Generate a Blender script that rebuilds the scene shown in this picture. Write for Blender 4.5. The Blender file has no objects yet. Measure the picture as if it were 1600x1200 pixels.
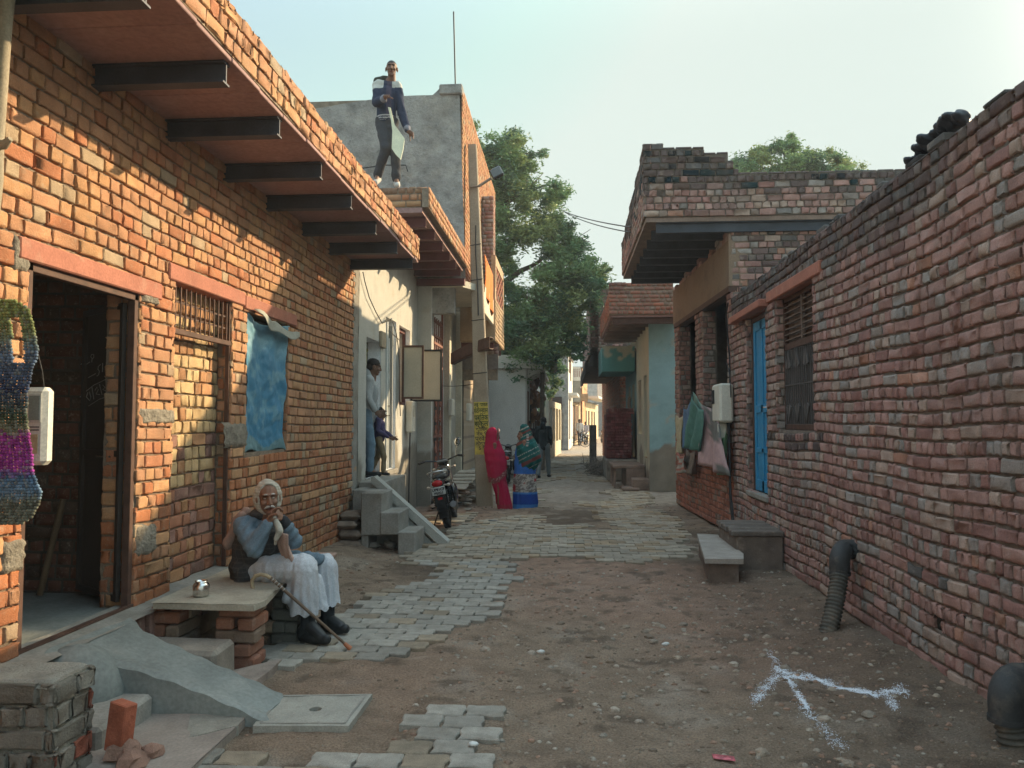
import bpy, math, random
import numpy as np
from mathutils import Vector, Matrix, Euler
S = bpy.context.scene
COL = S.collection
R = math.radians
# ---------------------------------------------------------------- camera
F_PX, CAM_H, YAW, PITCH = 1200.0, 1.6, R(4.05), R(2.86)
cd = bpy.data.cameras.new('camera'); cam = bpy.data.objects.new('camera', cd); COL.objects.link(cam)
cam.location = (0, 0, CAM_H); cam.rotation_euler = (R(90) + PITCH, 0, YAW)
cd.sensor_width = 36; cd.lens = 36 * F_PX / 1600; cd.clip_end = 2000; cd.clip_start = .05
S.camera = cam
# ---------------------------------------------------------------- light
SUN = Vector((1, .78, .56)).normalized()
w = bpy.data.worlds.new('World'); S.world = w; w.use_nodes = True
nt = w.node_tree; nt.nodes.clear()
sky = nt.nodes.new('ShaderNodeTexSky'); sky.sky_type = 'NISHITA'; sky.sun_disc = False
sky.sun_elevation = math.asin(SUN.z); sky.sun_rotation = math.atan2(SUN.x, SUN.y)
sky.altitude = 200; sky.air_density = 1.0; sky.dust_density = 1.5; sky.ozone_density = 1.3
bg = nt.nodes.new('ShaderNodeBackground'); bg.inputs[1].default_value = .15
wo = nt.nodes.new('ShaderNodeOutputWorld')
mn = nt.nodes.new('ShaderNodeVectorMath'); mn.operation = 'MINIMUM'; mn.inputs[1].default_value = (2.5, 2.6, 2.45)   # thin winter haze evens the sky out
nt.links.new(sky.outputs[0], mn.inputs[0])
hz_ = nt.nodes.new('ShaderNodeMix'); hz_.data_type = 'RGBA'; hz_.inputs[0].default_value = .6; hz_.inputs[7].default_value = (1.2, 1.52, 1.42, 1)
nt.links.new(mn.outputs[0], hz_.inputs[6])
tz_ = nt.nodes.new('ShaderNodeTexCoord'); sz_ = nt.nodes.new('ShaderNodeSeparateXYZ'); nt.links.new(tz_.outputs['Generated'], sz_.inputs[0])   # sky overhead, out of view, has brightness added to fill the shade
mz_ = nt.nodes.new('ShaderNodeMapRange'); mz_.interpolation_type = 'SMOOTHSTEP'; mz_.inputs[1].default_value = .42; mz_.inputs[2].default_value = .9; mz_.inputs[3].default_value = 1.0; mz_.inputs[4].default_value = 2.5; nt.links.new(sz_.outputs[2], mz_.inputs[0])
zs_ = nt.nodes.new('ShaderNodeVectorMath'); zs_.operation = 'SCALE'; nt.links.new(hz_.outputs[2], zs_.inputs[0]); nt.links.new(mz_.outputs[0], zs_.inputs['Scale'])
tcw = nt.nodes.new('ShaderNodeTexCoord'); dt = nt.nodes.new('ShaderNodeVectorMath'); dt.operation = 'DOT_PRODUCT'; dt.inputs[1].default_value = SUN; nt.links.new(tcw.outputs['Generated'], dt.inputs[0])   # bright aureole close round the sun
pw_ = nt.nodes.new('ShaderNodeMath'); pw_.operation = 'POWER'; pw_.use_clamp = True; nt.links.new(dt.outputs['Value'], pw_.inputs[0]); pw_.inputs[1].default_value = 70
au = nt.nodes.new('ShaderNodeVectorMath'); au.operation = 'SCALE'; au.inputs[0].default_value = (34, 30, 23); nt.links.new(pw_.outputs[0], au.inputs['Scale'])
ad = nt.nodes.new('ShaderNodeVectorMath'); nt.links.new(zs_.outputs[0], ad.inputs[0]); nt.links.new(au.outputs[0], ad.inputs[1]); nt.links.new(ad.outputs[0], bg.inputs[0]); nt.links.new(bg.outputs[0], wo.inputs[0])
sl = bpy.data.lights.new('sun', 'SUN'); sl.energy = 2.7; sl.angle = R(.6); sl.color = (1, .76, .46)
so = bpy.data.objects.new('sun', sl); COL.objects.link(so); so.location = (20, 16, 12)
so.rotation_euler = SUN.to_track_quat('Z', 'Y').to_euler()
S.view_settings.view_transform = 'Standard'; S.view_settings.look = 'None'
S.view_settings.exposure = 1.6; S.view_settings.gamma = 1
S.cycles.max_bounces = 6; S.cycles.diffuse_bounces = 4; S.cycles.volume_bounces = 0

# ---------------------------------------------------------------- photo pixel -> ray (1600x1200 photo), used to read real positions
def ray(px, py):
    x = (px - 800) / F_PX; z = -(py - 600) / F_PX
    y2 = math.cos(PITCH) - z * math.sin(PITCH); z2 = math.sin(PITCH) + z * math.cos(PITCH)
    return Vector((x * math.cos(YAW) - y2 * math.sin(YAW), x * math.sin(YAW) + y2 * math.cos(YAW), z2))
def atX(px, py, X): r = ray(px, py); t = X / r.x; return Vector((X, t * r.y, CAM_H + t * r.z))
def atY(px, py, Y): r = ray(px, py); t = Y / r.y; return Vector((t * r.x, Y, CAM_H + t * r.z))
def atZ(px, py, Z=0): r = ray(px, py); t = (Z - CAM_H) / r.z; return Vector((t * r.x, t * r.y, Z))

# ---------------------------------------------------------------- noise
_lat = np.random.RandomState(5).rand(256, 256)
def vn(x, y):
    x = np.asarray(x, float); y = np.asarray(y, float)
    xi = np.floor(x).astype(int); yi = np.floor(y).astype(int); fx = x - xi; fy = y - yi
    fx = fx * fx * (3 - 2 * fx); fy = fy * fy * (3 - 2 * fy)
    a = _lat[xi & 255, yi & 255]; b = _lat[(xi + 1) & 255, yi & 255]; c = _lat[xi & 255, (yi + 1) & 255]; d = _lat[(xi + 1) & 255, (yi + 1) & 255]
    return (a * (1 - fx) + b * fx) * (1 - fy) + (c * (1 - fx) + d * fx) * fy
def fbm(x, y, o=4):
    s = 0; a = .5
    for i in range(o): s = s + a * vn(np.asarray(x) * 2**i + 17 * i, np.asarray(y) * 2**i + 31 * i); a *= .5
    return s
def sst(a, b, x): t = np.clip((x - a) / (b - a), 0, 1); return t * t * (3 - 2 * t)

# ---------------------------------------------------------------- mesh builder
def wloc(o):
    v = Vector((0, 0, 0))
    while o: v += o.location; o = o.parent
    return v
class MB:
    def __init__(s): s.V = []; s.C = []; s.L = []; s.S = []; s.M = []; s.SM = []; s.n = 0
    def add(s, v, f, mat=0, col=(1, 1, 1), smooth=False):
        v = np.asarray(v, float).reshape(-1, 3); c = np.asarray(col, float)
        s.V.append(v); s.C.append(np.broadcast_to(c, (len(v), 3)) if c.ndim == 1 else c)
        if isinstance(f, np.ndarray):
            s.L.append((f + s.n).ravel()); s.S.append(np.full(len(f), f.shape[1])); k = len(f)
        else:
            s.L.append(np.array([i + s.n for q in f for i in q])); s.S.append(np.array([len(q) for q in f])); k = len(f)
        s.M.append(np.full(k, mat)); s.SM.append(np.full(k, smooth)); s.n += len(v); return s
    def xf(s, M):
        M = np.array(M)
        s.V = [v @ M[:3, :3].T + M[:3, 3] for v in s.V]; return s
    def box(s, a, b, mat=0, col=(1, 1, 1), bev=.0, M=None):
        a = np.array(a, float); b = np.array(b, float); c = (a + b) / 2; h = np.abs(b - a) / 2
        if bev <= 0:
            v = np.array([(x, y, z) for x in (-1, 1) for y in (-1, 1) for z in (-1, 1)]) * h
            f = [(0, 1, 3, 2), (4, 6, 7, 5), (0, 4, 5, 1), (2, 3, 7, 6), (0, 2, 6, 4), (1, 5, 7, 3)]
        else:
            bev = min(bev, h.min() * .9); v = []; idx = {}
            for sx in (-1, 1):
                for sy in (-1, 1):
                    for sz in (-1, 1):
                        sg = np.array((sx, sy, sz))
                        for ax in range(3):
                            p = (h - bev) * sg; p[ax] = h[ax] * sg[ax]; idx[(sx, sy, sz, ax)] = len(v); v.append(p)
            f = []
            for ax in range(3):
                o1, o2 = (ax + 1) % 3, (ax + 2) % 3
                for sg in (-1, 1):
                    q = []
                    for (p1, p2) in ((-1, -1), (1, -1), (1, 1), (-1, 1)):
                        t = [0, 0, 0]; t[ax] = sg; t[o1] = p1; t[o2] = p2; q.append(idx[(*t, ax)])
                    f.append(tuple(q if sg > 0 else q[::-1]))
            for ax in range(3):
                o1, o2 = (ax + 1) % 3, (ax + 2) % 3
                for p1 in (-1, 1):
                    for p2 in (-1, 1):
                        def k(e, fa): t = [0, 0, 0]; t[ax] = e; t[o1] = p1; t[o2] = p2; return idx[(*t, fa)]
                        q = (k(-1, o1), k(1, o1), k(1, o2), k(-1, o2)); f.append(q if p1 * p2 < 0 else q[::-1])
            for sx in (-1, 1):
                for sy in (-1, 1):
                    for sz in (-1, 1):
                        q = tuple(idx[(sx, sy, sz, a_)] for a_ in range(3)); f.append(q if sx * sy * sz > 0 else q[::-1])
            v = np.array(v)
        if M is not None: Mn = np.array(M); v = v @ Mn[:3, :3].T
        s.add(v + c, f, mat, col); return s
    def tube(s, pts, r, n=8, mat=0, col=(1, 1, 1), cap=True, smooth=True, sq=None):
        P = [Vector(p) for p in pts]; k = len(P); rs = r if hasattr(r, '__len__') else [r] * k
        v = []; up = None
        for i, p in enumerate(P):
            t = (P[min(i + 1, k - 1)] - P[max(i - 1, 0)]).normalized()
            if up is None: up = Vector((0, 0, 1)) if abs(t.z) < .9 else Vector((1, 0, 0))
            e1 = (up - t * up.dot(t)).normalized(); e2 = t.cross(e1); up = e1
            for j in range(n):
                a = 2 * math.pi * j / n; q = p + e1 * (math.cos(a) * rs[i]) + e2 * (math.sin(a) * rs[i] * (sq or 1)); v.append(q)
        f = [(i * n + j, i * n + (j + 1) % n, (i + 1) * n + (j + 1) % n, (i + 1) * n + j) for i in range(k - 1) for j in range(n)]
        s.add(np.array([tuple(q) for q in v]), f, mat, col, smooth)
        if cap:
            s.add(np.array([tuple(q) for q in v[:n]]), [tuple(range(n))[::-1]], mat, col)
            s.add(np.array([tuple(q) for q in v[-n:]]), [tuple(range(n))], mat, col)
        return s
    def lathe(s, prof, c=(0, 0, 0), n=24, mat=0, col=(1, 1, 1), axis='z', smooth=True):
        v = []
        for (r, z) in prof:
            for j in range(n):
                a = 2 * math.pi * j / n; x, y = r * math.cos(a), r * math.sin(a)
                p = {'z': (x, y, z), 'x': (z, x, y), 'y': (x, z, y)}[axis]; v.append([p[i] + c[i] for i in range(3)])
        f = [(i * n + j, i * n + (j + 1) % n, (i + 1) * n + (j + 1) % n, (i + 1) * n + j) for i in range(len(prof) - 1) for j in range(n)]
        return s.add(v, f, mat, col, smooth)
    def ell(s, c, r, mat=0, col=(1, 1, 1), rot=None, n=14, m=9, smooth=True):
        v = []
        for i in range(m + 1):
            t = math.pi * i / m
            for j in range(n):
                a = 2 * math.pi * j / n; v.append((math.sin(t) * math.cos(a) * r[0], math.sin(t) * math.sin(a) * r[1], math.cos(t) * r[2]))
        v = np.array(v)
        if rot is not None: v = v @ np.array(Euler(rot).to_matrix()).T
        f = [(i * n + j, (i + 1) * n + j, (i + 1) * n + (j + 1) % n, i * n + (j + 1) % n) for i in range(m) for j in range(n)]
        return s.add(v + np.array(c), f, mat, col, smooth)
    def grid(s, P, mat=0, col=(1, 1, 1), smooth=True):
        P = np.asarray(P, float); a, b = P.shape[:2]; i = np.arange(a * b).reshape(a, b)
        f = np.stack([i[:-1, :-1], i[1:, :-1], i[1:, 1:], i[:-1, 1:]], -1).reshape(-1, 4)
        c = np.asarray(col, float)
        return s.add(P.reshape(-1, 3), f, mat, c.reshape(-1, 3) if c.ndim == 3 else c, smooth)
    def poly(s, pts, d, mat=0, col=(1, 1, 1)):   # polygon extruded by vector d
        p = np.array([tuple(q) for q in pts], float); n = len(p); v = np.vstack([p, p + np.array(d, float)])
        return s.add(v, [tuple(range(n))[::-1], tuple(range(n, 2 * n))] + [(i, (i + 1) % n, n + (i + 1) % n, n + i) for i in range(n)], mat, col)
    def rough(s, amp, sc, seed=0):              # push vertices about, so that edges are not ruler straight
        out = []
        for v in s.V:
            o = v.copy()
            for k in range(3): o[:, k] += (fbm(v[:, (k + 1) % 3] * sc + seed + v[:, k] * sc * .7, v[:, (k + 2) % 3] * sc + seed * 1.7 + k * 9, 2) - .37) * amp
            out.append(o)
        s.V = out; return s
    def build(s, name, mats, parent=None, world=True, loc=None, solid=None):
        me = bpy.data.meshes.new(name); V = np.vstack(s.V)
        o = bpy.data.objects.new(name, me)
        if parent: o.parent = parent
        if loc is not None: o.location = loc
        if world: V = V - np.array(wloc(o))
        Lp = np.concatenate(s.L).astype(np.int32); Sz = np.concatenate(s.S).astype(np.int32)
        me.vertices.add(len(V)); me.vertices.foreach_set('co', V.astype(np.float32).ravel())
        me.loops.add(len(Lp)); me.loops.foreach_set('vertex_index', Lp)
        me.polygons.add(len(Sz)); me.polygons.foreach_set('loop_start', np.concatenate([[0], np.cumsum(Sz)[:-1]]).astype(np.int32))
        me.polygons.foreach_set('loop_total', Sz)
        me.polygons.foreach_set('material_index', np.concatenate(s.M).astype(np.int32))
        me.polygons.foreach_set('use_smooth', np.concatenate(s.SM).astype(bool))
        for m in (mats if isinstance(mats, (list, tuple)) else [mats]): me.materials.append(m)
        me.update(calc_edges=True)
        ca = me.color_attributes.new('col', 'FLOAT_COLOR', 'POINT'); C = np.vstack(s.C)
        ca.data.foreach_set('color', np.hstack([C, np.ones((len(C), 1))]).astype(np.float32).ravel())
        COL.objects.link(o)
        if solid:
            md = o.modifiers.new('solid', 'SOLIDIFY'); md.thickness = solid; md.offset = 0
        return o

# ---------------------------------------------------------------- things
def tag(o, label=None, cat=None, group=None, kind=None):
    if label: o['label'] = label
    if cat: o['category'] = cat
    if group: o['group'] = group
    if kind: o['kind'] = kind
    return o
def thing(name, label, cat, loc=(0, 0, 0), group=None, rz=0):
    o = bpy.data.objects.new(name, None); COL.objects.link(o); o.location = loc; o.rotation_euler = (0, 0, rz); o.empty_display_size = .1
    return tag(o, label, cat, group)
def dup(root, loc, rz=None, label=None, sc=None):
    def cp(o, par):
        c = o.copy(); COL.objects.link(c)
        if par: c.parent = par
        for ch in list(o.children): cp(ch, c)
        return c
    c = cp(root, None); c.location = loc
    if rz is not None: c.rotation_euler = (0, 0, rz)
    if sc: c.scale = (sc,) * 3 if not hasattr(sc, '__len__') else sc
    if label: c['label'] = label
    return c

# ---------------------------------------------------------------- materials
def mat(name, col=(.5, .5, .5), rough=.9, var=.25, vs=3.0, bump=.3, bs=60, attr=False, metal=0, spots=None, spec=.3, fine=.15, tr=0, stripe=None, coat=0, bd=.01):
    m = bpy.data.materials.new(name); m.use_nodes = True; t = m.node_tree; N = t.nodes; L = t.links
    b = N['Principled BSDF']; b.inputs['Roughness'].default_value = rough; b.inputs['Metallic'].default_value = metal
    b.inputs['Specular IOR Level'].default_value = spec
    if coat: b.inputs['Coat Weight'].default_value = coat
    tc = N.new('ShaderNodeTexCoord'); co = tc.outputs['Object']
    def noise(sc, det=5, ro=.6):
        n = N.new('ShaderNodeTexNoise'); n.inputs['Scale'].default_value = sc; n.inputs['Detail'].default_value = det; n.inputs['Roughness'].default_value = ro
        L.new(co, n.inputs['Vector']); return n.outputs[0]
    def mix(bt, fac, a, bb):
        x = N.new('ShaderNodeMix'); x.data_type = 'RGBA'; x.blend_type = bt
        if isinstance(fac, float): x.inputs[0].default_value = fac
        else: L.new(fac, x.inputs[0])
        for i, q in ((6, a), (7, bb)):
            if isinstance(q, (tuple, list)): x.inputs[i].default_value = (*q, 1)
            else: L.new(q, x.inputs[i])
        return x.outputs[2]
    def ramp(inp, lo, hi, a=0.0, bb=1.0):
        x = N.new('ShaderNodeMapRange'); x.inputs[1].default_value = lo; x.inputs[2].default_value = hi; x.inputs[3].default_value = a; x.inputs[4].default_value = bb
        L.new(inp, x.inputs[0]); return x.outputs[0]
    if attr:
        at = N.new('ShaderNodeAttribute'); at.attribute_name = 'col'; c = mix('MULTIPLY', 1.0, at.outputs[0], col)
    else: c = mix('MIX', 0.0, col, col)
    if spots:
        for (sc, lo, hi, scol, amt) in spots:
            c = mix('MIX', ramp(noise(sc), lo, hi, 0, amt), c, scol)
    if stripe:   # (axis, scale, colour, width)
        sp = N.new('ShaderNodeSeparateXYZ'); L.new(co, sp.inputs[0])
        for (ax, sc, scol, wd, amt) in stripe:
            q = N.new('ShaderNodeMath'); q.operation = 'MULTIPLY'; L.new(sp.outputs[ax], q.inputs[0]); q.inputs[1].default_value = sc
            q2 = N.new('ShaderNodeMath'); q2.operation = 'FRACT'; L.new(q.outputs[0], q2.inputs[0])
            q3 = N.new('ShaderNodeMath'); q3.operation = 'LESS_THAN'; L.new(q2.outputs[0], q3.inputs[0]); q3.inputs[1].default_value = wd
            q4 = N.new('ShaderNodeMath'); q4.operation = 'MULTIPLY'; L.new(q3.outputs[0], q4.inputs[0]); q4.inputs[1].default_value = amt
            c = mix('MIX', q4.outputs[0], c, scol)
    nv = ramp(noise(vs), .3, .7, 1 - var, 1 + var); nf = ramp(noise(vs * 17, 3), .3, .7, 1 - fine, 1 + fine)
    mm = N.new('ShaderNodeMath'); mm.operation = 'MULTIPLY'; L.new(nv, mm.inputs[0]); L.new(nf, mm.inputs[1])
    hs = N.new('ShaderNodeHueSaturation'); L.new(c, hs.inputs['Color']); L.new(mm.outputs[0], hs.inputs['Value']); L.new(hs.outputs[0], b.inputs['Base Color'])
    if bump:
        bp = N.new('ShaderNodeBump'); bp.inputs['Strength'].default_value = bump; bp.inputs['Distance'].default_value = bd
        L.new(noise(bs, 6, .65), bp.inputs['Height']); L.new(bp.outputs[0], b.inputs['Normal'])
    if tr: b.inputs['Transmission Weight'].default_value = tr
    return m
MORT = (.25, .20, .15)
M = dict(
 brick=mat('brick', (1, 1, 1), .95, .16, 9, .7, 90, attr=True, spots=[(14, .56, .75, (.36, .30, .22), .5), (45, .58, .7, (.42, .33, .24), .4), (1.1, .54, .72, (.30, .17, .11), .45)]),
 mortar=mat('mortar', (1, 1, 1), 1, .25, 8, 1.0, 70, attr=True, bd=.02),
 oldbrick=mat('weathered_brick', (1, 1, 1), .95, .22, 7, .8, 80, attr=True, spots=[(9, .56, .72, (.36, .29, .24), .55), (33, .6, .72, (.10, .08, .07), .5), (.9, .52, .68, (.17, .125, .105), .5)]),
 redstone=mat('red_sandstone', (.36, .145, .10), .85, .15, 4, .25, 50, spots=[(6, .58, .75, (.42, .30, .22), .5)]),
 soffit=mat('red_stone_slab', (.30, .185, .17), .85, .18, 1.5, .2, 30, spots=[(3, .5, .8, (.33, .24, .2), .5)]),
 steelbeam=mat('dark_steel', (.055, .062, .075), .6, .25, 5, .1, 40, metal=.3),
 redbeam=mat('red_primed_steel', (.12, .04, .038), .6, .25, 5, .1, 40),
 rust=mat('rusty_brown_steel', (.085, .045, .032), .7, .3, 12, .2, 90),
 cement=mat('cement', (.27, .255, .225), .95, .25, 3, .5, 45, spots=[(2.2, .5, .7, (.20, .17, .13), .6), (11, .6, .75, (.36, .34, .30), .5)]),
 greycem=mat('grey_cement_plaster', (.30, .295, .275), .95, .3, 3.6, 1.0, 14, spots=[(5.5, .5, .68, (.17, .165, .155), .65), (1.3, .5, .65, (.36, .33, .28), .6), (14, .6, .68, (.13, .13, .125), .6)], bd=.04),
 patchcem=mat('rough_cement', (.27, .245, .20), .95, .3, 9, 1.0, 40, bd=.03, spots=[(20, .5, .65, (.16, .14, .115), .6)]),
 smoothcem=mat('smooth_cement', (.20, .215, .20), .75, .2, 2.5, .25, 25, spots=[(4, .5, .75, (.30, .30, .27), .5)]),
 white=mat('whitewash', (.64, .62, .57), .9, .08, 2, .3, 40, spots=[(1.6, .56, .75, (.50, .46, .38), .5), (9, .66, .74, (.30, .27, .23), .5)]),
 cream=mat('cream_plaster', (.55, .51, .41), .9, .12, 2, .3, 40, spots=[(1.8, .55, .75, (.36, .32, .25), .6)]),
 bare=mat('bare_plaster', (.25, .225, .185), .95, .3, 5, .6, 40, spots=[(3, .5, .65, (.17, .145, .12), .7)]),
 blue=mat('pale_blue_paint', (.27, .42, .45), .9, .12, 3, .4, 30, spots=[(2.5, .6, .75, (.34, .40, .36), .6)]),
 teal=mat('teal_paint', (.10, .27, .27), .85, .25, 3, .3, 30, spots=[(4, .45, .6, (.36, .38, .30), .85)]),
 dirt=mat('dirt', (1, 1, 1), 1, .22, 5, 1.0, 55, attr=True, bd=.03, fine=.3, spots=[(70, .60, .68, (.30, .26, .21), .55), (26, .63, .7, (.10, .075, .055), .6)]),
 paver=mat('paver', (1, 1, 1), .95, .2, 12, .6, 110, attr=True, fine=.22, spots=[(5, .52, .7, (.20, .165, .125), .6)]),
 stone=mat('sandstone_slab', (.36, .32, .25), .9, .22, 4, .5, 50, spots=[(7, .55, .7, (.36, .34, .28), .6)]),
 wood=mat('grey_wood', (.25, .21, .17), .9, .3, 6, .5, 60),
 dark=mat('dark_inside', (.03, .028, .026), 1, .2, 3, .2, 20),
 steel=mat('stainless_steel', (.62, .60, .57), .25, .05, 4, .03, 30, metal=1),
 chrome=mat('chrome', (.75, .76, .78), .12, .02, 4, 0, 30, metal=1),
 plast=mat('white_plastic', (.62, .60, .52), .5, .1, 5, .05, 40, spots=[(6, .6, .75, (.42, .38, .30), .5)]),
 bluedoor=mat('blue_enamel', (.03, .23, .42), .55, .18, 5, .3, 40, spots=[(9, .62, .7, (.16, .17, .18), .8)]),
 blk=mat('black_rubber', (.022, .022, .023), .7, .2, 8, .2, 60),
 blkp=mat('black_gloss', (.012, .012, .014), .2, .1, 5, 0, 30, coat=.5),
 wire=mat('wire', (.03, .03, .032), .6, 0, 3, 0, 30),
)
# ---------------------------------------------------------------- bricks
def pal_warm(u, v, r):
    k = r.random(); b = np.array((.41, .215, .12))
    if k < .28: b = np.array((.44, .245, .125))
    elif k < .44: b = np.array((.37, .155, .08))
    elif k < .5: b = np.array((.36, .27, .18))
    if v < 1.25 and k > .6: b = b * np.array((.92, .68, .55))
    return b * r.uniform(.9, 1.1) * (.82 if v < .7 else 1)
def pal_yel(u, v, r):
    k = r.random(); b = np.array((.47, .33, .175)) if v > 1.1 else np.array((.33, .145, .085))
    if k < .25: b = np.array((.38, .20, .10))
    if v < 1.5 and k > .75: b = np.array((.24, .13, .10))
    return b * r.uniform(.82, 1.18)
def pal_old(u, v, r):
    k = r.random(); b = np.array((.34, .20, .165))
    if k < .2: b = np.array((.36, .265, .21))
    elif k < .36: b = np.array((.28, .15, .125))
    elif k < .5: b = np.array((.28, .245, .215))
    elif k < .535: b = np.array((.36, .19, .13))
    elif k < .542: b = np.array((.12, .11, .10))
    return b * np.array((1.02, 1.02, 1.04)) * r.uniform(.86, 1.14)
def pal_red(u, v, r): return np.array((.33, .135, .09)) * r.uniform(.75, 1.2) if r.random() > .15 else np.array((.24, .16, .12)) * r.uniform(.8, 1.2)
def brick_panel(mb, O, U, V, N, W, H, holes=(), pal=pal_warm, ch=.0935, bl=.232, jt=.013, r=.011, lod=2, seed=1, mc=MORT, mix=.3, jag=.0035, mortar=True, blackf=None, dep=.035, rec=.019, wav=.006, soldier=()):
    rg = random.Random(seed); nr = np.random.RandomState(seed)
    O, U, V, N = [np.array(q, float) for q in (O, U, V, N)]
    rows = int(round(H / ch)); ch = H / rows; B = []
    for j in range(rows):
        v0 = j * ch; vm = v0 + ch / 2; sold = j in soldier
        u = -rg.uniform(0, bl); st = (j % 2 == 0)
        spans = [(0, W)]
        for (a, b, c, d) in holes:
            if c < vm < d:
                ns = []
                for (s0, s1) in spans:
                    if b <= s0 or a >= s1: ns.append((s0, s1)); continue
                    if a > s0: ns.append((s0, a))
                    if b < s1: ns.append((b, s1))
                spans = ns
        while u < W:
            L = bl if (rg.random() < (.82 if mix == 0 else .62) if st else rg.random() < mix * .25) else bl / 2
            if sold: L = .085
            L *= rg.uniform(.94, 1.05)
            for (s0, s1) in spans:
                a = max(u, s0); b = min(u + L, s1)
                if b - a > .035: B.append((a + (jt / 2 if a > s0 else 0), b - (jt / 2 if b < s1 else 0), v0 + jt / 2 + rg.uniform(-.002, .002), v0 + ch - jt / 2 + rg.uniform(-.002, .002)))
            u += L
    B = np.array(B); n = len(B)
    wv = lambda uu, j: wav * np.sin(uu * 1.7 + seed) + wav * .6 * np.sin(uu * 4.1 + seed * 2)
    if lod >= 2: ring = [(0, -dep), (.12, -r * .5), (.55, -r * .10), (1.15, 0)]
    else: ring = [(0, -dep * .6), (.5, 0)]
    k = len(ring); a0 = np.array([q[0] for q in ring]) * r; dd = np.array([q[1] for q in ring])
    du = B[:, 1] - B[:, 0]; dv = B[:, 3] - B[:, 2]
    mid = [.5] if lod >= 2 else []
    us = np.concatenate([np.broadcast_to(a0, (n, k)), np.outer(du, mid) if mid else np.zeros((n, 0)), du[:, None] - a0[::-1]], 1)
    vs = np.concatenate([np.broadcast_to(a0, (n, k)), dv[:, None] - a0[::-1]], 1)
    nu, nv = us.shape[1], vs.shape[1]
    du_ = np.concatenate([dd, [0.] * len(mid), dd[::-1]]); dv_ = np.concatenate([dd, dd[::-1]])
    D = np.minimum(du_[:, None], dv_[None, :])[None] + np.zeros((n, 1, 1))
    UU = np.broadcast_to(us[:, :, None], (n, nu, nv)) + B[:, 0][:, None, None]; VV = np.broadcast_to(vs[:, None, :], (n, nu, nv)) + B[:, 2][:, None, None]
    inner = (D > -dep * .5)
    pr = nr.randn(n, 1, 1) * .003; tu = nr.randn(n, 1, 1) * .006; tv = nr.randn(n, 1, 1) * .012
    cu = (B[:, 0] + B[:, 1])[:, None, None] / 2; cv = (B[:, 2] + B[:, 3])[:, None, None] / 2
    D = D + inner * (pr + (UU - cu) * tu + (VV - cv) * tv + nr.randn(n, nu, nv) * jag * .6 * (lod >= 2))
    UU = UU + nr.randn(n, nu, nv) * jag * (lod >= 2); VV = VV + nr.randn(n, nu, nv) * jag * .7 * (lod >= 2) + wv(UU, 0)
    P = O + UU[..., None] * U + VV[..., None] * V + D[..., None] * N
    i = np.arange(nu * nv).reshape(nu, nv); q = np.stack([i[:-1, :-1], i[1:, :-1], i[1:, 1:], i[:-1, 1:]], -1).reshape(-1, 4)
    if np.dot(np.cross(U, V), N) < 0: q = q[:, ::-1]
    f = (np.arange(n)[:, None, None] * (nu * nv) + q[None]).reshape(-1, 4)
    zz = (O[None] + cu[:, 0] * U + cv[:, 0] * V)
    cols = np.array([pal(cu[t, 0, 0], zz[t, 2], rg) for t in range(n)])
    if blackf is not None:
        for t in range(n):
            kf = blackf(zz[t], rg); cols[t] = cols[t] * (1 - kf) + np.array((.055, .053, .052)) * kf
    C = np.repeat(cols, nu * nv, 0)
    mb.add(P.reshape(-1, 3), f, 0, C, True)
    if mortar:
        ub = sorted(set([0, W] + [x for h in holes for x in h[:2] if 0 < x < W])); vb = sorted(set([0, H] + [x for h in holes for x in h[2:] if 0 < x < H]))
        for a, b in zip(ub[:-1], ub[1:]):
            for c, d in zip(vb[:-1], vb[1:]):
                if any(h[0] - 1e-6 <= a and b <= h[1] + 1e-6 and h[2] - 1e-6 <= c and d <= h[3] + 1e-6 for h in holes): continue
                m_, k_ = max(2, int((b - a) / .05) + 1) if lod >= 2 else 2, max(2, int((d - c) / .05) + 1) if lod >= 2 else 2
                g = np.array([[O + x * U + y * V + (-rec) * N for y in np.linspace(c, d, k_)] for x in np.linspace(a, b, m_)])
                if lod >= 2: g = g + (nr.randn(m_, k_, 1) * .003) * N
                if np.dot(np.cross(U, V), N) < 0: g = g[::-1]
                mb.add(*_gf(g), 1, mc, True)
def _gf(P):
    a, b = P.shape[:2]; i = np.arange(a * b).reshape(a, b)
    return P.reshape(-1, 3), np.stack([i[:-1, :-1], i[1:, :-1], i[1:, 1:], i[:-1, 1:]], -1).reshape(-1, 4)
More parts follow.
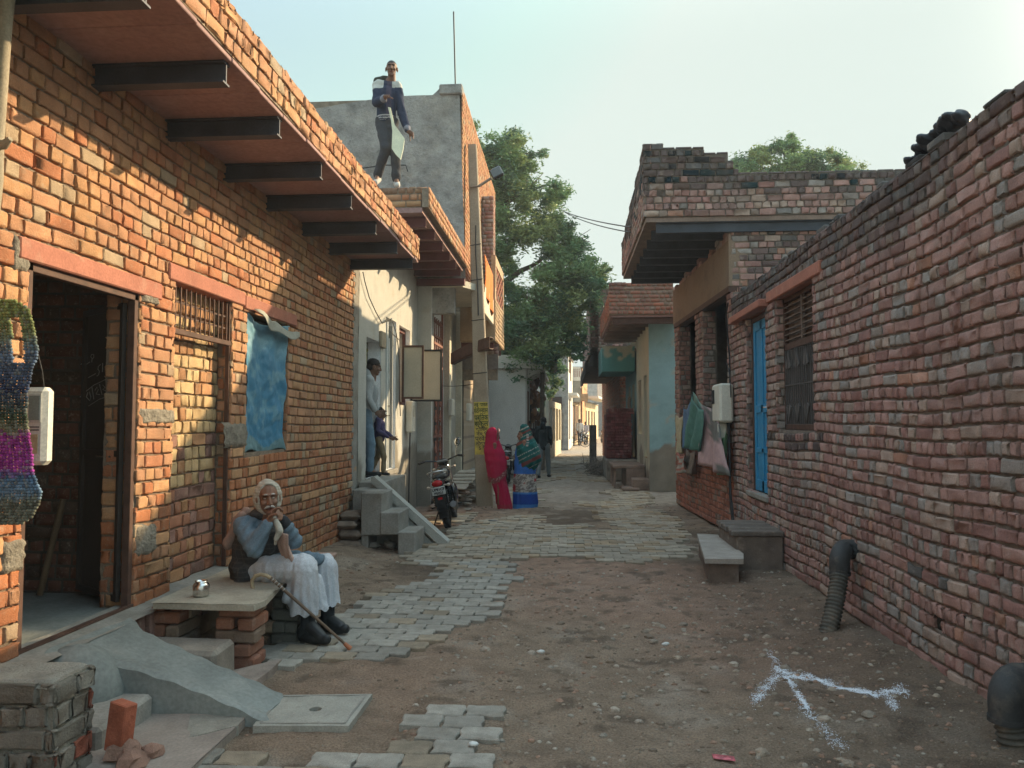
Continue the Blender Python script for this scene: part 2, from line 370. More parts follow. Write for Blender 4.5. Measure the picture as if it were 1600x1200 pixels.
def brick_box(mb, x0, x1, y0, y1, z0, z1, faces='+x-y', pal=pal_warm, lod=1, seed=1, top=True, holes={}, mc=MORT, blackf=None, core=True, ch=.0935, **kw):
    e = .014
    if core: mb.box((x0 + (e if '-x' in faces else 0), y0 + (e if '-y' in faces else 0), z0), (x1 - (e if '+x' in faces else 0), y1 - (e if '+y' in faces else 0), z1 - (.02 if top else 0)), 1, mc)
    A = dict(pal=pal, lod=lod, mc=mc, blackf=blackf, mortar=False, **kw)
    if '+x' in faces: brick_panel(mb, (x1, y0, z0), (0, 1, 0), (0, 0, 1), (1, 0, 0), y1 - y0, z1 - z0, holes.get('+x', ()), seed=seed, ch=ch, **A)
    if '-x' in faces: brick_panel(mb, (x0, y0, z0), (0, 1, 0), (0, 0, 1), (-1, 0, 0), y1 - y0, z1 - z0, holes.get('-x', ()), seed=seed + 1, ch=ch, **A)
    if '-y' in faces: brick_panel(mb, (x0, y0, z0), (1, 0, 0), (0, 0, 1), (0, -1, 0), x1 - x0, z1 - z0, holes.get('-y', ()), seed=seed + 2, ch=ch, **A)
    if '+y' in faces: brick_panel(mb, (x0, y1, z0), (1, 0, 0), (0, 0, 1), (0, 1, 0), x1 - x0, z1 - z0, holes.get('+y', ()), seed=seed + 3, ch=ch, **A)
    if top: brick_panel(mb, (x0, y0, z1), (1, 0, 0), (0, 1, 0), (0, 0, 1), x1 - x0, y1 - y0, (), seed=seed + 4, ch=.115, **A)
BR = [M['brick'], M['mortar']]; OB = [M['oldbrick'], M['mortar']]
def ibeam(mb, a, b, h=.13, w=.08, mat=0):     # steel I-beam from a to b (top centre line)
    a = Vector(a); b = Vector(b); d = (b - a); L = d.length; d.normalize(); s = Vector((0, 0, 1)).cross(d).normalized(); up = Vector((0, 0, 1))
    for (z0, z1, hw) in ((-.012, 0, w / 2), (-h + .012, -.012, .006), (-h, -h + .012, w / 2)):
        p = [a + s * -hw + up * z0, a + s * hw + up * z0, a + s * hw + up * z1, a + s * -hw + up * z1]
        mb.poly(p, d * L, mat)
# ================================================================ GROUND
def gz(x, y):
    x = np.asarray(x, float); y = np.asarray(y, float)
    z = (fbm(x * .9 + 3, y * .9, 3) - .44) * .10 + (fbm(x * 5, y * 5 + 9, 3) - .44) * .045 + (fbm(x * 17 + 5, y * 17, 2) - .37) * .016 - .014 * np.exp(-((x - .35 - .25 * np.sin(y * .5)) / .10) ** 2) - .012 * np.exp(-((x + .9 - .2 * np.sin(y * .6 + 1)) / .09) ** 2)
    z = z + .16 * sst(-2.1, -2.9, x) * sst(6.8, 8.0, y) * sst(10.6, 9.6, y) + .05 * sst(1.5, 2.4, x) * sst(13, 8, y)
    z = z * sst(40, 25, y) * sst(-12, -4, x)
    return z - .03
ys = np.concatenate([np.arange(-6, 2.4, .4), np.arange(2.4, 9, .03), np.arange(9, 16, .06), np.arange(16, 40, .4), np.array([42, 46, 52, 60, 75, 100, 150, 300, 700.])])
xs = np.concatenate([np.array([-600, -200, -80, -30, -12, -8, -5, -4.]), np.arange(-3.3, 2.7, .03), np.array([2.8, 3.2, 4, 6, 9, 15, 40, 120, 600.])])
X, Y = np.meshgrid(xs, ys, indexing='ij'); Z = gz(X, Y)
P = np.stack([X, Y, Z], -1)
n1 = fbm(X * .7 + 40, Y * .7, 4); n2 = fbm(X * 3 + 7, Y * 3 + 2, 4); n3 = fbm(X * .35 + 90, Y * .35 + 4, 2)
c0 = np.array((.275, .20, .14)); c1 = np.array((.155, .11, .077)); c2 = np.array((.36, .295, .23)); c3 = np.array((.33, .19, .13))
def mx(a, b, t): return a * (1 - t[..., None]) + b * t[..., None]
C = mx(np.broadcast_to(c0, X.shape + (3,)), c1, sst(.45, .62, n1)); C = mx(C, c2, sst(.5, .7, n2) * .6); C = mx(C, c3, sst(.44, .6, n3) * .55); C = mx(C, c1 * .75, sst(.55, .66, fbm(X * 6 + 50, Y * 6 + 3, 3)) * .7)
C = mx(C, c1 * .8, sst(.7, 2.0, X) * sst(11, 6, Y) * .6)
C = mx(C, np.array((.44, .385, .32)), sst(13, 18, Y) * .7)  # dirt colour lightened down the lane to make up for dim light there
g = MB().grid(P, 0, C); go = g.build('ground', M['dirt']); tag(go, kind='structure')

# ---- interlocking pavers
def inpoly(x, y, poly):
    r = False; n = len(poly)
    for i in range(n):
        x1, y1 = poly[i]; x2, y2 = poly[(i + 1) % n]
        if (y1 > y) != (y2 > y) and x < (x2 - x1) * (y - y1) / (y2 - y1) + x1: r = not r
    return r
def gp(pts): return [tuple(atZ(*p))[:2] for p in pts]
PAVE = [gp([(398, 1034), (600, 1034), (655, 1015), (700, 990), (760, 960), (790, 925), (808, 905), (786, 872), (880, 868), (1000, 880), (1082, 866), (1062, 812), (1030, 796), (960, 792), (880, 800), (800, 806), (706, 822), (700, 835), (640, 862), (632, 880), (690, 884), (684, 902), (605, 915), (580, 930), (560, 950), (430, 985)]),
        gp([(255, 1215), (330, 1160), (600, 1172), (655, 1150), (652, 1105), (690, 1090), (778, 1093), (765, 1140), (745, 1215), (740, 1400), (150, 1400)]),
        [(-2.4, 15.6), (-1.2, 15.6), (-.8, 15.0), (.1, 14.2), (1.1, 14.2), (1.7, 15.6), (1.8, 18), (1.3, 30), (1.2, 46), (-1.2, 46), (-1.4, 26)],
        gp([(640, 806), (735, 800), (740, 812), (650, 820)])]
def paver(mb, cx, cy, z, L, W_, rot, col, near, rg, tilt=(0, 0)):
    a = L / 2 - .004; b = W_ / 2 - .004; z1 = z
    if near:
        k = .007
        pts = [(-a, -b), (-a * .45, -b + k), (0, -b), (a * .45, -b - k), (a, -b), (a - k, -b * .3), (a + k, b * .3), (a, b), (a * .45, b + k * .6), (0, b), (-a * .45, b - k), (-a, b), (-a - k, b * .3), (-a + k, -b * .3)]
    else: pts = [(-a, -b), (a, -b), (a, b), (-a, b)]
    p = np.array(pts) + (np.random.RandomState(rg.randrange(10**6)).randn(len(pts), 2) * .0025 if near else 0)
    c, s_ = math.cos(rot), math.sin(rot)
    def ringp(sc, dz): 
        q = p * sc; x = q[:, 0] * c - q[:, 1] * s_; y = q[:, 0] * s_ + q[:, 1] * c
        return np.stack([x + cx, y + cy, np.full(len(q), z1 + dz) + x * tilt[0] + y * tilt[1]], 1)
    n = len(p); rings = [ringp(1, -.05), ringp(1, -.006), ringp(np.array([1 - .007 / a, 1 - .007 / b]), 0)] if near else [ringp(1, -.04), ringp(1, 0)]
    v = np.vstack(rings); f = []
    for r_ in range(len(rings) - 1):
        f += [(r_ * n + i, r_ * n + (i + 1) % n, (r_ + 1) * n + (i + 1) % n, (r_ + 1) * n + i) for i in range(n)]
    f.append(tuple(range((len(rings) - 1) * n, len(rings) * n)))
    mb.add(v, f, 0, col)
pv = MB(); rg = random.Random(11)
LX, WY = .222, .158
y = 2.6; j = 0
while y < 38:
    L_, W_ = (LX, WY) if y < 18 else (.3, .24)
    x = -3.0 + (j % 2) * L_ / 2 + rg.uniform(-.01, .01)
    while x < 2.2:
        yy = y + .012 * math.sin(x * 2.3) + (x + .5) * .035
        if any(inpoly(x + rg.uniform(-.05, .05), yy + rg.uniform(-.04, .04), P_) for P_ in PAVE):
            dens = float(fbm(x * .8 + 60, yy * .55 + 13, 3))
            lim = .78 if yy < 4.3 else .60 if yy < 11.5 else .53
            if dens < lim and rg.random() > .015:
                zz = float(gz(x, yy)) * .35 + .012 + rg.uniform(-.004, .004) - (.012 if dens > lim - .04 else 0)
                k = rg.uniform(.8, 1.18); cc = np.array((.285, .262, .222)) * k
                if yy > 9: cc = cc * np.array((1.05, .97, .88)) * (1.0 + .3 * min(1, (yy - 9) / 5))  # dustier tint; farther pavers also painted paler to offset the weak light
                if rg.random() < .2: cc = cc * np.array((1.05, .92, .78)) * .9
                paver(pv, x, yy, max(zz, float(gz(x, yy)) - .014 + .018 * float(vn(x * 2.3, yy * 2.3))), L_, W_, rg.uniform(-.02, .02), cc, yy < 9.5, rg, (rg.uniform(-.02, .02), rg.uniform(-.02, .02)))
        x += L_
    y += W_; j += 1
tag(pv.build('paving', M['paver']), kind='structure')

# ---- loose stones and grit
def stone_pts(rg, cx, cy, z, r, flat=.7):
    v = []; n = 6
    for (zz, rr) in ((-.6, .5), (-.1, 1.0), (.45, .8), (.75, .35)):
        for i in range(n):
            a = 2 * math.pi * i / n + rg.uniform(-.25, .25); k = rr * r * rg.uniform(.75, 1.2); v.append((cx + math.cos(a) * k, cy + math.sin(a) * k * .8, z - r * .02 + zz * r * flat * rg.uniform(.9, 1.1)))
    f = [(i_ * n + i, i_ * n + (i + 1) % n, (i_ + 1) * n + (i + 1) % n, (i_ + 1) * n + i) for i_ in range(3) for i in range(n)] + [tuple(range(3 * n, 4 * n))]
    return v, f
st = MB(); rg = random.Random(4)
def stones(n, xr, yr, r0, r1, cols, ok=lambda x, y: True):
    k = 0
    while k < n:
        x = rg.uniform(*xr); y = rg.uniform(*yr)
        if not ok(x, y): k += .2; continue
        r = r0 + (r1 - r0) * rg.random() ** 4; v, f = stone_pts(rg, x, y, float(gz(x, y)) + r * .05, r)
        c = np.array(rg.choice(cols)) * rg.uniform(.7, 1.2); st.add(v, f, 0, c); k += 1
SC = [(.30, .24, .18), (.24, .175, .125), (.36, .31, .25), (.18, .13, .095), (.32, .20, .14)]
offp = lambda x, y: not any(inpoly(x, y, P_) for P_ in PAVE)
stones(5000, (-.9, 2.3), (3.0, 8.5), .003, .024, SC, offp)
stones(230, (-.6, 1.7), (3.1, 6.4), .012, .045, [(.30, .235, .175), (.34, .28, .22), (.25, .185, .135)], offp)
stones(900, (1.3, 2.35), (3.4, 7.5), .003, .020, SC[:2] + SC[3:])
stones(900, (-2.8, -.3), (3.6, 9.8), .003, .016, SC, offp)
stones(700, (-1.8, 2.1), (8.5, 16), .005, .03, SC, offp)
stones(120, (-2.5, -1.9), (6.5, 10), .01, .035, SC)
tag(st.build('gravel', M['paver']), 'small loose stones and grit scattered over the dirt lane', 'gravel', kind='stuff')
# ================================================================ LEFT: long brick house
LX0 = -2.86
hA = thing('brick_house', 'long orange brick house with steel-beam canopy, open doorway and blue-covered window', 'house', (LX0, 6.5, 0))
mb = MB(); O0 = 1.0; W0 = 9.33; HT = 3.79
hol = [(3.88 - O0, 4.95 - O0, .37, 2.47), (5.42 - O0, 6.38 - O0, .37, 2.64), (6.70 - O0, 7.72 - O0, 1.33, 2.62)]
brick_panel(mb, (LX0, O0, 0), (0, 1, 0), (0, 0, 1), (1, 0, 0), W0, HT, hol, seed=3)
for (y0, z0, z1, d) in ((4.95, .37, 2.47, .23), (6.38, .37, 2.64, .115), (7.72, 1.33, 2.62, .115)):     # reveals that face the viewer
    pass
def reveal(y, z0, z1, d, sgn, seed):
    brick_panel(mb, (LX0 - .006, y, z0), (-1, 0, 0), (0, 0, 1), (0, sgn, 0), d, z1 - z0, (), seed=seed, bl=.23, mix=0, rec=.010)
reveal(4.95, .37, 2.47, .23, -1, 21); reveal(6.38, .37, 2.64, .12, -1, 22); reveal(7.72, 1.33, 2.62, .12, -1, 23)
reveal(3.88, .37, 2.47, .23, 1, 24); reveal(5.42, .37, 2.64, .12, 1, 25); reveal(6.70, 1.33, 2.62, .12, 1, 26)
brick_panel(mb, (LX0 - .125, 5.42, .37), (0, 1, 0), (0, 0, 1), (1, 0, 0), .96, 2.27, (), seed=31, pal=pal_yel, ch=.102, mix=.25, jag=.005, jt=.012)
zz = [0, 3.88, 4.95, 5.42, 6.38, 6.7, 7.72, 10.33]
for (y0, y1, z0, z1) in ((O0, 3.87, 0, HT), (4.96, 5.41, .3, HT), (3.88, 4.95, 2.48, HT), (5.42, 6.38, 2.65, HT), (6.39, 6.69, .3, HT), (6.69, 7.73, 2.63, HT), (6.69, 7.73, .3, 1.32), (7.73, 10.33, 0, HT), (3.88, 7, 0, .36)):
    mb.box((LX0 - .23, y0, z0), (LX0 - .03, y1, z1), 1, MORT)
mb.box((LX0 - .25, 5.41, .3), (LX0 - .15, 6.39, 2.65), 1, MORT)
mb.box((-7.0, O0 - .2, 0), (LX0 - .02, O0, HT), 1, MORT); mb.box((-7.0, O0, 0), (-6.8, 10.33, HT), 1, MORT); mb.box((-6.8, 10.12, 0), (LX0 - .24, 10.33, HT), 1, MORT)
mb.build('wall', BR, hA)
mb = MB(); mb.box((LX0 - .02, 10.20, .3), (LX0 + .006, 10.36, HT)); mb.box((LX0 - .2, 10.32, 0), (LX0 + .004, 10.37, HT))
gp_ = MB()
for i in range(60): 
    z = i * .06 + .2; gp_.box((LX0 - .05, 10.13 + random.Random(i).uniform(-.06, .05), z), (LX0 + .007, 10.36, z + .07), bev=.006)
gp_.rough(.02, 9); gp_.build('corner_mortar', M['cement'], hA)
# interior
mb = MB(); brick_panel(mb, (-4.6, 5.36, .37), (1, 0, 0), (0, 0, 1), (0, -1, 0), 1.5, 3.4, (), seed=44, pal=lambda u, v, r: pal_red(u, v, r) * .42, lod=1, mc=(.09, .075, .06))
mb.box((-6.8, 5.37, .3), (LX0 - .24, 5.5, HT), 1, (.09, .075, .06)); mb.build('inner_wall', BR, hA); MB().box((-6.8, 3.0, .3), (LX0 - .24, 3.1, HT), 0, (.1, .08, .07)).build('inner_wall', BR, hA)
mb = MB(); mb.box((-6.8, 1.05, .05), (LX0 - .1, 7, .37)); mb.build('floor', M['smoothcem'], hA)
# plinth with bricks on edge
mb = MB(); rgp = random.Random(9)
mb.box((LX0 - .1, 3.2, 0), (LX0 + .10, 6.72, .375), 1, MORT)
y = 3.25
while y < 6.65:
    wv = rgp.uniform(.065, .09)
    if not 4.0 < y < 4.6: mb.box((LX0 + .02, y, .16 + rgp.uniform(-.01, .01)), (LX0 + .135 + rgp.uniform(-.02, .01), y + wv, .345), 0, pal_old(0, 0, rgp), bev=.01)
    y += wv + .014
mb.rough(.02, 8); mb.build('plinth', BR, hA)
mb = MB(); n_ = 60
g = np.array([[(LX0 - .12 + t * .29 + .02 * vn(yv * 7, t), yv, .384 + .012 * vn(yv * 5, t * 4) - .02 * t) for t in np.linspace(0, 1, 8)] for yv in np.linspace(3.2, 6.72, n_)])
mb.grid(g[::-1]); mb.build('threshold_screed', M['cement'], hA)
mb = MB(); mb.box((LX0 - .03, 3.88, .385), (LX0 + .0, 4.96, .402)); mb.build('sill_strip', M['rust'], hA)
# lintels
for nm, (y0, y1, z0, z1) in (('lintel', (3.78, 5.20, 2.46, 2.575)), ('lintel', (5.30, 6.60, 2.635, 2.755)), ('lintel', (6.605, 7.92, 2.615, 2.735))):
    m_ = MB().box((LX0 - .12, y0, z0), (LX0 + .018, y1, z1), bev=.008); m_.rough(.012, 6); m_.build('lintel', M['redstone'], hA)
# cement patches on the piers
for (p0, p1, X) in (((215, 455), (249, 478), LX0), ((215, 637), (276, 662), LX0), ((210, 822), (246, 864), LX0), ((354, 660), (388, 698), LX0), ((22, 365), (46, 430), LX0), ((5, 845), (40, 890), LX0)):
    a = atX(*p0, X + .005); b = atX(*p1, X + .005); m_ = MB()
    y0, y1 = sorted((a.y, b.y)); z0, z1 = sorted((a.z, b.z)); y0 = max(y0, 4.952) if a.y > 4.8 and a.y < 5.3 else y0
    g = np.array([[(X + .004 + .02 * fbm(yv * 22, zv * 22, 3) - .05 * max(0, abs((yv - y0) / (y1 - y0) * 2 - 1) ** 3 + .5 * vn(yv * 30, zv * 30) - .75) - .05 * max(0, abs((zv - z0) / (z1 - z0) * 2 - 1) ** 3 + .5 * vn(yv * 34, zv * 20) - .75), yv, zv) for yv in np.linspace(y0, y1, 14)] for zv in np.linspace(z0, z1, 14)])
    m_.grid(g[::-1]); m_.build('cement_patch', M['patchcem'], hA)
# door frame + leaf
df = MB()
for (a, b) in (((LX0 - .06, 4.905, .39), (LX0 - .012, 4.948, 2.46)), ((LX0 - .06, 3.882, .39), (LX0 - .012, 3.925, 2.46)), ((LX0 - .06, 3.882, 2.415), (LX0 - .012, 4.948, 2.458))): df.box(a, b, bev=.003)
df.build('door_frame', M['rust'], hA)
dl = thing_dl = MB()
h0 = Vector((LX0 - .08, 4.93, .42)); h1 = Vector((-3.46, 5.30, .42)); du = (h1 - h0).normalized(); dn = Vector((du.y, -du.x, 0)) * -1
if dn.y > 0: dn = -dn
Wd = (h1 - h0).length
def leafbox(u0, u1, z0, z1, d0, d1, mbx, mt=0):
    p = [h0 + du * u0 + dn * d0 + Vector((0, 0, z0)), h0 + du * u1 + dn * d0 + Vector((0, 0, z0)), h0 + du * u1 + dn * d1 + Vector((0, 0, z0)), h0 + du * u0 + dn * d1 + Vector((0, 0, z0))]
    mbx.poly(p, (0, 0, z1 - z0), mt)
leafbox(0, Wd, 0, 1.98, 0, .006, dl)
for (u0, u1, z0, z1) in ((0, .04, 0, 1.98), (Wd - .04, Wd, 0, 1.98), (.04, Wd - .04, 0, .04), (.04, Wd - .04, 1.94, 1.98), (.04, Wd - .04, .95, .99)): leafbox(u0, u1, z0, z1, .006, .028, dl)
leaf = dl.build('door_leaf', mat('door_leaf_paint', (.035, .027, .023), .6, .2, 4, .1, 30), hA)
bo = MB(); bo.tube([h0 + du * .1 + dn * .045 + Vector((0, 0, .95)), h0 + du * .3 + dn * .045 + Vector((0, 0, .95))], .007); bo.build('bolt', M['steel'], leaf)
# chalk writing on the leaf: strokes given in photo pixels on the leaf's plane
def onleaf(px, py):
    r = ray(px, py); o = Vector((0, 0, CAM_H)); q = h0 + dn * .0075; t = (q - o).dot(dn) / r.dot(dn); return o + r * t
ck = MB()
ZX = lambda x, y: (100 + x / 8.57, 520 + y / 8.57)
for s_ in ([(225, 425), (285, 360)], [(275, 375), (272, 500)], [(305, 420), (345, 390)], [(372, 395), (378, 345), (358, 320), (370, 290), (398, 292), (400, 330), (378, 350)],
           [(290, 690), (275, 650), (285, 590), (280, 555), (298, 552), (292, 590)], [(325, 600), (425, 545)], [(490, 425), (460, 450), (455, 490), (475, 515), (465, 560), (440, 580)], [(518, 405), (515, 525)],
           [(215, 860), (285, 790), (400, 700), (550, 628), (568, 640), (560, 665)], [(320, 800), (300, 860), (345, 910), (360, 860), (340, 790)], [(375, 730), (400, 890)], [(415, 770), (440, 730), (460, 760), (430, 820), (480, 828)], [(475, 690), (510, 830)],
           [(520, 700), (550, 730), (520, 760), (560, 775), (592, 750), (570, 700)], [(540, 580), (568, 610)], [(330, 980), (470, 890), (600, 850)]):
    ck.tube([onleaf(*ZX(*p)) for p in s_], .0028, n=5)
ck.build('chalk_writing', mat('chalk', (.30, .29, .27), .95, .1), leaf)
# grille over the bricked-up doorway
gr = MB(); gy0, gy1, gz0, gz1 = 5.44, 6.36, 2.30, 2.63; gx = LX0 - .03
for i in range(12): yv = gy0 + .03 + (gy1 - gy0 - .06) * i / 11; gr.box((gx - .004, yv - .006, gz0), (gx + .004, yv + .006, gz1 - .01))
for zv in (2.40, 2.50): gr.box((gx - .008, gy0, zv - .007), (gx - .005, gy1, zv + .007))
gr.box((gx - .02, gy0 - .02, gz0 - .045), (gx + .02, gy1 + .02, gz0 - .005), bev=.003); gr.box((gx - .02, gy1, .39), (gx + .012, gy1 + .022, gz1)); gr.box((gx - .02, gy0 - .02, gz0), (gx + .012, gy0, gz1))
gr.build('vent_grille', M['rust'], hA)
# canopy
fr = MB(); y = 1.0; rgp = random.Random(2)
fr.box((-7.0, .8, 3.795), (-2.13, 10.3, 3.86)); fr.build('roof', M['cement'], hA)
sf = MB(); ys_ = [1.0, 2.6, 3.51, 4.4, 5.25, 6.2, 7.1, 8.1, 9.05, 9.98, 10.27]
for k in range(1, len(ys_) - 1):
    a, b = ys_[k], ys_[k + 1]; h = (a + b) / 2
    for (u, v_) in ((a + .002, h - .003), (h + .003, b - .002)):
        sf.box((LX0 - .05, u, 3.772 + rgp.uniform(-.004, .0)), (-2.0 + rgp.uniform(-.012, .004), v_, 3.80), bev=.004)
sf.build('soffit_slabs', M['soffit'], hA)
MB().box((LX0 - .05, 1.0, 3.768), (-2.0, 3.44, 3.794)).build('painted_soffit_slab', mat('green_paint', (.10, .30, .09), .7, .2), hA)
for yv in ys_[1:-1]:
    b_ = MB(); ibeam(b_, (LX0 - .1, yv, 3.768), (-2.04 + rgp.uniform(-.02, .01), yv, 3.768), .135, .085); b_.build('beam', M['steelbeam'], hA)
pb = MB(); brick_box(pb, -2.125, -1.995, 1.0, 10.27, 3.81, 4.11, '+x-x-y+y', lod=2, seed=77, ch=.098, jag=.006, mc=(.33, .27, .2)); pb.build('parapet', BR, hA)
# tarpaulin over the window
tp = MB(); a_, b_ = 60, 80; Zt = np.zeros((a_, b_, 3)); bl_ = np.zeros((a_, b_, 3))
for i in range(a_):
    for j in range(b_):
        u = i / (a_ - 1); v = j / (b_ - 1); yv = 6.715 + u * (1.0 - .09 * math.sin(v * 3) * u * (1 - v) - .03 * math.sin(v * 11) * u); zt = 2.60 - .07 * math.sin(u * 3.1) * (1 - u * .4); zb = 1.325 + .03 * math.sin(u * 9) - .02 * u
        zv = zb + (zt - zb) * v
        x = LX0 - .02 - .05 * math.sin(u * 3.14) + .05 * (fbm(u * 6 + v * 2, v * 7, 3) - .45) + .012 * math.sin(u * 16 + v * 5) * (1 - abs(v - .5)) + .022 * abs(vn(u * 9 + v * 6, v * 13) - .5) + .012 * abs(vn(u * 20, v * 26 - u * 9) - .5)
        Zt[i, j] = (x, yv, zv)
        k = float(sst(.62, .95, v + .5 * (fbm(u * 3, v * 4, 3) - .45))); k2 = float(sst(.5, .62, fbm(u * 9, v * 12, 4))); base = np.array((.05, .20, .33)); pale = np.array((.19, .35, .41))
        c = base * (1 - max(.6 * k, .55 * k2 * (1 if v > .2 else .2))) + pale * max(.6 * k, .55 * k2 * (1 if v > .2 else .2))
        if v < .08 + .03 * math.sin(u * 7): c = np.array((.13, .24, .27))
        bl_[i, j] = c
tp.grid(Zt, 0, bl_)
tpo = tp.build('tarpaulin', mat('blue_tarp', (1, 1, 1), .55, .12, 6, .4, 25, attr=True, bd=.01, spec=.4), solid=.003)
tag(tpo, 'faded crumpled blue tarpaulin hung over the window of the orange brick house', 'tarpaulin')
fl = MB(); P_ = np.zeros((14, 7, 3))
for i in range(14):
    for j in range(7): u = i / 13; v = j / 6; P_[i, j] = (LX0 + .03 + .03 * math.sin(u * 8 + v) + .02 * v, 6.75 + u * 1.12, 2.63 - .10 * u - (.03 + .12 * u * (1.1 - u) * 2) * v + .02 * math.sin(u * 14))
fl.grid(P_); fl.build('folded_top', mat('tarp_grey_back', (.30, .31, .27), .7, .15, 6, .4, 30), tpo, solid=.003)
# stick leaning inside
s_ = MB().tube([atZ(62, 930, .385), Vector((-3.60, 5.30, 1.05))], .022, 7); so_ = s_.build('wooden_stick', mat('bamboo_stick', (.12, .08, .045), .8)); tag(so_, 'pale wooden stick leaning inside the dark open doorway', 'stick')
# bamboo pole at the frame's left edge
bp = MB(); p0 = atZ(-6, 1100, .0); p0 = Vector((-2.745, 3.4, -.03)); p1 = Vector((-2.66, 3.4, 4.6)); pts = []; rs = []
bp_pts = [p0.lerp(p1, t) + Vector((.01 * math.sin(t * 9), 0, 0)) for t in np.linspace(0, 1, 26)]
bp.tube(bp_pts, [.034 + (.007 if i % 5 == 0 else 0) for i in range(26)], 10)
bpo = bp.build('bamboo_pole', mat('bamboo', (.30, .26, .19), .75, .2, 5, .4, 60)); tag(bpo, 'tall knotted bamboo pole standing at the left edge beside the brick pier', 'pole')
kn = MB().tube([(-2.70, 3.4, 2.92), (-2.64, 3.38, 2.905), (-2.60, 3.37, 2.93)], [.03, .022, .012], 8); kn.build('branch_stub', bpo.data.materials[0], bpo)
# ================================================================ RIGHT: near weathered brick house
RX0 = 2.35
def blk_top(p, r):
    t = float(sst(2.75, 3.25, p[2] + .7 * (float(vn(p[1] * .9, p[2] * 1.6)) - .5))) ; return .92 * (r.random() < .25 + t) * t ** .5 * r.uniform(.6, 1) + (.8 if (1.35 < p[2] < 1.52 and 7.3 < p[1] < 9.2 and r.random() < .6) else 0)
hR = thing('weathered_brick_house', 'weathered red brick house with blue door, barred window and soot-black wall top', 'house', (RX0, 6.5, 0))
mb = MB(); RO = 1.6; RW = 9.5; RH = 3.36
H_ = [(7.50 - RO, 8.80 - RO, 1.52, 2.98), (9.25 - RO, 10.20 - RO, .72, 2.95), (5.10 - RO, 5.21 - RO, .28, .39)]
brick_panel(mb, (RX0, RO, 0), (0, 1, 0), (0, 0, 1), (-1, 0, 0), RW, RH, H_, pal=pal_old, seed=61, blackf=blk_top, jag=.0048, mix=.35, jt=.017, r=.014, mc=(.21, .175, .145), rec=.019, wav=.012, soldier=(4, 8, 15))
def rrev(y, z0, z1, d, sgn, seed):
    brick_panel(mb, (RX0 + .004, y, z0), (1, 0, 0), (0, 0, 1), (0, sgn, 0), d, z1 - z0, (), seed=seed, pal=pal_old, mix=0, jag=.005, mc=(.24, .205, .17))
rrev(8.80, 1.52, 2.98, .12, -1, 71); rrev(10.20, .72, 2.95, .12, -1, 72); rrev(7.5, 1.52, 2.98, .12, 1, 73); rrev(9.25, .72, 2.95, .12, 1, 74)
for (y0, y1, z0, z1) in ((RO, 7.49, .4, RH - .03), (RO, 5.09, 0, .4), (5.22, 7.49, 0, .4), (7.49, 8.81, 0, 1.51), (7.49, 8.81, 2.99, RH - .03), (8.81, 9.24, 0, RH - .03), (9.24, 10.21, 0, .71), (9.24, 10.21, 2.96, RH - .03), (10.21, 11.08, 0, RH - .03), (RO, 11.08, RH, RH)):
    if z1 > z0: mb.box((RX0 + .04, y0, z0), (RX0 + .23, y1, z1), 1, (.2, .17, .14))
mb.box((RX0 + .19, 5.05, .25), (RX0 + .2, 5.25, .42), 1, (.03, .03, .03))
brick_panel(mb, (RX0, RO, RH), (0, 1, 0), (1, 0, 0), (0, 0, 1), RW, .23, (), pal=pal_old, seed=66, blackf=lambda p, r: .85, ch=.115, lod=2)
rgp = random.Random(8)                                   # broken coping bricks along the top
y = 3.4
while y < 11:
    L = rgp.choice((.11, .22)); 
    if rgp.random() < .42: 
        c = np.array((.075, .07, .066)) * rgp.uniform(.8, 1.6); mb.box((RX0 + rgp.uniform(0, .02), y, RH), (RX0 + .11, y + L, RH + rgp.uniform(.02, .07)), 0, c, bev=.012)
    y += L + .01
brick_panel(mb, (RX0, RO - .0, 0), (1, 0, 0), (0, 0, 1), (0, -1, 0), 4.5, RH, (), pal=pal_old, seed=67, lod=1)
mb.box((RX0 + .05, RO + .02, 0), (6.8, RO + .2, RH), 1, MORT); mb.box((6.6, RO, 0), (6.8, 11.0, RH), 1, MORT)
mb.build('wall', OB, hR)
MB().box((RX0 + .24, RO + .2, 2.98), (6.6, 10.99, 3.1)).build('roof', M['cement'], hR)
mb = MB(); mb.box((RX0 - .02, 7.22, 2.985), (RX0 + .2, 9.09, 3.11), bev=.01).rough(.02, 4); mb.build('lintel', M['redstone'], hR)
mb = MB(); mb.box((RX0 - .10, 9.12, 2.955), (RX0 + .2, 10.82, 3.045), bev=.01).rough(.02, 4); mb.build('lintel', M['redstone'], hR)
mb = MB(); mb.box((RX0 - .03, 9.22, .66), (RX0 + .3, 10.24, .725), bev=.01).rough(.015, 6); mb.build('door_sill', M['cement'], hR)
# blue door: frame, planked leaf
d_ = MB(); x = RX0 + .07
for (a, b) in (((x - .01, 9.28, .73), (x + .05, 9.33, 2.94)), ((x - .01, 10.12, .73), (x + .05, 10.17, 2.94)), ((x - .01, 9.28, 2.88), (x + .05, 10.17, 2.94))): d_.box(a, b, bev=.004)
d_.build('door_frame', M['rust'], hR)
d_ = MB(); d_.box((x + .015, 9.33, .74), (x + .05, 10.12, 2.88))
for (y0, y1, z0, z1) in ((9.335, 9.42, .74, 2.88), (9.68, 9.77, .74, 2.88), (10.03, 10.115, .74, 2.88), (9.42, 10.03, .74, .88), (9.42, 10.03, 1.72, 1.82), (9.42, 10.03, 2.76, 2.88), (9.42, 10.03, 1.22, 1.28)): d_.box((x, y0, z0), (x + .016, y1, z1), bev=.004)
dd = d_.build('door', M['bluedoor'], hR); h_ = MB().tube([(x - .01, 9.40, 1.78), (x - .04, 9.40, 1.78), (x - .04, 9.5, 1.78)], .008); h_.build('latch', M['steel'], dd)
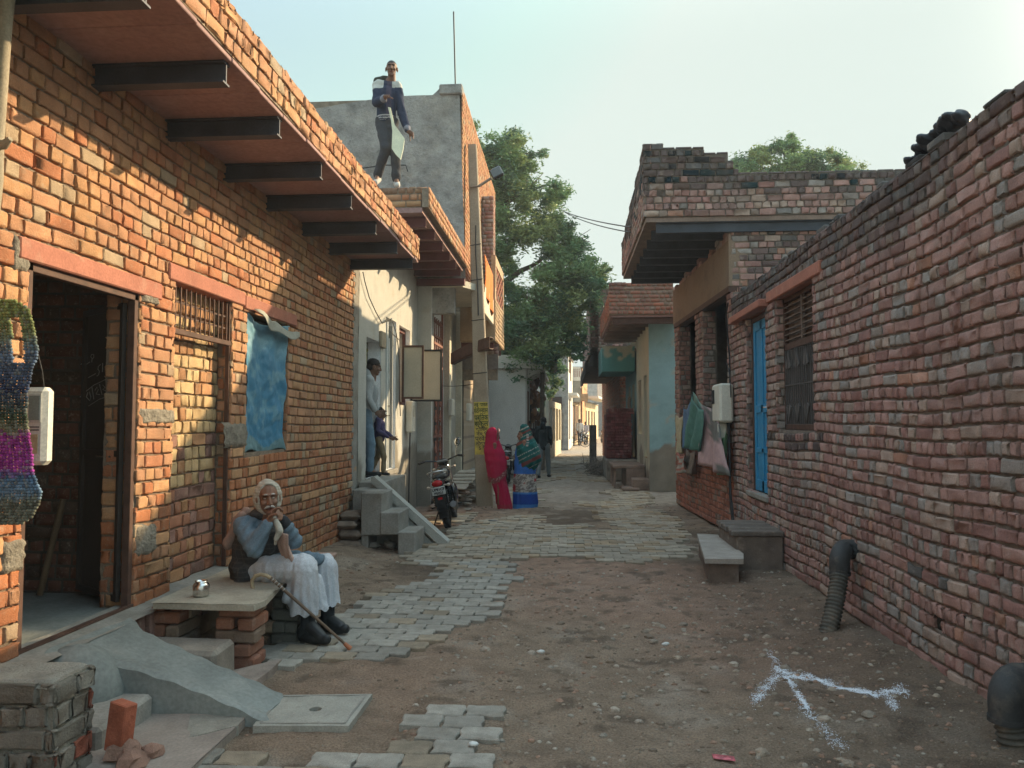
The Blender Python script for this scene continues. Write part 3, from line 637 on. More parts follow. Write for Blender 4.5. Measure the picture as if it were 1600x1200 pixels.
# window: lattice above, barred shutters with cast ornaments below
wf = MB(); x = RX0 + .09
for (y0, y1, z0, z1) in ((7.5, 7.55, 1.52, 2.98), (8.75, 8.8, 1.52, 2.98), (7.5, 8.8, 1.52, 1.58), (7.5, 8.8, 2.40, 2.47), (7.5, 8.8, 2.93, 2.98)): wf.box((x, y0, z0), (x + .05, y1, z1), bev=.004)
win = wf.build('window', M['rust'], hR)
wb = MB()
for i in range(17): wb.box((x + .0, 7.58 + i * .0725, 1.58), (x + .012, 7.592 + i * .0725, 2.40))
wb.box((x - .004, 7.5, 2.0), (x + .0, 8.8, 2.012)); 
for i in range(4):
    yc = 7.68 + i * .31
    for (z, s_) in ((1.60, 1), (2.38, -1)):
        for q in (-1, 1): wb.poly([(x - .012, yc, z), (x - .012, yc + .02 * q, z + .2 * s_), (x - .012, yc + .09 * q, z + .17 * s_), (x - .012, yc + .035 * q, z + .08 * s_)], (.01, 0, 0), 0)
wb.build('bars', mat('iron_grey', (.10, .09, .085), .6, .2, 6), win)
wb = MB(); 
for i in range(8): wb.box((x + .035, 7.56 + i * .15, 1.58), (x + .05, 7.56 + i * .15 + .146, 2.40), 0, np.array((.075, .06, .052)) * random.Random(i).uniform(.6, 1.3))
wb.build('shutter', mat('dark_shutter', (1, 1, 1), .8, .2, 6, .3, 40, attr=True), win)
wb = MB()
for i in range(7): wb.box((x + .0, 7.55, 2.5 + i * .062), (x + .03, 8.75, 2.512 + i * .062))
wb.box((x - .005, 8.1, 2.47), (x + .03, 8.14, 2.93)); wb.box((x + .045, 7.55, 2.47), (x + .055, 8.75, 2.93), 0)
wb.build('lattice', mat('lattice_wood', (.15, .105, .08), .8, .3, 9, .3, 40), win)
# ================================================================ RIGHT: open-fronted shop with stepped parapet
A_ = Vector((2.35, 11.1, 0)); B_ = Vector((2.16, 15.5, 0)); U_ = (B_ - A_).normalized(); N_ = Vector((-U_.y, U_.x, 0)); SL = (B_ - A_).length
def sp(s_, d=0, z=0): return A_ + U_ * s_ - N_ * d + Vector((0, 0, z))      # s along, d inward
hS = thing('open_fronted_shop', 'open-bayed brick shop with brown plaster band and stepped broken parapet above the canopy', 'shop', (2.4, 13, 0))
mb = MB()
OP = [(.25, 1.85, 1.28, 3.46), (2.45, 3.95, 1.28, 3.46)]
brick_panel(mb, sp(0), U_, (0, 0, 1), N_, SL, 3.47, OP, pal=lambda u, v, r: (pal_red if v < 1.3 else pal_old)(u, v, r) * (1 if v < 1.3 else .9), seed=81, lod=2, blackf=lambda p, r: .4 * (p[2] > 2.6 and r.random() < .3), mc=(.22, .18, .15))
for (s_, z0, z1, d) in ((1.85, 1.28, 3.46, .11), (3.95, 1.28, 3.46, .11)):
    brick_panel(mb, sp(s_, .004, z0), -N_, (0, 0, 1), -U_, .22, z1 - z0, (), pal=pal_old, seed=int(s_ * 9), mix=0)
def sbox(m_, s0, s1, d0, d1, z0, z1, mt=0, col=(1, 1, 1)):
    m_.poly([sp(s0, d0, z0), sp(s1, d0, z0), sp(s1, d1, z0), sp(s0, d1, z0)], (0, 0, z1 - z0), mt, col)
for (s0, s1, z0, z1) in ((0, .24, 0, 3.46), (1.86, 2.44, 1.25, 3.46), (3.96, SL, 0, 3.46), (.2, 3.98, 0, 1.25)): sbox(mb, s0, s1, .035, .24, z0, z1, 1, (.2, .17, .14))
# inner piers and back walls
for s_ in (.55, 1.75, 2.9): 
    o = sp(s_, 1.3, .0); mb.box((o.x, o.y, 0), (o.x + .35, o.y + .35, 4.4), 1, (.12, .10, .08)); brick_panel(mb, (o.x, o.y, 0), (1, 0, 0), (0, 0, 1), (0, -1, 0), .35, 4.4, (), pal=pal_old, lod=1, mortar=False, seed=5); brick_panel(mb, (o.x, o.y, 0), (0, 1, 0), (0, 0, 1), (-1, 0, 0), .35, 4.4, (), pal=pal_old, lod=1, mortar=False, seed=6)
mb.box((6.5, 11.1, 0), (6.7, 15.5, 4.5), 1, (.12, .1, .08)); mb.box((2.4, 15.4, 0), (6.5, 15.6, 4.5), 1, (.12, .1, .08)); mb.box((2.5, 11.12, 0), (6.5, 11.3, 4.44), 1, (.2, .17, .14))
brick_panel(mb, (2.37, 11.1, 2.9), (1, 0, 0), (0, 0, 1), (0, -1, 0), 4.1, 1.56, (), pal=pal_old, seed=84, blackf=lambda p, r: .7 * (r.random() < .45), mix=.1, mc=(.2, .17, .14))
mb.build('wall', OB, hS)
mb = MB(); sbox(mb, 0, SL, -.02, .25, 3.55, 4.22); 
mb.rough(.02, 3).build('plaster_band', mat('brown_plaster', (.235, .165, .115), .95, .2, 3, .5, 40, spots=[(3, .5, .7, (.17, .125, .10), .6)]), hS)
rgp = random.Random(31); s_ = 0.02
while s_ < SL - .2:
    k = rgp.randint(0, 2) if s_ > .9 else 2; mb = MB()
    for q in range(k): sbox(mb, s_, s_ + .21, .0 + rgp.uniform(-.01, .015), .22, 4.225 + q * .09, 4.305 + q * .09, 0, pal_old(0, 0, rgp))
    s_ += .225
    if k: mb.build('loose_brick', OB, hS)
mb = MB(); sbox(mb, 0, SL - .1, -.03, .16, 3.465, 3.548); mb.build('channel_beam', M['rust'], hS)
MB().box((2.4, 11.0, 1.0), (2.42, 11.01, 1.01)).build('nail', M['rust'], hS)
CX0, CX1, CY0, CY1 = 1.12, 6.6, 11.0, 15.45
MB().box((CX0 + .03, CY0 + .03, 4.475), (CX1, CY1 - .03, 4.54)).build('roof', mat('roof_stone', (.22, .16, .13), .9), hS)
for i, yv in enumerate((11.55, 12.15, 12.75, 13.35, 13.95, 14.55, 15.1)):
    b_ = MB(); ibeam(b_, (1.28, yv, 4.473), (2.6, yv, 4.473), .15, .09); b_.build('beam', M['steelbeam'], hS)
b_ = MB(); ibeam(b_, (1.3, 11.09, 4.473), (4.6, 11.09, 4.473), .15, .09); b_.build('beam', M['steelbeam'], hS)
mb = MB(); NH = 1.07
prof = [(0, .28, .0), (.28, .86, .06), (.86, 1.2, .15), (1.2, 1.27, .27), (1.27, 1.34, .40), (1.34, 5.4, .45)]
hh = [(a, b, NH - c, NH + 1) for (a, b, c) in prof if c > 0]
bl2 = lambda p, r: .8 * (r.random() < float(sst(4.75, 5.2, p[2]))) + .35 * (r.random() < .2)
brick_panel(mb, (CX0, CY0, 4.545), (1, 0, 0), (0, 0, 1), (0, -1, 0), 5.4, NH, hh, pal=pal_old, seed=91, blackf=bl2, mix=.08, mortar=False, jag=.006, mc=(.2, .17, .14), ch=.097)
for (a, b, c) in prof: mb.box((CX0 + a + (.014 if a == 0 else 0), CY0 + .014, 4.545), (CX0 + b, CY0 + .115, 4.545 + NH - c - .02), 1, (.17, .145, .12)); brick_panel(mb, (CX0 + a, CY0, 4.545 + NH - c), (1, 0, 0), (0, 1, 0), (0, 0, 1), b - a, .115, (), pal=pal_old, blackf=lambda p, r: .85, ch=.115, lod=1, mortar=False, seed=4)
stp = [(0, .6, 0), (.6, 1.5, .1), (1.5, 2.6, .19), (2.6, 3.6, .29), (3.6, 4.45, .39)]
hh = [(a, b, NH - c, NH + 1) for (a, b, c) in stp if c > 0]
brick_panel(mb, (CX0, CY0, 4.545), (0, 1, 0), (0, 0, 1), (-1, 0, 0), 4.45, NH, hh, pal=lambda u, v, r: pal_old(u, v, r) * .95, seed=92, blackf=bl2, mortar=False, mix=.2, ch=.097)
for (a, b, c) in stp: mb.box((CX0 + .014, CY0 + .1 + a, 4.545), (CX0 + .11, CY0 + b, 4.545 + NH - c - .01), 1, (.17, .145, .12))
brick_panel(mb, (CX0 + .115, CY0, 4.545), (0, 1, 0), (0, 0, 1), (1, 0, 0), 4.45, NH, hh, pal=pal_old, seed=93, mortar=False, lod=1)
mb.build('parapet', OB, hS)
# ================================================================ LEFT: whitewashed house with three openings and a red-beamed canopy
def wall_holes(mb, X, y0, y1, z0, z1, holes, th=.22, mt=0, amp=.006, seed=1, dirt=None, cols=None):
    """plaster wall facing +X with openings (y0,y1,z0,z1); outer face is a fine uneven sheet"""
    yb = sorted({y0, y1, *[h[i] for h in holes for i in (0, 1)]}); zb = sorted({z0, z1, *[h[i] for h in holes for i in (2, 3)]})
    for a, b in zip(yb[:-1], yb[1:]):
        for c, d in zip(zb[:-1], zb[1:]):
            if any(h[0] <= a + 1e-6 and b <= h[1] + 1e-6 and h[2] <= c + 1e-6 and d <= h[3] + 1e-6 for h in holes): continue
            ny = max(2, int((b - a) / .07) + 1); nz = max(2, int((d - c) / .07) + 1)
            yy, zz = np.meshgrid(np.linspace(a, b, ny), np.linspace(c, d, nz), indexing='ij')
            P = np.stack([X + amp * (fbm(yy * 2 + seed, zz * 2, 3) - .45) * 2, yy, zz], -1); C = np.ones(P.shape) if cols is None else cols(yy, zz)
            mb.grid(P, mt, C)
    for (a, b, c, d) in holes:
        e = amp * .5
        for q in ([(X - e, b, c), (X - th, b, c), (X - th, b, d), (X - e, b, d)], [(X - e, a, c), (X - th, a, c), (X - th, a, d), (X - e, a, d)], [(X - e, a, d), (X - e, b, d), (X - th, b, d), (X - th, a, d)], [(X - e, a, c), (X - e, b, c), (X - th, b, c), (X - th, a, c)]):
            mb.add(np.array(q), [(0, 1, 2, 3)], mt, (.95, .95, .95) if cols is not None else (1, 1, 1))
WC = np.array((.44, .435, .395)); GR = np.array((.22, .20, .165)); PK = np.array((.40, .36, .29))
def lime(base_z=1.35, wc=WC, amp=.9, seed=0):
    def f(y, z):
        n = fbm(y * 1.3 + seed, z * 1.3, 4); n2 = fbm(y * 5 + seed, z * 5, 3)
        t = sst(.0, .10, (base_z - z) + (n - .47) * amp * 2.2 + (n2 - .45) * .35)
        k = sst(.60, .68, fbm(y * 6 + seed + 4, z * 4, 3)) * .6
        c = wc * (1 - .10 * sst(.5, .65, n2)[..., None]); c = c * (1 - k[..., None]) + PK * k[..., None]
        return c * (1 - t[..., None]) + (GR * (.75 + .6 * n2[..., None])) * t[..., None]
    return f
limem = mat('limewash', (1, 1, 1), .93, .06, 4, .35, 35, attr=True)
hB = thing('whitewashed_house', 'peeling whitewashed house with three tall openings and folded-out shutters above the concrete stairs', 'house', (LX0, 12, 0))
mb = MB(); DW = [(10.78, 11.62, .80, 2.83), (11.95, 12.68, .84, 3.28), (12.92, 13.82, 1.9, 3.27)]
wall_holes(mb, LX0 + .01, 10.36, 14.56, 0, 4.55, DW, .2, cols=lime(1.25))
mb.build('wall', limem, hB)
mb = MB(); mb.box((-8, 14.5, 0), (LX0 - .3, 14.56, 4.5)); mb.box((-8, 10.4, 0), (-7.9, 14.5, 4.5)); mb.box((-7.9, 10.375, 0), (LX0 - .21, 10.42, 4.5)); mb.build('back_wall', M['cream'], hB)
MB().box((-7.9, 10.42, .6), (LX0 - .02, 14.5, .80)).build('floor', M['cement'], hB)
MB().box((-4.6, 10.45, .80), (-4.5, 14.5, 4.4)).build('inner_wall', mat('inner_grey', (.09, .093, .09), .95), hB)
MB().box((-8, 10.38, 4.50), (-1.98, 14.56, 4.57)).build('roof', M['soffit'], hB)
for yv in (10.62, 11.35, 12.1, 12.85, 13.55, 14.2):
    b_ = MB(); ibeam(b_, (LX0 - .1, yv, 4.498), (-1.97, yv, 4.498), .15, .09); b_.build('beam', M['redbeam'], hB)
b_ = MB(); b_.box((LX0, 14.40, 4.22), (-1.93, 14.54, 4.34)); b_.build('beam', M['redbeam'], hB)
pb = MB(); brick_box(pb, -2.0, -1.88, 10.38, 14.56, 4.575, 4.86, '+x-x', seed=177, ch=.095, jag=.005); brick_box(pb, -4.6, -2.0, 10.38, 10.5, 4.575, 4.86, '-y+y', seed=178, ch=.095, blackf=lambda p, r: .5 * (p[2] > 4.75)); pb.build('parapet', BR, hB)
# door one: open leaf inside
m_ = MB(); m_.box((LX0 - .75, 11.58, .82), (LX0 - .2, 11.615, 2.8)); m_.build('door_leaf', mat('grey_paint', (.33, .36, .36), .8), hB)
# door two: steel channel frame and leaf edge with bolts
m_ = MB()
for (a, b) in (((LX0 - .02, 11.95, .86), (LX0 + .035, 12.02, 3.2)), ((LX0 - .02, 12.10, .86), (LX0 + .03, 12.14, 2.95))): m_.box(a, b, bev=.005)
m_.build('door_frame', mat('pale_steel', (.50, .52, .50), .5, .1, 6), hB)
m_ = MB(); m_.box((LX0 - .6, 12.55, .86), (LX0 - .02, 12.60, 3.2)); m_.box((LX0 - .15, 12.16, .86), (LX0 - .1, 12.55, 3.2), 0); l2 = m_.build('door_leaf', mat('dull_steel', (.27, .28, .27), .6, .2), hB)
for z in (1.7, 1.85, 1.35): MB().box((LX0 + .03, 12.0, z), (LX0 + .05, 12.14, z + .02), bev=.003).build('bolt', M['steel'], l2)
MB().box((LX0 - .02, 11.93, .76), (LX0 + .06, 12.72, .84), bev=.01).build('door_sill', M['cement'], hB)
m_ = MB(); 
for q in (((LX0 - .12, 12.92, 1.9), (LX0 - .07, 12.98, 3.27)), ((LX0 - .12, 13.76, 1.9), (LX0 - .07, 13.82, 3.27)), ((LX0 - .12, 12.98, 3.2), (LX0 - .07, 13.76, 3.27)), ((LX0 - .12, 12.98, 1.9), (LX0 - .07, 13.76, 1.96))): m_.box(*q)
w_ = m_.build('window', M['redbeam'], hB)
MB().box((LX0 - .19, 12.93, 1.9), (LX0 - .17, 13.81, 3.26)).build('pane', mat('pale_pane', (.45, .38, .30), .6), w_)
def shutter(y, x0, x1, z0, z1, fr, name):
    m_ = MB(); t = .035
    for (a, b, c, d) in ((x0, x1, z0, z0 + t), (x0, x1, z1 - t, z1), (x0, x0 + t, z0 + t, z1 - t), (x1 - t, x1, z0 + t, z1 - t)): m_.box((a, y - .02, c), (b, y + .012, d), bev=.003)
    o = m_.build(name, M[fr], hB); MB().box((x0 + t, y - .006, z0 + t), (x1 - t, y + .006, z1 - t)).build('panel', mat('shutter_panel', (.42, .385, .30), .8, .06, 4, .1, 60), o); return o
shutter(12.98, LX0 + .05, LX0 + .43, 2.0, 2.92, 'rust', 'shutter'); shutter(13.86, LX0 + .02, LX0 + .60, 1.98, 2.93, 'blk', 'shutter')
# electric box, cable, small box by the doors
eb = thing('meter_box', 'weathered cream electricity meter box on the whitewashed wall under the shutters', 'meter box', (LX0 + .06, 13.55, 1.5))
MB().box((LX0 + .02, 13.42, 1.42), (LX0 + .15, 13.68, 1.98), bev=.02).build('casing', M['plast'], eb); MB().box((LX0 + .152, 13.46, 1.7), (LX0 + .158, 13.64, 1.9), bev=.002).build('cover', mat('box_cover', (.5, .47, .38), .6), eb)
MB().tube([(LX0 + .08, 13.55, 1.42), (LX0 + .07, 13.56, .9), (LX0 + .05, 13.62, .3), (LX0 + .05, 13.6, .05)], .012).build('conduit', M['wire'], eb)
wr = MB(); pts = [atX(*p, LX0 + .05) for p in ((567, 425), (570, 440), (577, 465), (587, 487), (597, 505), (606, 498), (613, 502), (619, 520), (622, 540), (624, 575), (624, 625), (626, 650))]; wr.tube(pts, .008, 5)
pts = [atX(*p, LX0 + .05) for p in ((608, 516), (618, 526), (625, 532))]; wr.tube(pts, .007, 5)
tag(wr.build('cable', M['wire']), 'thin black cable sagging down the sunlit whitewashed wall', 'cable')
m_ = MB().tube([atX(597, 505, LX0 + .05), atX(612, 498, LX0 + .25)], .012, 6); tag(m_.build('lamp_bracket', mat('bracket', (.5, .48, .42), .6)), 'short pale bracket arm sticking out above the second doorway', 'bracket')
m_ = MB().box(tuple(atX(594, 542, LX0 + .03) - Vector((.02, 0, .0))), tuple(atX(601, 520, LX0 + .03) + Vector((.03, 0, 0))), bev=.01); tag(m_.build('switch_board', mat('tan_board', (.33, .27, .19), .8)), 'small tan wooden switch board between the two doorways', 'switch board')
ln = MB(); c = Vector((LX0 - .08, 11.05, 2.62)); ln.tube([(c.x, c.y, 2.83), (c.x, c.y, 2.68)], .004, 5); ln.lathe([(.0, .07), (.03, .06), (.045, .03), (.02, 0), (.03, -.02), (.025, -.12), (.006, -.3)], tuple(c), 10)
tag(ln.build('hanging_charm', mat('charm', (.16, .15, .05), .7, .4, 20)), 'small yellow and black charm hanging in the first doorway', 'charm')
# ---- concrete stairs with a ramp strip
stt = thing('concrete_stairs', 'bare concrete stairs of three steps with a drain hollow, climbing to the first doorway', 'stairs', (-2.4, 10.3, 0))
mb = MB()
def sblock(x0, x1, y0, y1, z0, z1): mb.box((x0, y0, z0), (x1, y1, z1), bev=.012)
sblock(-2.57, -2.30, 9.52, 10.1, .19, .72); sblock(-2.32, -2.08, 9.50, 10.1, .20, .48); sblock(-2.09, -1.87, 9.48, 10.1, -.05, .24); sblock(-2.8, -2.5, 9.95, 10.36, -.05, .72); sblock(LX0 + .03, -2.50, 10.34, 11.9, -.05, .79); sblock(-2.57, -2.48, 9.54, 10.1, -.05, .2); sblock(-2.5, -2.1, 9.98, 10.08, -.05, .25); mb.rough(.014, 5); mb.build('steps', M['cement'], stt)
rp = MB(); pr = [(-2.60, .87), (-2.60, .80), (-1.66, -.03), (-1.56, -.03), (-1.57, .03), (-2.56, .885)]
rp.poly([(x, 10.12, z) for x, z in pr], (0, .2, 0)); rp.poly([(-2.5, 10.16, -.05), (-1.72, 10.16, -.05), (-2.5, 10.16, .72)], (0, .12, 0)); rp.rough(.008, 5); rp.build('wheel_ramp', mat('pale_cement', (.36, .35, .31), .9, .15, 4, .4, 50), stt)
for i, (x, y, r) in enumerate(((-2.44, 9.68, .08), (-2.24, 9.72, .09), (-2.33, 9.95, .07))):
    v, f = stone_pts(random.Random(i), x, y, .04, r, .7); m_ = MB().add(v, f); tag(m_.build('rubble_stone', M['cement']), ('leftmost', 'rightmost', 'hindmost')[i] + ' grey stone in the dark hollow under the stairs', 'stone', 'stones under the stairs')
# rough stones stacked at wall corner beside the stairs
rk = random.Random(6)
for i, (x, y, z, sx, sy, sz, lb) in enumerate(((-2.72, 9.66, .06, .16, .2, .09, 'bottom rounded brick in the little stack beside the stairs'), (-2.72, 9.68, .19, .15, .19, .08, 'second rounded brick from the bottom beside the stairs'), (-2.76, 9.66, .31, .14, .18, .07, 'third rounded brick from the bottom beside the stairs'), (-2.73, 9.7, .42, .14, .17, .07, 'topmost rounded brick of the stack beside the stairs'))):
    m_ = MB().box((x - sx, y - sy, z - sz * .7), (x + sx, y + sy, z + sz * .7), bev=.045); m_.rough(.03, 6, i); tag(m_.build('worn_brick', mat('worn_brick', (.19, .145, .11), .95, .3, 8, .6, 50)), lb, 'brick', 'worn bricks stacked by the stairs')
# ================================================================ LEFT: grey plastered tall house with iron gate
hC = thing('tall_grey_house', 'tall house with a bare grey cement side wall, sunlit brick front and carved iron gate', 'house', (-2.9, 17, 0))
CX = -2.58
mb = MB(); nx, nz = 60, 90
X_, Z_ = np.meshgrid(np.linspace(-6.5, -2.06, nx), np.linspace(4.3, 8.15, nz), indexing='ij'); Xs = X_ + (8.15 - Z_) * .035 * sst(-3.5, -2.06, X_)
Pm = np.stack([Xs, 14.58 - .03 * fbm(X_ * 2, Z_ * 2, 4) - .0, Z_ - .16 * sst(-2.4, -2.6, X_) * sst(7.2, 8.15, Z_) - .28 * sst(-3.0, -6.0, X_) * sst(6.5, 8.15, Z_)], -1)
mb.grid(Pm, 0); mb.box((-6.5, 14.6, 3.7), (-2.15, 14.8, 7.8)); mb.build('cement_side_wall', M['greycem'], hC)
ct = MB(); ct.box((-2.45, 14.50, 7.98), (-2.0, 14.78, 8.18), bev=.02); ct.build('corner_block', M['greycem'], hC)
mb = MB()
brick_panel(mb, (-2.0, 14.6, 4.3), (0, 1, 0), (0, 0, 1), (1, 0, 0), 6.9, 3.85, [(4.4, 6.4, .5, 2.5)], seed=201, lod=1)
mb.box((-6.4, 14.85, 4.3), (-2.02, 15.0, 8.05), 1, MORT); mb.box((-2.2, 14.8, 4.3), (-2.02, 19.0, 8.1), 1, MORT); mb.box((-2.2, 19.0, 6.8), (-2.02, 21.5, 8.1), 1, MORT); mb.box((-2.2, 21.0, 4.3), (-2.02, 21.5, 8.1), 1, MORT); mb.box((-2.2, 19.0, 4.3), (-2.02, 21.0, 4.8), 1, MORT)
brick_box(mb, -1.99, -1.72, 18.0, 18.5, 4.3, 7.0, '+x-y', seed=205, pal=pal_old, blackf=lambda p, r: 0)
mb.build('brick_front', BR, hC)
mb = MB(); 
mb.poly([(-2.6, 14.56, 4.20), (-1.98, 14.56, 4.20), (-1.66, 15.2, 4.20), (-1.66, 17.15, 4.20), (-2.6, 17.15, 4.20)], (0, 0, .13)); mb.box((-1.70, 15.1, 3.8), (-1.63, 17.15, 4.36), bev=.01)
mb.build('balcony_slab', M['cream'], hC)
mb = MB(); wall_holes(mb, CX, 14.58, 17.8, 0, 4.2, [(14.80, 16.05, .55, 3.95)], .3, cols=lime(1.1, seed=30))
mb.box((LX0 + .02, 14.57, 0), (CX + .0, 14.60, 4.2), 0); mb.build('wall', limem, hC)
mb = MB(); wall_holes(mb, 0, 0, 1, 0, 1, [], .1); 
pl = MB(); X_, Z_ = np.meshgrid(np.linspace(LX0 - .3, CX, 12), np.linspace(0, 4.25, 60), indexing='ij'); pl.grid(np.stack([X_, X_ * 0 + 14.555, Z_], -1), 0, lime(1.15, seed=11)(X_, Z_)); pl.build('pillar', limem, hC)
m_ = MB(); m_.box((CX - .02, 17.8, 0), (CX + .13, 18.0, 4.2)); m_.box((CX - .3, 16.06, 0), (CX + .12, 16.3, 4.1)); m_.build('pilaster', M['cream'], hC)
# gate: framed leaf, lattice head, curled ironwork over dark sheet
gx = CX - .03; gt = MB()
for (a, b, c, d) in ((14.82, 14.88, .57, 3.93), (15.97, 16.03, .57, 3.93), (15.42, 15.46, .57, 3.0), (14.94, 15.97, .57, .63), (14.94, 15.97, 2.98, 3.05), (14.88, 15.97, 3.87, 3.93), (14.88, 15.97, 3.6, 3.65), (14.94, 15.97, 3.3, 3.35), (14.94, 15.97, 3.15, 3.2), (14.94, 15.97, 2.7, 2.75), (14.94, 15.97, 2.3, 2.34), (14.94, 15.97, 1.3, 1.34)): gt.box((gx - .02, a, c), (gx + .02, b, d))
for i in range(4): gt.box((gx - .01, 15.08 + i * .22, 2.98), (gx + .01, 15.12 + i * .22, 3.7))
gate = gt.build('gate', mat('gate_red', (.23, .10, .075), .7, .2), hC)
MB().box((gx - .06, 14.9, .57), (gx - .04, 16.0, 3.0)).build('sheet', mat('gate_dark', (.05, .045, .042), .6), gate)
for by in (15.19, 15.72):
    sc = MB()
    for k in range(7):
        zc = .8 + k * .31
        for sg in (-1, 1):
            sc.tube([(gx + .01, by + sg * (.02 + .09 * math.sin(t * 5)) * (1 - t * .3), zc - .12 + .24 * t) for t in np.linspace(0, 1, 8)], .011, 4)
        sc.tube([(gx + .012, by + .05 * math.cos(t), zc + .05 * math.sin(t)) for t in np.linspace(0, 6.28, 9)], .01, 4)
    sc.build('scrollwork', M['redstone'], gate)
MB().box((CX - .35, 14.8, .4), (CX + .02, 16.1, .55), bev=.01).build('door_step', M['cement'], hC)
# antenna rod on the tall house
m_ = MB().tube([(-2.15, 14.7, 7.9), (-2.2, 14.7, 9.72)], .014, 6); ao = m_.build('antenna_rod', M['wire']); tag(ao, 'thin metal rod rising from the corner of the tall grey wall', 'rod')
m_ = MB().tube([atY(565, 263, 14.5), atY(600, 258, 14.5), atY(634, 258, 14.5), atY(637, 268, 14.5)], .012, 5); tag(m_.build('wall_pipe', M['wire']), 'thin dark pipe running across the grey cement wall behind the man', 'pipe')
# ================================================================ LEFT: next houses: tiled facade, brick jali balcony, orange cloth
hD = thing('tiled_front_house', 'house with sunlit patterned tile front, dark doorways and a cantilevered brick lattice balcony', 'house', (-2.5, 19, 0))
mb = MB(); DX = -2.42
wall_holes(mb, DX, 18.0, 23.9, 0, 3.3, [(20.2, 20.75, .5, 2.5), (21.3, 21.9, .5, 3.0), (22.3, 23.0, .6, 2.3)], .2)
tile = mat('patterned_tile', (.42, .33, .235), .6, .1, 4, .1, 30, stripe=[(1, 4.2, (.55, .47, .38), .12, .7), (2, 3.3, (.50, .42, .33), .2, .7), (2, 1.65, (.16, .12, .10), .10, .7)])
mb.build('wall', tile, hD)
MB().box((-7, 18.02, 0), (DX - .5, 18.2, 3.3)).build('side_wall', M['cream'], hD)
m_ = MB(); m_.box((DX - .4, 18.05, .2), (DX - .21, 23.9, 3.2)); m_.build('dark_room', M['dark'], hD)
for (a, b) in ((20.2, 20.75), (21.3, 21.9)):
    m_ = MB()
    for k in range(5): m_.box((DX - .09, a + .02 + k * (b - a - .06) / 4, .5), (DX - .07, a + .05 + k * (b - a - .06) / 4, 2.5))
    for k in range(9): m_.tube([(DX - .07, a + .1 + (b - a - .2) * (t * .5 + .25 * (1 + math.sin(t * 6 + k))), .6 + k * .21 + t * .2) for t in np.linspace(0, 1, 7)], .012, 4)
    m_.build('iron_door', mat('iron_door', (.13, .09, .075), .7), hD)
mb = MB(); brick_panel(mb, (-2.58, 18.0, 3.2), (1, 0, 0), (0, 0, 1), (0, -1, 0), 1.0, .95, (), pal=pal_old, lod=1, seed=300); mb.box((-3.2, 18.02, 2.6), (-1.62, 18.2, 4.6), 1, MORT)
mb.box((-2.6, 17.98, 2.85), (-1.6, 18.06, 3.2), 1, (.2, .17, .15)); mb.build('bay_wall', OB, hD)
# balcony
mb = MB(); bx0, bx1, by0, by1 = -2.4, -1.60, 17.2, 19.6
mb.box((bx0, by0, 3.45), (bx1, by0 + .1, 4.65)); mb.box((bx1 - .1, by0 + .1, 3.45), (bx1, by1, 4.4)); mb.box((bx0, by0 + .1, 3.42), (bx1 - .1, by1, 3.5))
mb.box((bx0, by0, 4.65), (bx1 - .3, by0 + .1, 4.9)); mb.box((bx1 - .1, by0 + .1, 4.4), (bx1, by0 + .25, 5.2)); mb.box((bx1 - .1, by1 - .15, 4.4), (bx1, by1, 5.4)); mb.box((bx1 - .1, by0 + .1, 5.2), (bx1, by1, 5.42))
brick_panel(mb, (bx1 + .012, by0, 3.45), (0, 1, 0), (0, 0, 1), (1, 0, 0), by1 - by0, .95, (), pal=lambda u, v, r: np.array((1, .8, .62)) * r.uniform(.7, 1.1), lod=1, mortar=False, seed=330)
mb.build('balcony', mat('sandy_plaster', (.42, .30, .19), .9, .15, 3, .4, 40), hD)
mb = MB()
for k in range(9):
    for j in range(7):
        if (k + j) % 2 == 0: mb.box((bx1 - .08, by0 + .26 + k * .235, 4.42 + j * .11), (bx1 - .01, by0 + .26 + k * .235 + .22, 4.42 + j * .11 + .095), 0, pal_red(0, 0, random.Random(k * 9 + j)))
        else: mb.box((bx1 - .08, by0 + .26 + k * .235 + .06, 4.42 + j * .11), (bx1 - .03, by0 + .26 + k * .235 + .16, 4.42 + j * .11 + .1), 0, pal_red(0, 0, random.Random(k * 9 + j)) * .8)
mb.build('brick_lattice', OB, hD)
for i in range(4): m_ = MB(); ibeam(m_, (bx0, by0 + .2 + i * .65, 3.42), (bx1 - .05, by0 + .2 + i * .65, 3.42), .13, .09); m_.build('beam', M['redbeam'], hD)
m_ = MB().box((-1.98, 16.2, 3.9), (-1.66, 17.2, 4.2), bev=.02); m_.build('white_block', M['white'], hD)
cl = MB(); P_ = np.zeros((12, 24, 3))
for i in range(12):
    for j in range(24):
        u, v = i / 11, j / 23; a = Vector((-1.66, 15.2, 4.98)).lerp(Vector((-1.64, 16.75, 4.85)), u); L = .78 + .15 * u
        P_[i, j] = (a.x + .04 * math.sin(u * 14 + v * 3) * v + .03, a.y + .06 * math.sin(v * 5 + u * 3), a.z - L * v)
cl.grid(P_); clo = cl.build('hanging_cloth', mat('orange_cloth', (.62, .17, .03), .85, .1, 4, .2, 30), solid=.006); tag(clo, 'bright orange cloth hung over the wall behind the concrete pole', 'cloth')
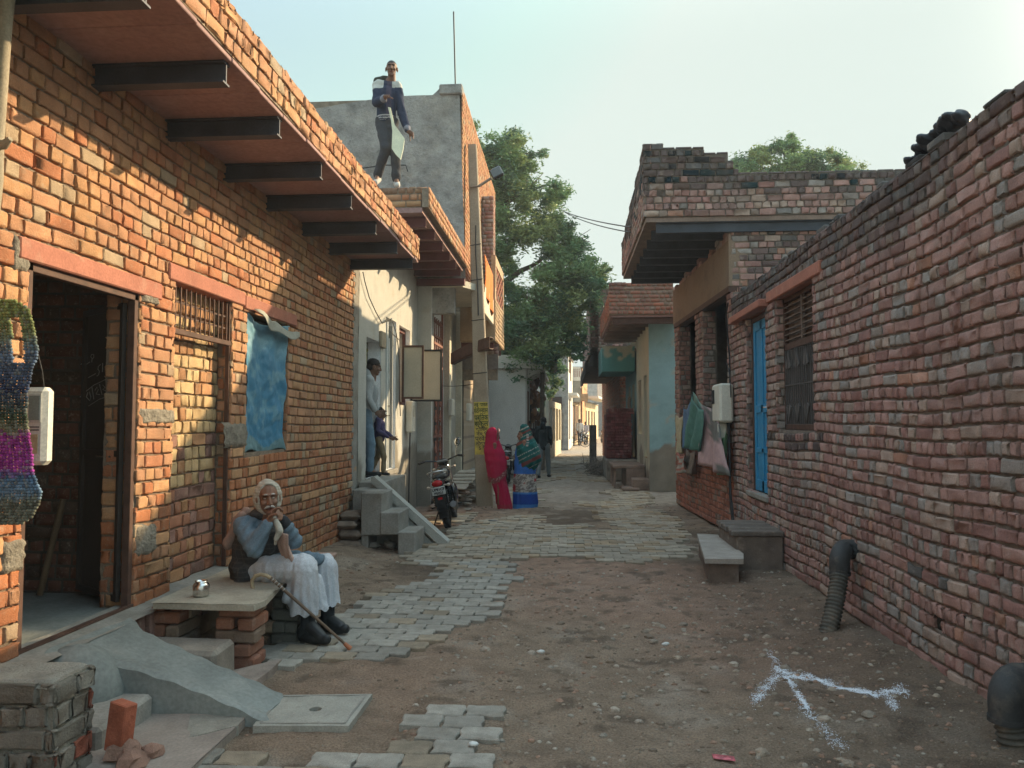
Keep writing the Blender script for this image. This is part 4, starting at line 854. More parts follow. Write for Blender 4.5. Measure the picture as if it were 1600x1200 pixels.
# rusty bent channel between wall and pole
m_ = MB(); a = Vector((-2.50, 17.2, 3.05)); b = Vector((-1.42, 14.75, 3.02)); a = atY(706, 545, 16.0); b = atY(765, 508 + 30, 14.72)
d = (b - a); s_ = Vector((0, 0, 1)).cross(d).normalized(); w1 = .16
a = atY(705, 552, 15.6); b = atY(765, 527, 14.72); d = b - a; s_ = Vector((.4, 1, 0)).normalized()
P_ = np.array([[a + d * t + s_ * p + Vector((0, 0, q + .03 * math.sin(t * 3))) for p, q in ((.16, -.20), (.13, -.22), (0, -.22), (-.01, -.2), (0, -.01), (.0, 0), (.13, .0), (.16, -.02))] for t in np.linspace(0, 1, 8)]); m_.grid(P_, smooth=False); co_ = m_.build('rusty_gutter', M['rust'], solid=.02); tag(co_, 'bent rusty metal gutter bridging the house wall and the concrete pole', 'gutter')
# small boxes by gate and doors
for (px, py, px2, py2, X, lb) in ((707, 625, 716, 650, CX + .2, 'narrow grey meter box on the white pilaster past the gate'), (735, 632, 744, 658, DX + .25, 'small pale meter box beside the yellow-painted pole')):
    a = atX(px, py2, X); b = atX(px2, py, X); m_ = MB().box((X - .1, min(a.y, b.y), a.z), (X, min(a.y, b.y) + .35, b.z), bev=.02); tag(m_.build('meter_box', M['plast']), lb, 'meter box')
a = atZ(722, 726, .42); m_ = MB().box((a.x - .12, a.y - .1, .42), (a.x + .16, a.y + .15, .95), bev=.02); tag(m_.build('red_box', mat('maroon_box', (.16, .035, .035), .7)), 'small dark red box standing on the step by the tiled front', 'box')
m_ = MB().box((-2.45, 17.6, 0), (-1.75, 21, .42), bev=.03); tag(m_.build('front_step', M['cement']), 'pale cement step in front of the tiled house behind the motorcycle', 'step')
# ================================================================ NEAR LEFT: ramp, steps, bench, brick stub, manhole
rm = thing('cement_ramp', 'smooth grey cement ramp sloping from the open doorway down to the lane', 'ramp', (-2.3, 4.3, 0))
n_, m2 = 24, 14; P_ = np.zeros((n_, m2, 3)); 
for i in range(n_):
    t = i / (n_ - 1); xc = -2.75 + t * 1.12; w0 = .30 + .0 * t + .25 * (1 - t) ** 3 + .06 * t * t; yc = 4.33 - .03 * t + .02 * math.sin(t * 4); 
    for j in range(m2):
        u = j / (m2 - 1) * 2 - 1; z = .372 * (1 - t) ** .92 + .012; edge = max(0, abs(u) - .8) / .2
        P_[i, j] = (xc + .03 * math.sin(u * 3) - .06 * t * u, yc + u * w0 * (.62 if t > .15 else .62 + (.15 - t)), z - edge ** 2 * .02 + .006 * math.sin(i * 1.7 + j))
mb = MB(); mb.grid(P_[::-1], 0)
B_ = P_.copy(); B_[:, :, 2] = -.06
for k in (0, m2 - 1):
    q = np.stack([P_[:, k], B_[:, k]], 1); mb.grid(q if k else q[::-1], 0)
mb.grid(np.stack([P_[-1], B_[-1]], 1), 0); mb.grid(np.stack([P_[0], B_[0]], 1)[::-1], 0)
mb.build('slope', M['smoothcem'], rm)
bl_ = MB(); bl_.ell((-2.66, 4.06, .12), (.26, .22, .28)); bl_.rough(.05, 4); bl_.build('rounded_shoulder', M['smoothcem'], rm)
m_ = MB(); m_.box((-2.66, 3.62, -.05), (-2.24, 4.1, .13), bev=.02).rough(.02, 6); tag(m_.build('cement_step', M['cement']), 'low cement-faced brick step on the left side of the ramp', 'step')
m_ = MB(); P_ = np.array([[(x, y, .012 + .02 * float(vn(x * 5, y * 5))) for y in np.linspace(3.3, 4.15, 16)] for x in np.linspace(-2.3, -1.72, 16)]); m_.grid(P_); m_.box((-2.3, 3.3, -.1), (-1.72, 4.15, .012)); tag(m_.build('floor_slab', mat('pinkish_screed', (.27, .225, .19), .85, .2, 4, .3, 40), solid=0), 'flat pinkish cement apron at the foot of the ramp', 'slab')
m_ = MB(); m_.box((-2.76, 4.56, -.05), (-2.12, 4.88, .215), bev=.025).rough(.03, 5); tag(m_.build('brick_step', mat('step_cement', (.23, .20, .165), .95, .3, 4, .6, 30)), 'worn cement-covered step below the stone bench', 'step')
# brick stub
sb = MB(); brick_box(sb, -2.86, -2.20, 3.22, 3.50, -.02, .47, '+x-y+y', seed=500, lod=2, pal=lambda u, v, r: (np.array((.24, .075, .045)) if r.random() < .16 else np.array((.185, .165, .135))) * r.uniform(.8, 1.2), jag=.006, ch=.097, mc=(.25, .24, .2), top=False)
P_ = np.array([[(x, y, .462 + .03 * float(fbm(x * 8, y * 8, 3)) - .04 * max(0, (x + 2.24) / .035) - .03 * max(0, (3.25 - y) / .025)) for y in np.linspace(3.225, 3.495, 12)] for x in np.linspace(-2.9, -2.205, 24)]); sb.grid(P_, 1, (.30, .29, .25))
tag(sb.build('brick_wall_stub', OB), 'low mortar-topped brick wall stub in the bottom left corner', 'wall stub')
v_ = MB().box((-2.15, 3.52, .06), (-2.05, 3.59, .28), bev=.004, M=Matrix.Rotation(R(7), 3, 'Y') @ Matrix.Rotation(R(-14), 3, 'Z')); v_.rough(.022, 22); tag(v_.build('red_brick', mat('raw_red_brick', (.33, .10, .055), .95, .3, 9, .6, 40)), 'bright red brick standing on end beside the wall stub', 'brick')
m_ = MB(); 
for i, (x, y, r) in enumerate(((-2.08, 3.56, .10), (-2.02, 3.50, .09), (-1.97, 3.60, .07))):
    v, f = stone_pts(random.Random(70 + i), x, y, .03 + .02 * (i == 0), r, .8); m_.add(v, f)
m_.rough(.02, 12); tag(m_.build('broken_lump', mat('broken_brick', (.26, .15, .11), .95, .3, 9, .8, 40)), 'crumbled lump of brick and mortar under the red brick', 'rubble')
for i, (x, y, r, lb) in enumerate(((-2.35, 3.1, .12, 'pale broken brick lying in front of the wall stub'), (-2.05, 3.28, .06, 'small grey stone between the wall stub and apron'))):
    v, f = stone_pts(random.Random(80 + i), x, y, .04, r, .6); m_ = MB().add(v, f); tag(m_.build('broken_stone', M['cement']), lb, 'stone')
# bench
bn = thing('stone_bench', 'sandstone slab bench on loose brick piers beside the bricked-up doorway', 'bench', (-2.35, 5.4, 0))
sl_ = MB(); sl_.poly([(-2.68, 4.87, .392), (-2.0, 4.85, .392), (-1.98, 5.0, .392), (-2.07, 5.5, .392), (-2.06, 6.1, .392), (-2.72, 6.12, .392)], (0, 0, .038)); 
P_ = np.array([[(-2.69 + (.68 - .10 * v * v) * u, 4.86 + 1.25 * v, .431 + .006 * float(fbm(u * 5, v * 9, 3))) for v in np.linspace(0, 1, 30)] for u in np.linspace(0, 1, 20)]); P_[:, :, 0] += .012 * np.sin(P_[:, :, 1] * 31) * (np.linspace(0, 1, 20)[:, None] > .97); sl_.grid(P_)
sl_.build('seat', M['stone'], bn)
def pier(x0, y0, z0, z1, sx, sy, seed, pal=pal_old, nm='brick_pier'):
    m_ = MB(); rr = random.Random(seed); z = z0; k = 0
    while z < z1 - .03:
        h = min(.085, z1 - z); n = 2; 
        for q in range(n):
            if k % 2: a = (x0 + q * sx / 2 + .004 + rr.uniform(-.015, .015), y0 + rr.uniform(-.02, .01)); b = (a[0] + sx / 2 - .008, y0 + sy)
            else: a = (x0 + rr.uniform(-.02, .01), y0 + q * sy / 2 + .003); b = (x0 + sx + rr.uniform(-.01, .02), a[1] + sy / 2 - .006)
            m_.box((a[0], a[1], z), (b[0], b[1], z + h - .006), 0, pal(0, 0, rr), bev=.012)
        z += h; k += 1
    m_.rough(.012, 9, seed); return m_.build(nm, OB, bn)
redp = lambda u, v, r: np.array(((.30, .12, .07), (.34, .15, .09), (.24, .19, .15), (.28, .2, .14))[r.randrange(4)]) * r.uniform(.85, 1.1)
pier(-2.30, 4.97, -.02, .39, .25, .24, 5, redp); pier(-2.16, 5.55, -.02, .39, .2, .26, 9, lambda u, v, r: np.array((.13, .125, .105)) * r.uniform(.8, 1.2)); pier(-2.74, 4.95, .1, .39, .2, .3, 12, redp)
s2 = MB(); s2.box((-2.66, 6.2, .36), (-2.12, 7.05, .40), bev=.01); s2.rough(.012, 5); t_ = thing('stone_ledge', 'pinkish stone ledge behind the seated old man', 'ledge', (-2.4, 6.6, 0)); s2.build('slab', mat('pink_stone', (.34, .22, .17), .9, .2, 4, .3), t_)
m_ = MB(); m_.box((-2.6, 6.25, 0), (-2.3, 6.95, .36), 0, (.22, .17, .13), bev=.02); m_.build('base', OB, t_)
pt = MB(); c = atZ(314, 932, .432); pt.lathe([(.0, 0), (.046, .0), (.052, .01), (.053, .07), (.047, .083), (.036, .09), (.04, .102), (.037, .102), (.033, .088), (.0, .02)], (c.x, c.y, .436), 28); tag(pt.build('steel_pot', M['steel']), 'small shiny steel pot on the stone bench', 'pot')
# manhole slab
mh = thing('manhole_cover', 'square concrete drain cover with a round hole set in the dirt', 'manhole cover', (-1.38, 4.2, 0)); k0 = [atZ(*p, .008) for p in ((395, 1134), (430, 1086), (582, 1084), (545, 1134))]
import itertools
m_ = MB(); ctr = sum((Vector(p) for p in k0), Vector()) / 4; hc = atZ(493, 1108, .008)
N_o = 40; ring_o = []; ring_i = []
for i in range(N_o):
    t = i / N_o * 4; a = int(t); f_ = t - a; p = k0[a].lerp(k0[(a + 1) % 4], f_); ring_o.append(p); d_ = (p - hc).normalized(); ring_i.append(hc + Vector((d_.x * .034, d_.y * .034, 0)))
lay = [ring_i, [hc + (p - hc) * .82 for p in ring_o], ring_o]
V_ = [tuple(p) for p in ring_i] + [(p.x, p.y, .010 + .003 * math.sin(i)) for i, p in enumerate(lay[1])] + [tuple(p) for p in ring_o] + [(p.x, p.y, -.05) for p in ring_o] + [(p.x, p.y, -.03) for p in ring_i]
F_ = []
for (a, b) in ((0, 1), (1, 2), (2, 3), (4, 0)):
    for i in range(N_o): F_.append((a * N_o + i, a * N_o + (i + 1) % N_o, b * N_o + (i + 1) % N_o, b * N_o + i))
m_.add(V_, F_); m_.build('slab', mat('cover_cement', (.33, .315, .27), .95, .15, 6, .6, 60, spots=[(20, .6, .7, (.22, .2, .17), .6)]), mh)
m_ = MB(); 
q = [hc + (p - hc) * .88 for p in k0]
for i in range(4): a, b = q[i], q[(i + 1) % 4]; d_ = (b - a).normalized(); s_ = Vector((-d_.y, d_.x, 0)) * .006; m_.poly([(a + s_) + Vector((0, 0, .001)), (b + s_) + Vector((0, 0, .001)), (b - s_) + Vector((0, 0, .001)), (a - s_) + Vector((0, 0, .001))], (0, 0, .004))
m_.build('raised_border', M['cement'], mh)
MB().lathe([(0, 0), (.036, 0)], (hc.x, hc.y, -.025), 16).build('hole_bottom', M['dark'], mh)
for i, (pts, lb) in enumerate((([(300, 1110), (385, 1116), (372, 1140), (290, 1160)], 'rough cement patch between ramp foot and pavers'), ([(330, 1060), (440, 1034), (425, 1050), (380, 1085), (345, 1085)], 'pinkish cement strip between bench pier and ramp'))):
    m_ = MB(); pp = [atZ(*p, .0) for p in pts]; m_.poly([Vector((p.x, p.y, -.04)) for p in pp], (0, 0, .062)); m_.rough(.01, 8); tag(m_.build('cement_patch', mat('patch', ((.27, .25, .21), (.30, .24, .20))[i], .95, .3, 6, .8, 50)), lb, 'cement patch')
# electricity meter hanging at the door pier
em = thing('electricity_meter', 'white plastic electricity meter with grey display hanging by the door pier', 'meter', (-2.50, 3.42, 1.5))
cx, cy = -2.475, 3.42
def mbx(x0, x1, z0, z1, y0, y1, b=.006): return MB().box((cx + x0, cy + y0, z0), (cx + x1, cy + y1, z1), bev=b)
mbx(-.06, .052, 1.40, 1.765, 0, .075, .02).build('casing', M['plast'], em)
mbx(-.03, .034, 1.60, 1.735, -.006, -.001, .003).build('display_frame', mat('frame_plastic', (.5, .49, .43), .5), em)
mbx(-.025, .028, 1.61, 1.725, -.009, -.007, .001).build('display', mat('lcd', (.20, .23, .20), .2, .1, 8), em)
mbx(-.03, .022, 1.455, 1.545, -.006, -.001, .002).build('terminal_cover', mat('tan_label', (.42, .33, .19), .7), em)
m_ = MB()
for r_ in range(2):
    for k in range(6): m_.box((cx - .022 + k * .008, cy - .003, 1.576 - r_ * .014), (cx - .016 + k * .008, cy - .0005, 1.581 - r_ * .014))
m_.build('small_print', M['wire'], em)
MB().tube([(cx + .02, cy + .03, 1.765), (cx + .016, cy + .02, 1.84), (cx - .0, cy + .01, 1.92), (cx - .05, cy, 1.98), (cx - .1, cy + .02, 2.0)], .003, 5).build('wire', M['wire'], em)
# knitted wool hanging at the left edge
kn_m = mat('knitted_wool', (1, 1, 1), .98, .15, 30, .6, 120, attr=True)
wl = MB(); rk = random.Random(3); wx, wy = -2.40, 3.22
def wcol(z):
    t = [(2.20, (.22, .24, .07)), (2.0, (.15, .17, .07)), (1.9, (.10, .14, .20)), (1.75, (.03, .045, .09)), (1.62, (.04, .06, .035)), (1.56, (.16, .15, .10)), (1.54, (.22, .03, .17)), (1.40, (.25, .035, .22)), (1.36, (.07, .13, .22)), (1.29, (.12, .18, .24)), (1.26, (.10, .105, .08)), (1.0, (.13, .13, .10))]
    for (za, ca), (zb, cb) in zip(t[:-1], t[1:]):
        if z >= zb: k = (z - zb) / (za - zb); return np.array(ca) * k + np.array(cb) * (1 - k)
    return np.array(t[-1][1])
def edge(z):   # right edge of the hanging shape as the photo shows it
    pts = [(2.14, -.02), (2.10, .05), (2.02, .075), (1.9, .095), (1.82, .07), (1.72, .055), (1.6, .06), (1.45, .085), (1.38, .09), (1.3, .125), (1.25, .12), (1.19, .09), (1.14, .02)]
    for (a, ra), (b, rb) in zip(pts[:-1], pts[1:]):
        if a >= z >= b: k = (z - b) / (a - b); return ra * k + rb * (1 - k)
    return 0
rows = 74
for r_ in range(rows):
    z = 2.13 - r_ * .0132; e = edge(z); ncol = int((e + .30) / .013)
    for k in range(ncol):
        x = wx + e - k * .0135
        hole = (1.86 < z < 2.06 and -.045 < (x - wx) - (.035 - (z - 1.96) * .12) < .0)
        if hole: continue
        bulge = .05 * math.sqrt(max(0, 1 - ((x - wx + .1) / .26) ** 2)); c = wcol(z + rk.uniform(-.015, .015)) * rk.uniform(.6, 1.5)
        if rk.random() < .12: c = c * .5 + np.array((.2, .2, .17)) * .5
        wl.ell((x + rk.uniform(-.002, .002), wy - bulge + rk.uniform(-.003, .003), z), (.0092, .011, .0085), 0, c, rot=(0, rk.choice((-.6, .6)), 0), n=6, m=4)
P_ = np.array([[(wx - .3 + (edge(z) + .29) * u, wy + .01, z) for u in np.linspace(0, 1, 6)] for z in np.linspace(2.1, 1.31, 30)]); 
tag(wl.build('knitted_shawl', kn_m), 'multicoloured knitted woollen piece hanging at the left edge over the meter', 'knitwear')
m_ = MB().tube([(-2.60, 3.3, 1.2), (-2.66, 3.3, .8), (-2.68, 3.3, .3)], .012, 6); tag(m_.build('blue_rope', mat('blue_rope', (.04, .14, .22), .8)), 'thin blue rope hanging below the knitted wool', 'rope')
# ---- right side: step block, bench slab, pipes, powder
t_ = thing('brick_step_block', 'low brick step block beneath the blue door', 'step', (2.05, 9.1, 0)); m_ = MB(); m_.box((1.84, 8.58, -.05), (2.345, 9.55, .37), 0, (.16, .125, .1), bev=.015); m_.rough(.02, 5); m_.build('body', OB, t_)
m_ = MB(); rr = random.Random(4)
for k in range(9): m_.box((1.80 + rr.uniform(-.01, .01), 8.56 + k * .11, .365), (2.345, 8.56 + k * .11 + .102, .425 + rr.uniform(-.006, .006)), 0, np.array((.15, .125, .105)) * rr.uniform(.8, 1.2), bev=.01)
m_.build('capping', OB, t_)
t_ = thing('slab_seat', 'pale sandstone slab seat on low bricks beside the step block', 'seat', (1.65, 8.9, 0)); m_ = MB(); m_.poly([(1.40, 8.02, .165), (1.78, 8.0, .165), (1.86, 8.35, .165), (1.86, 9.72, .165), (1.62, 9.8, .165)], (0, 0, .05)); m_.rough(.012, 5); m_.build('slab', mat('pale_slab', (.33, .29, .25), .9, .2, 5, .4), t_)
m_ = MB(); m_.poly([(1.45, 8.06, -.05), (1.74, 8.04, -.05), (1.8, 9.6, -.05), (1.62, 9.68, -.05)], (0, 0, .215), 0, (.15, .11, .085)); m_.rough(.02, 7); m_.build('base', OB, t_)
def pipe(base, el, endp, r, lab):
    t_ = thing('corrugated_pipe', lab, 'pipe', (base[0], base[1], 0)); b0 = Vector(base); e = Vector(el); m_ = MB(); L = (e - b0).length; n = int(L / .0075); pts = []; rs = []
    for i in range(n): pts.append(b0.lerp(e, i / (n - 1)) + Vector((.015 * math.sin(i / n * 3), 0, 0))); rs.append(r * (.90 + .10 * math.cos(i * 2 * math.pi / 4)))
    m_.tube(pts, rs, 20); m_.build('corrugated_hose', mat('grey_hose', (.085, .078, .066), .85, .2, 8, .3, 60, spots=[(7, .45, .65, (.20, .16, .12), .7)]), t_)
    ep = Vector(endp); m_ = MB(); pts = []; 
    top = e + Vector((0, 0, r * 1.2)); 
    for a in np.linspace(0, math.pi / 2, 8): pts.append(Vector((e.x + (r * 1.25) * (1 - math.cos(a)), e.y + (ep.y - e.y) * (1 - math.cos(a)), e.z + .05 + r * 1.25 * math.sin(a))))
    pts = [e - Vector((0, 0, .04))] + [e + Vector((0, 0, .0))] + pts + [Vector((ep.x, ep.y, pts[-1].z))]; m_.tube(pts, [r * 1.1] * len(pts), 20); m_.tube([e - Vector((0, 0, .045)), e - Vector((0, 0, .02))], [r * 1.16] * 2, 20)
    m_.build('elbow', mat('black_elbow', (.045, .045, .045), .65, .2, 6, .15, 40, spots=[(9, .5, .7, (.15, .125, .10), .6)]), t_); return t_
pipe((2.0, 6.18, -.05), (2.19, 6.42, .42), (2.36, 6.55, .5), .072, 'leaning grey corrugated drain pipe with black elbow halfway along the right wall')
pipe((2.17, 4.0, -.15), (2.16, 4.03, .17), (2.36, 4.1, .27), .072, 'dusty corrugated drain pipe with elbow at the bottom right corner')
# white powder strokes on the dirt
rg = random.Random(12); pw = MB(); 
strokes = [([(1222, 1038), (1195, 1068), (1180, 1095)], 20, .7), ([(1210, 1035), (1235, 1048), (1262, 1052)], 14, 1.0), ([(1225, 1050), (1248, 1078), (1262, 1105)], 9, .8), ([(1262, 1048), (1300, 1060), (1345, 1078), (1372, 1086)], 9, 1.0), ([(1375, 1082), (1405, 1080), (1418, 1090)], 14, .7), ([(1385, 1085), (1400, 1108)], 14, .6), ([(1250, 1100), (1290, 1135), (1320, 1160)], 22, .25), ([(1200, 1010), (1215, 1030)], 14, .35)]
for pts, wd, den in strokes:
    for (a, b) in zip(pts[:-1], pts[1:]):
        L = math.hypot(b[0] - a[0], b[1] - a[1])
        for k in range(int(L * 26 * den)):
            t = rg.random(); s1 = rg.gauss(0, wd * .2) * (1 + .5 * math.sin(t * 9)); p = atZ(a[0] + (b[0] - a[0]) * t + rg.gauss(0, wd * .25), a[1] + (b[1] - a[1]) * t + s1 * .9, 0); r = rg.uniform(.001, .0034)
            z = float(gz(p.x, p.y)) + .0015
            pw.add([(p.x - r, p.y - r, z), (p.x + r, p.y - r * .6, z), (p.x + r * .7, p.y + r, z), (p.x - r * .4, p.y + r, z), (p.x, p.y, z + r * .8)], [(0, 1, 4), (1, 2, 4), (2, 3, 4), (3, 0, 4)])
tag(pw.build('white_powder', mat('powder', (.72, .74, .78), 1, .05, 4, 0, 30)), 'scattered white chalk powder strokes on the dirt by the right wall', 'powder', kind='stuff')
wpm = MB(); p = atZ(1130, 1177, .01); P_ = np.array([[(p.x + u * .1 - .05, p.y + v * .022 - u * .02, float(gz(p.x, p.y)) + .012 + .012 * math.sin(v * 3)) for v in (-1, 0, 1)] for u in np.linspace(0, 1, 6)]); wpm.grid(P_); tag(wpm.build('wrapper', mat('red_wrapper', (.5, .12, .14), .4, .6, 40), solid=.002), 'small red and white wrapper lying on the dirt in the foreground', 'litter')
for i, (px, py, lb) in enumerate(((740, 1168, 'white paper scrap beside the front pavers'), (1040, 1010, 'tiny pale scrap on the dirt in mid lane'), (845, 1022, 'small white scrap on the dirt near the lane centre'), (770, 815, 'crumpled black and white litter near the women'))):
    p = atZ(px, py, 0); m_ = MB().ell((p.x, p.y, .015), (.03 if i != 3 else .09, .018, .012), n=7, m=4); m_.rough(.02, 30, i); tag(m_.build('litter', mat('paper', (.55, .55, .52) if i != 3 else (.25, .24, .23), .7)), lb, 'litter')
# ================================================================ RIGHT: pale blue house, brick canopy, balcony
hE = thing('pale_blue_house', 'pale blue and cream house with grey-stained base, brick-edged canopy and teal balcony', 'house', (2.2, 20, 0))
BL = np.array((.25, .40, .43)); CR = np.array((.46, .44, .34))
mb = MB(); EX = 1.92
X_, Z_ = np.meshgrid(np.linspace(EX, 6, 60), np.linspace(0, 3.95, 60), indexing='ij'); mb.grid(np.stack([X_, 18.05 - .01 * fbm(X_ * 3, Z_ * 3, 3), Z_], -1), 0, lime(.95, BL, 1.1, 5)(X_, Z_))
mb.box((EX + .05, 18.1, 0), (6, 18.25, 3.95), 0, (.2, .3, .3)); mb.build('blue_side_wall', limem, hE)
mb = MB(); hs_ = [(18.55, 19.25, .75, 2.75), (19.9, 20.7, 1.3, 2.7), (22.2, 22.9, .6, 2.7), (23.6, 24.3, 1.2, 2.7)]
def wall_negx(mb, X, y0, y1, z0, z1, holes, th, cols, dx=0.0):
    yb = sorted({y0, y1, *[h[i] for h in holes for i in (0, 1)]}); zb = sorted({z0, z1, *[h[i] for h in holes for i in (2, 3)]})
    for a, b in zip(yb[:-1], yb[1:]):
        for c, d in zip(zb[:-1], zb[1:]):
            if any(h[0] <= a + 1e-6 and b <= h[1] + 1e-6 and h[2] <= c + 1e-6 and d <= h[3] + 1e-6 for h in holes): continue
            ny = max(2, int((b - a) / .1) + 1); nz = max(2, int((d - c) / .1) + 1); yy, zz = np.meshgrid(np.linspace(a, b, ny), np.linspace(c, d, nz), indexing='ij')
            mb.grid(np.stack([X + 0 * yy, yy, zz], -1)[::-1], 0, cols(yy, zz)[::-1])
    for (a, b, c, d) in holes:
        for q in ([(X, b, c), (X + th, b, c), (X + th, b, d), (X, b, d)], [(X, a, c), (X + th, a, c), (X + th, a, d), (X, a, d)], [(X, a, d), (X, b, d), (X + th, b, d), (X + th, a, d)]):
            mb.add(np.array(q), [(0, 1, 2, 3)], 0, (.42, .41, .34))
wall_negx(mb, EX, 18.04, 21.2, 0, 3.95, hs_[:2], .18, lime(.7, CR, .9, 8)); wall_negx(mb, EX + .03, 21.2, 25.5, 0, 3.6, hs_[2:], .18, lime(1.0, BL * .8, .9, 18)); mb.build('front_wall', limem, hE)
for (a, b, c, d), nm in zip(hs_, ('door', 'window', 'door', 'window')): MB().box((EX + .12, a + .02, c), (EX + .16, b - .02, d - .02)).build(nm, M['teal'] if nm == 'door' else mat('grey_board', (.22, .19, .16), .8), hE)
MB().box((EX, 18.1, 3.96), (6, 25.5, 4.02)).build('roof', M['cement'], hE)
mb = MB(); brick_box(mb, .97, 2.4, 17.3, 17.42, 4.02, 4.74, '-y+y', pal=pal_red, seed=401, mix=.1, blackf=lambda p, r: .5 * (p[2] > 4.5 and p[0] < 1.4)); 
brick_box(mb, .97, 1.09, 17.42, 22.0, 4.02, 4.55, '-x+x', pal=pal_red, seed=402); brick_box(mb, 1.0, 1.35, 17.31, 17.5, 4.58, 4.76, '-y-x', pal=pal_old, seed=404, blackf=lambda p, r: .6)
mb.build('canopy_parapet', OB, hE)
MB().box((1.0, 17.35, 3.97), (2.6, 22.0, 4.015)).build('canopy_slab', M['soffit'], hE)
b_ = MB(); ibeam(b_, (1.05, 17.4, 3.968), (3.0, 17.4, 3.968), .15, .09); b_.build('beam', M['rust'], hE)
for yv in (18.1, 18.8, 19.5, 20.2, 20.9, 21.6): b_ = MB(); ibeam(b_, (1.05, yv, 3.968), (2.1, yv, 3.968), .13, .09); b_.build('beam', mat('grey_beam', (.17, .14, .12), .8), hE)
mb = MB(); X_, Z_ = np.meshgrid(np.linspace(1.0, 1.9, 24), np.linspace(3.02, 3.72, 20), indexing='ij')
TC = np.array((.09, .25, .25)); n_ = sst(.44, .52, fbm(X_ * 4, Z_ * 4, 3) + (Z_ - 3.38) * .5)[..., None]
mb.grid(np.stack([X_, X_ * 0 + 21.5, Z_], -1), 0, TC * (1 - n_) + np.array((.36, .37, .29)) * n_); mb.box((1.0, 21.51, 3.02), (1.9, 24, 3.72), 0, (.12, .27, .27)); mb.build('balcony', limem, hE)
MB().tube([(1.8, 22.1, 1.95), (1.78, 22.1, 2.15), (1.8, 22.0, 2.3)], .05).build('wall_bracket', M['wood'], hE)
# platforms
t_ = thing('stone_platform', 'cement platform with open side and lower step in front of the pale blue house', 'platform', (1.5, 19.5, 0)); m_ = MB()
m_.box((1.12, 18.9, .48), (1.9, 20.6, .56), bev=.015); m_.box((1.45, 18.9, 0), (1.9, 20.6, .48)); m_.box((1.15, 19.0, 0), (1.2, 19.1, .48)); m_.box((1.15, 19.6, 0), (1.2, 19.7, .48)); m_.box((1.15, 20.4, 0), (1.2, 20.5, .48)); m_.box((1.55, 18.3, 0), (1.95, 18.9, .27), bev=.02); m_.box((1.3, 18.2, 0), (1.7, 18.85, .07), bev=.02); m_.rough(.02, 4); m_.build('body', mat('platform_cement', (.24, .18, .145), .95, .3, 3, .6, 40), t_)
m_ = MB().box((1.1, 21.2, 0), (1.95, 23.6, .58), bev=.03).rough(.03, 3); tag(m_.build('raised_ledge', M['bare']), 'rear cement ledge that carries the stack of new bricks', 'ledge')
bs = MB(); rr = random.Random(14)
for j in range(17):
    z = .6 + j * .082; st_ = j % 2
    w0 = 1.12 + .015 * rr.random() + (.06 if j > 14 else 0)
    if st_:
        x = w0
        while x < 1.72: bs.box((x, 21.6 + rr.uniform(-.015, .015), z), (x + .225, 21.8, z + .078), 0, np.array((.16, .055, .05)) * rr.uniform(.6, 1.4), bev=.006); x += .232
    else:
        x = w0
        while x < 1.76: bs.box((x, 21.6 + rr.uniform(-.02, .015), z), (x + .108, 21.8, z + .078), 0, np.array((.16, .055, .05)) * rr.uniform(.6, 1.4), bev=.006); x += .114
    y = 21.8
    while y < 23.0: bs.box((w0, y, z), (1.78, y + .22, z + .078), 0, np.array((.16, .055, .05)) * rr.uniform(.6, 1.4)); y += .228
tag(bs.build('brick_stack', OB), 'tall stack of new dark red bricks against the teal wall', 'brick stack')
m_ = MB(); a = atY(921, 664, 28); b = atY(932, 664, 28); m_.box((a.x, 28, 0), (b.x, 28.25, a.z), bev=.02); m_.rough(.01, 6); tag(m_.build('concrete_post', M['greycem']), 'short dark grey concrete post at the right edge of the lane', 'post')
tw = MB(); rr = random.Random(21); c = Vector((1.02, 24.0, 0))
for i in range(240):
    a = rr.uniform(0, 6.28); r = rr.gauss(0, .25); p = c + Vector((rr.gauss(0, .25), rr.gauss(0, .5), rr.uniform(.0, .30))); d = Vector((math.cos(a) * .35 + .1, math.sin(a) * .4, rr.uniform(-.1, .3)))
    tw.tube([p, p + d * .6 + Vector((rr.uniform(-.05, .05), 0, .03)), p + d * 1.2], [.011, .008, .004], 4, cap=False)
tag(tw.build('brushwood', M['wood']), 'tangled heap of dry grey brushwood by the concrete post', 'brushwood', kind='stuff')
# rubble patch and stones around there
# house further right with brick and overhang
hF = thing('brick_overhang_house', 'narrow old brick house with dark overhanging upper floor beyond the blue house', 'house', (2, 27, 0))
mb = MB(); brick_box(mb, 1.75, 6, 25.6, 38, 0, 4.6, '-x-y', pal=pal_red, seed=501, ch=.11); brick_box(mb, 1.0, 1.25, 24.1, 24.6, 3.0, 6.0, '-x-y', pal=pal_old, seed=506, blackf=lambda p, r: .4); mb.box((1.1, 24.6, 3.9), (5, 38, 5.9), 1, (.16, .12, .1)); brick_box(mb, .80, 5, 24.6, 37.8, 4.0, 5.9, '-x-y', pal=pal_old, seed=508, ch=.11, blackf=lambda p, r: .5 * (r.random() < .3)); mb.build('wall', OB, hF)
mb = MB(); mb.box((.62, 25, 3.3), (1.8, 34, 3.42)); 
for k in range(8): mb.box((.9, 26 + k, 3.42), (1.75, 26.2 + k, 4.0))
mb.box((.62, 24.9, 3.2), (.72, 34, 3.6)); mb.build('overhang', mat('dark_overhang', (.10, .075, .06), .95), hF)
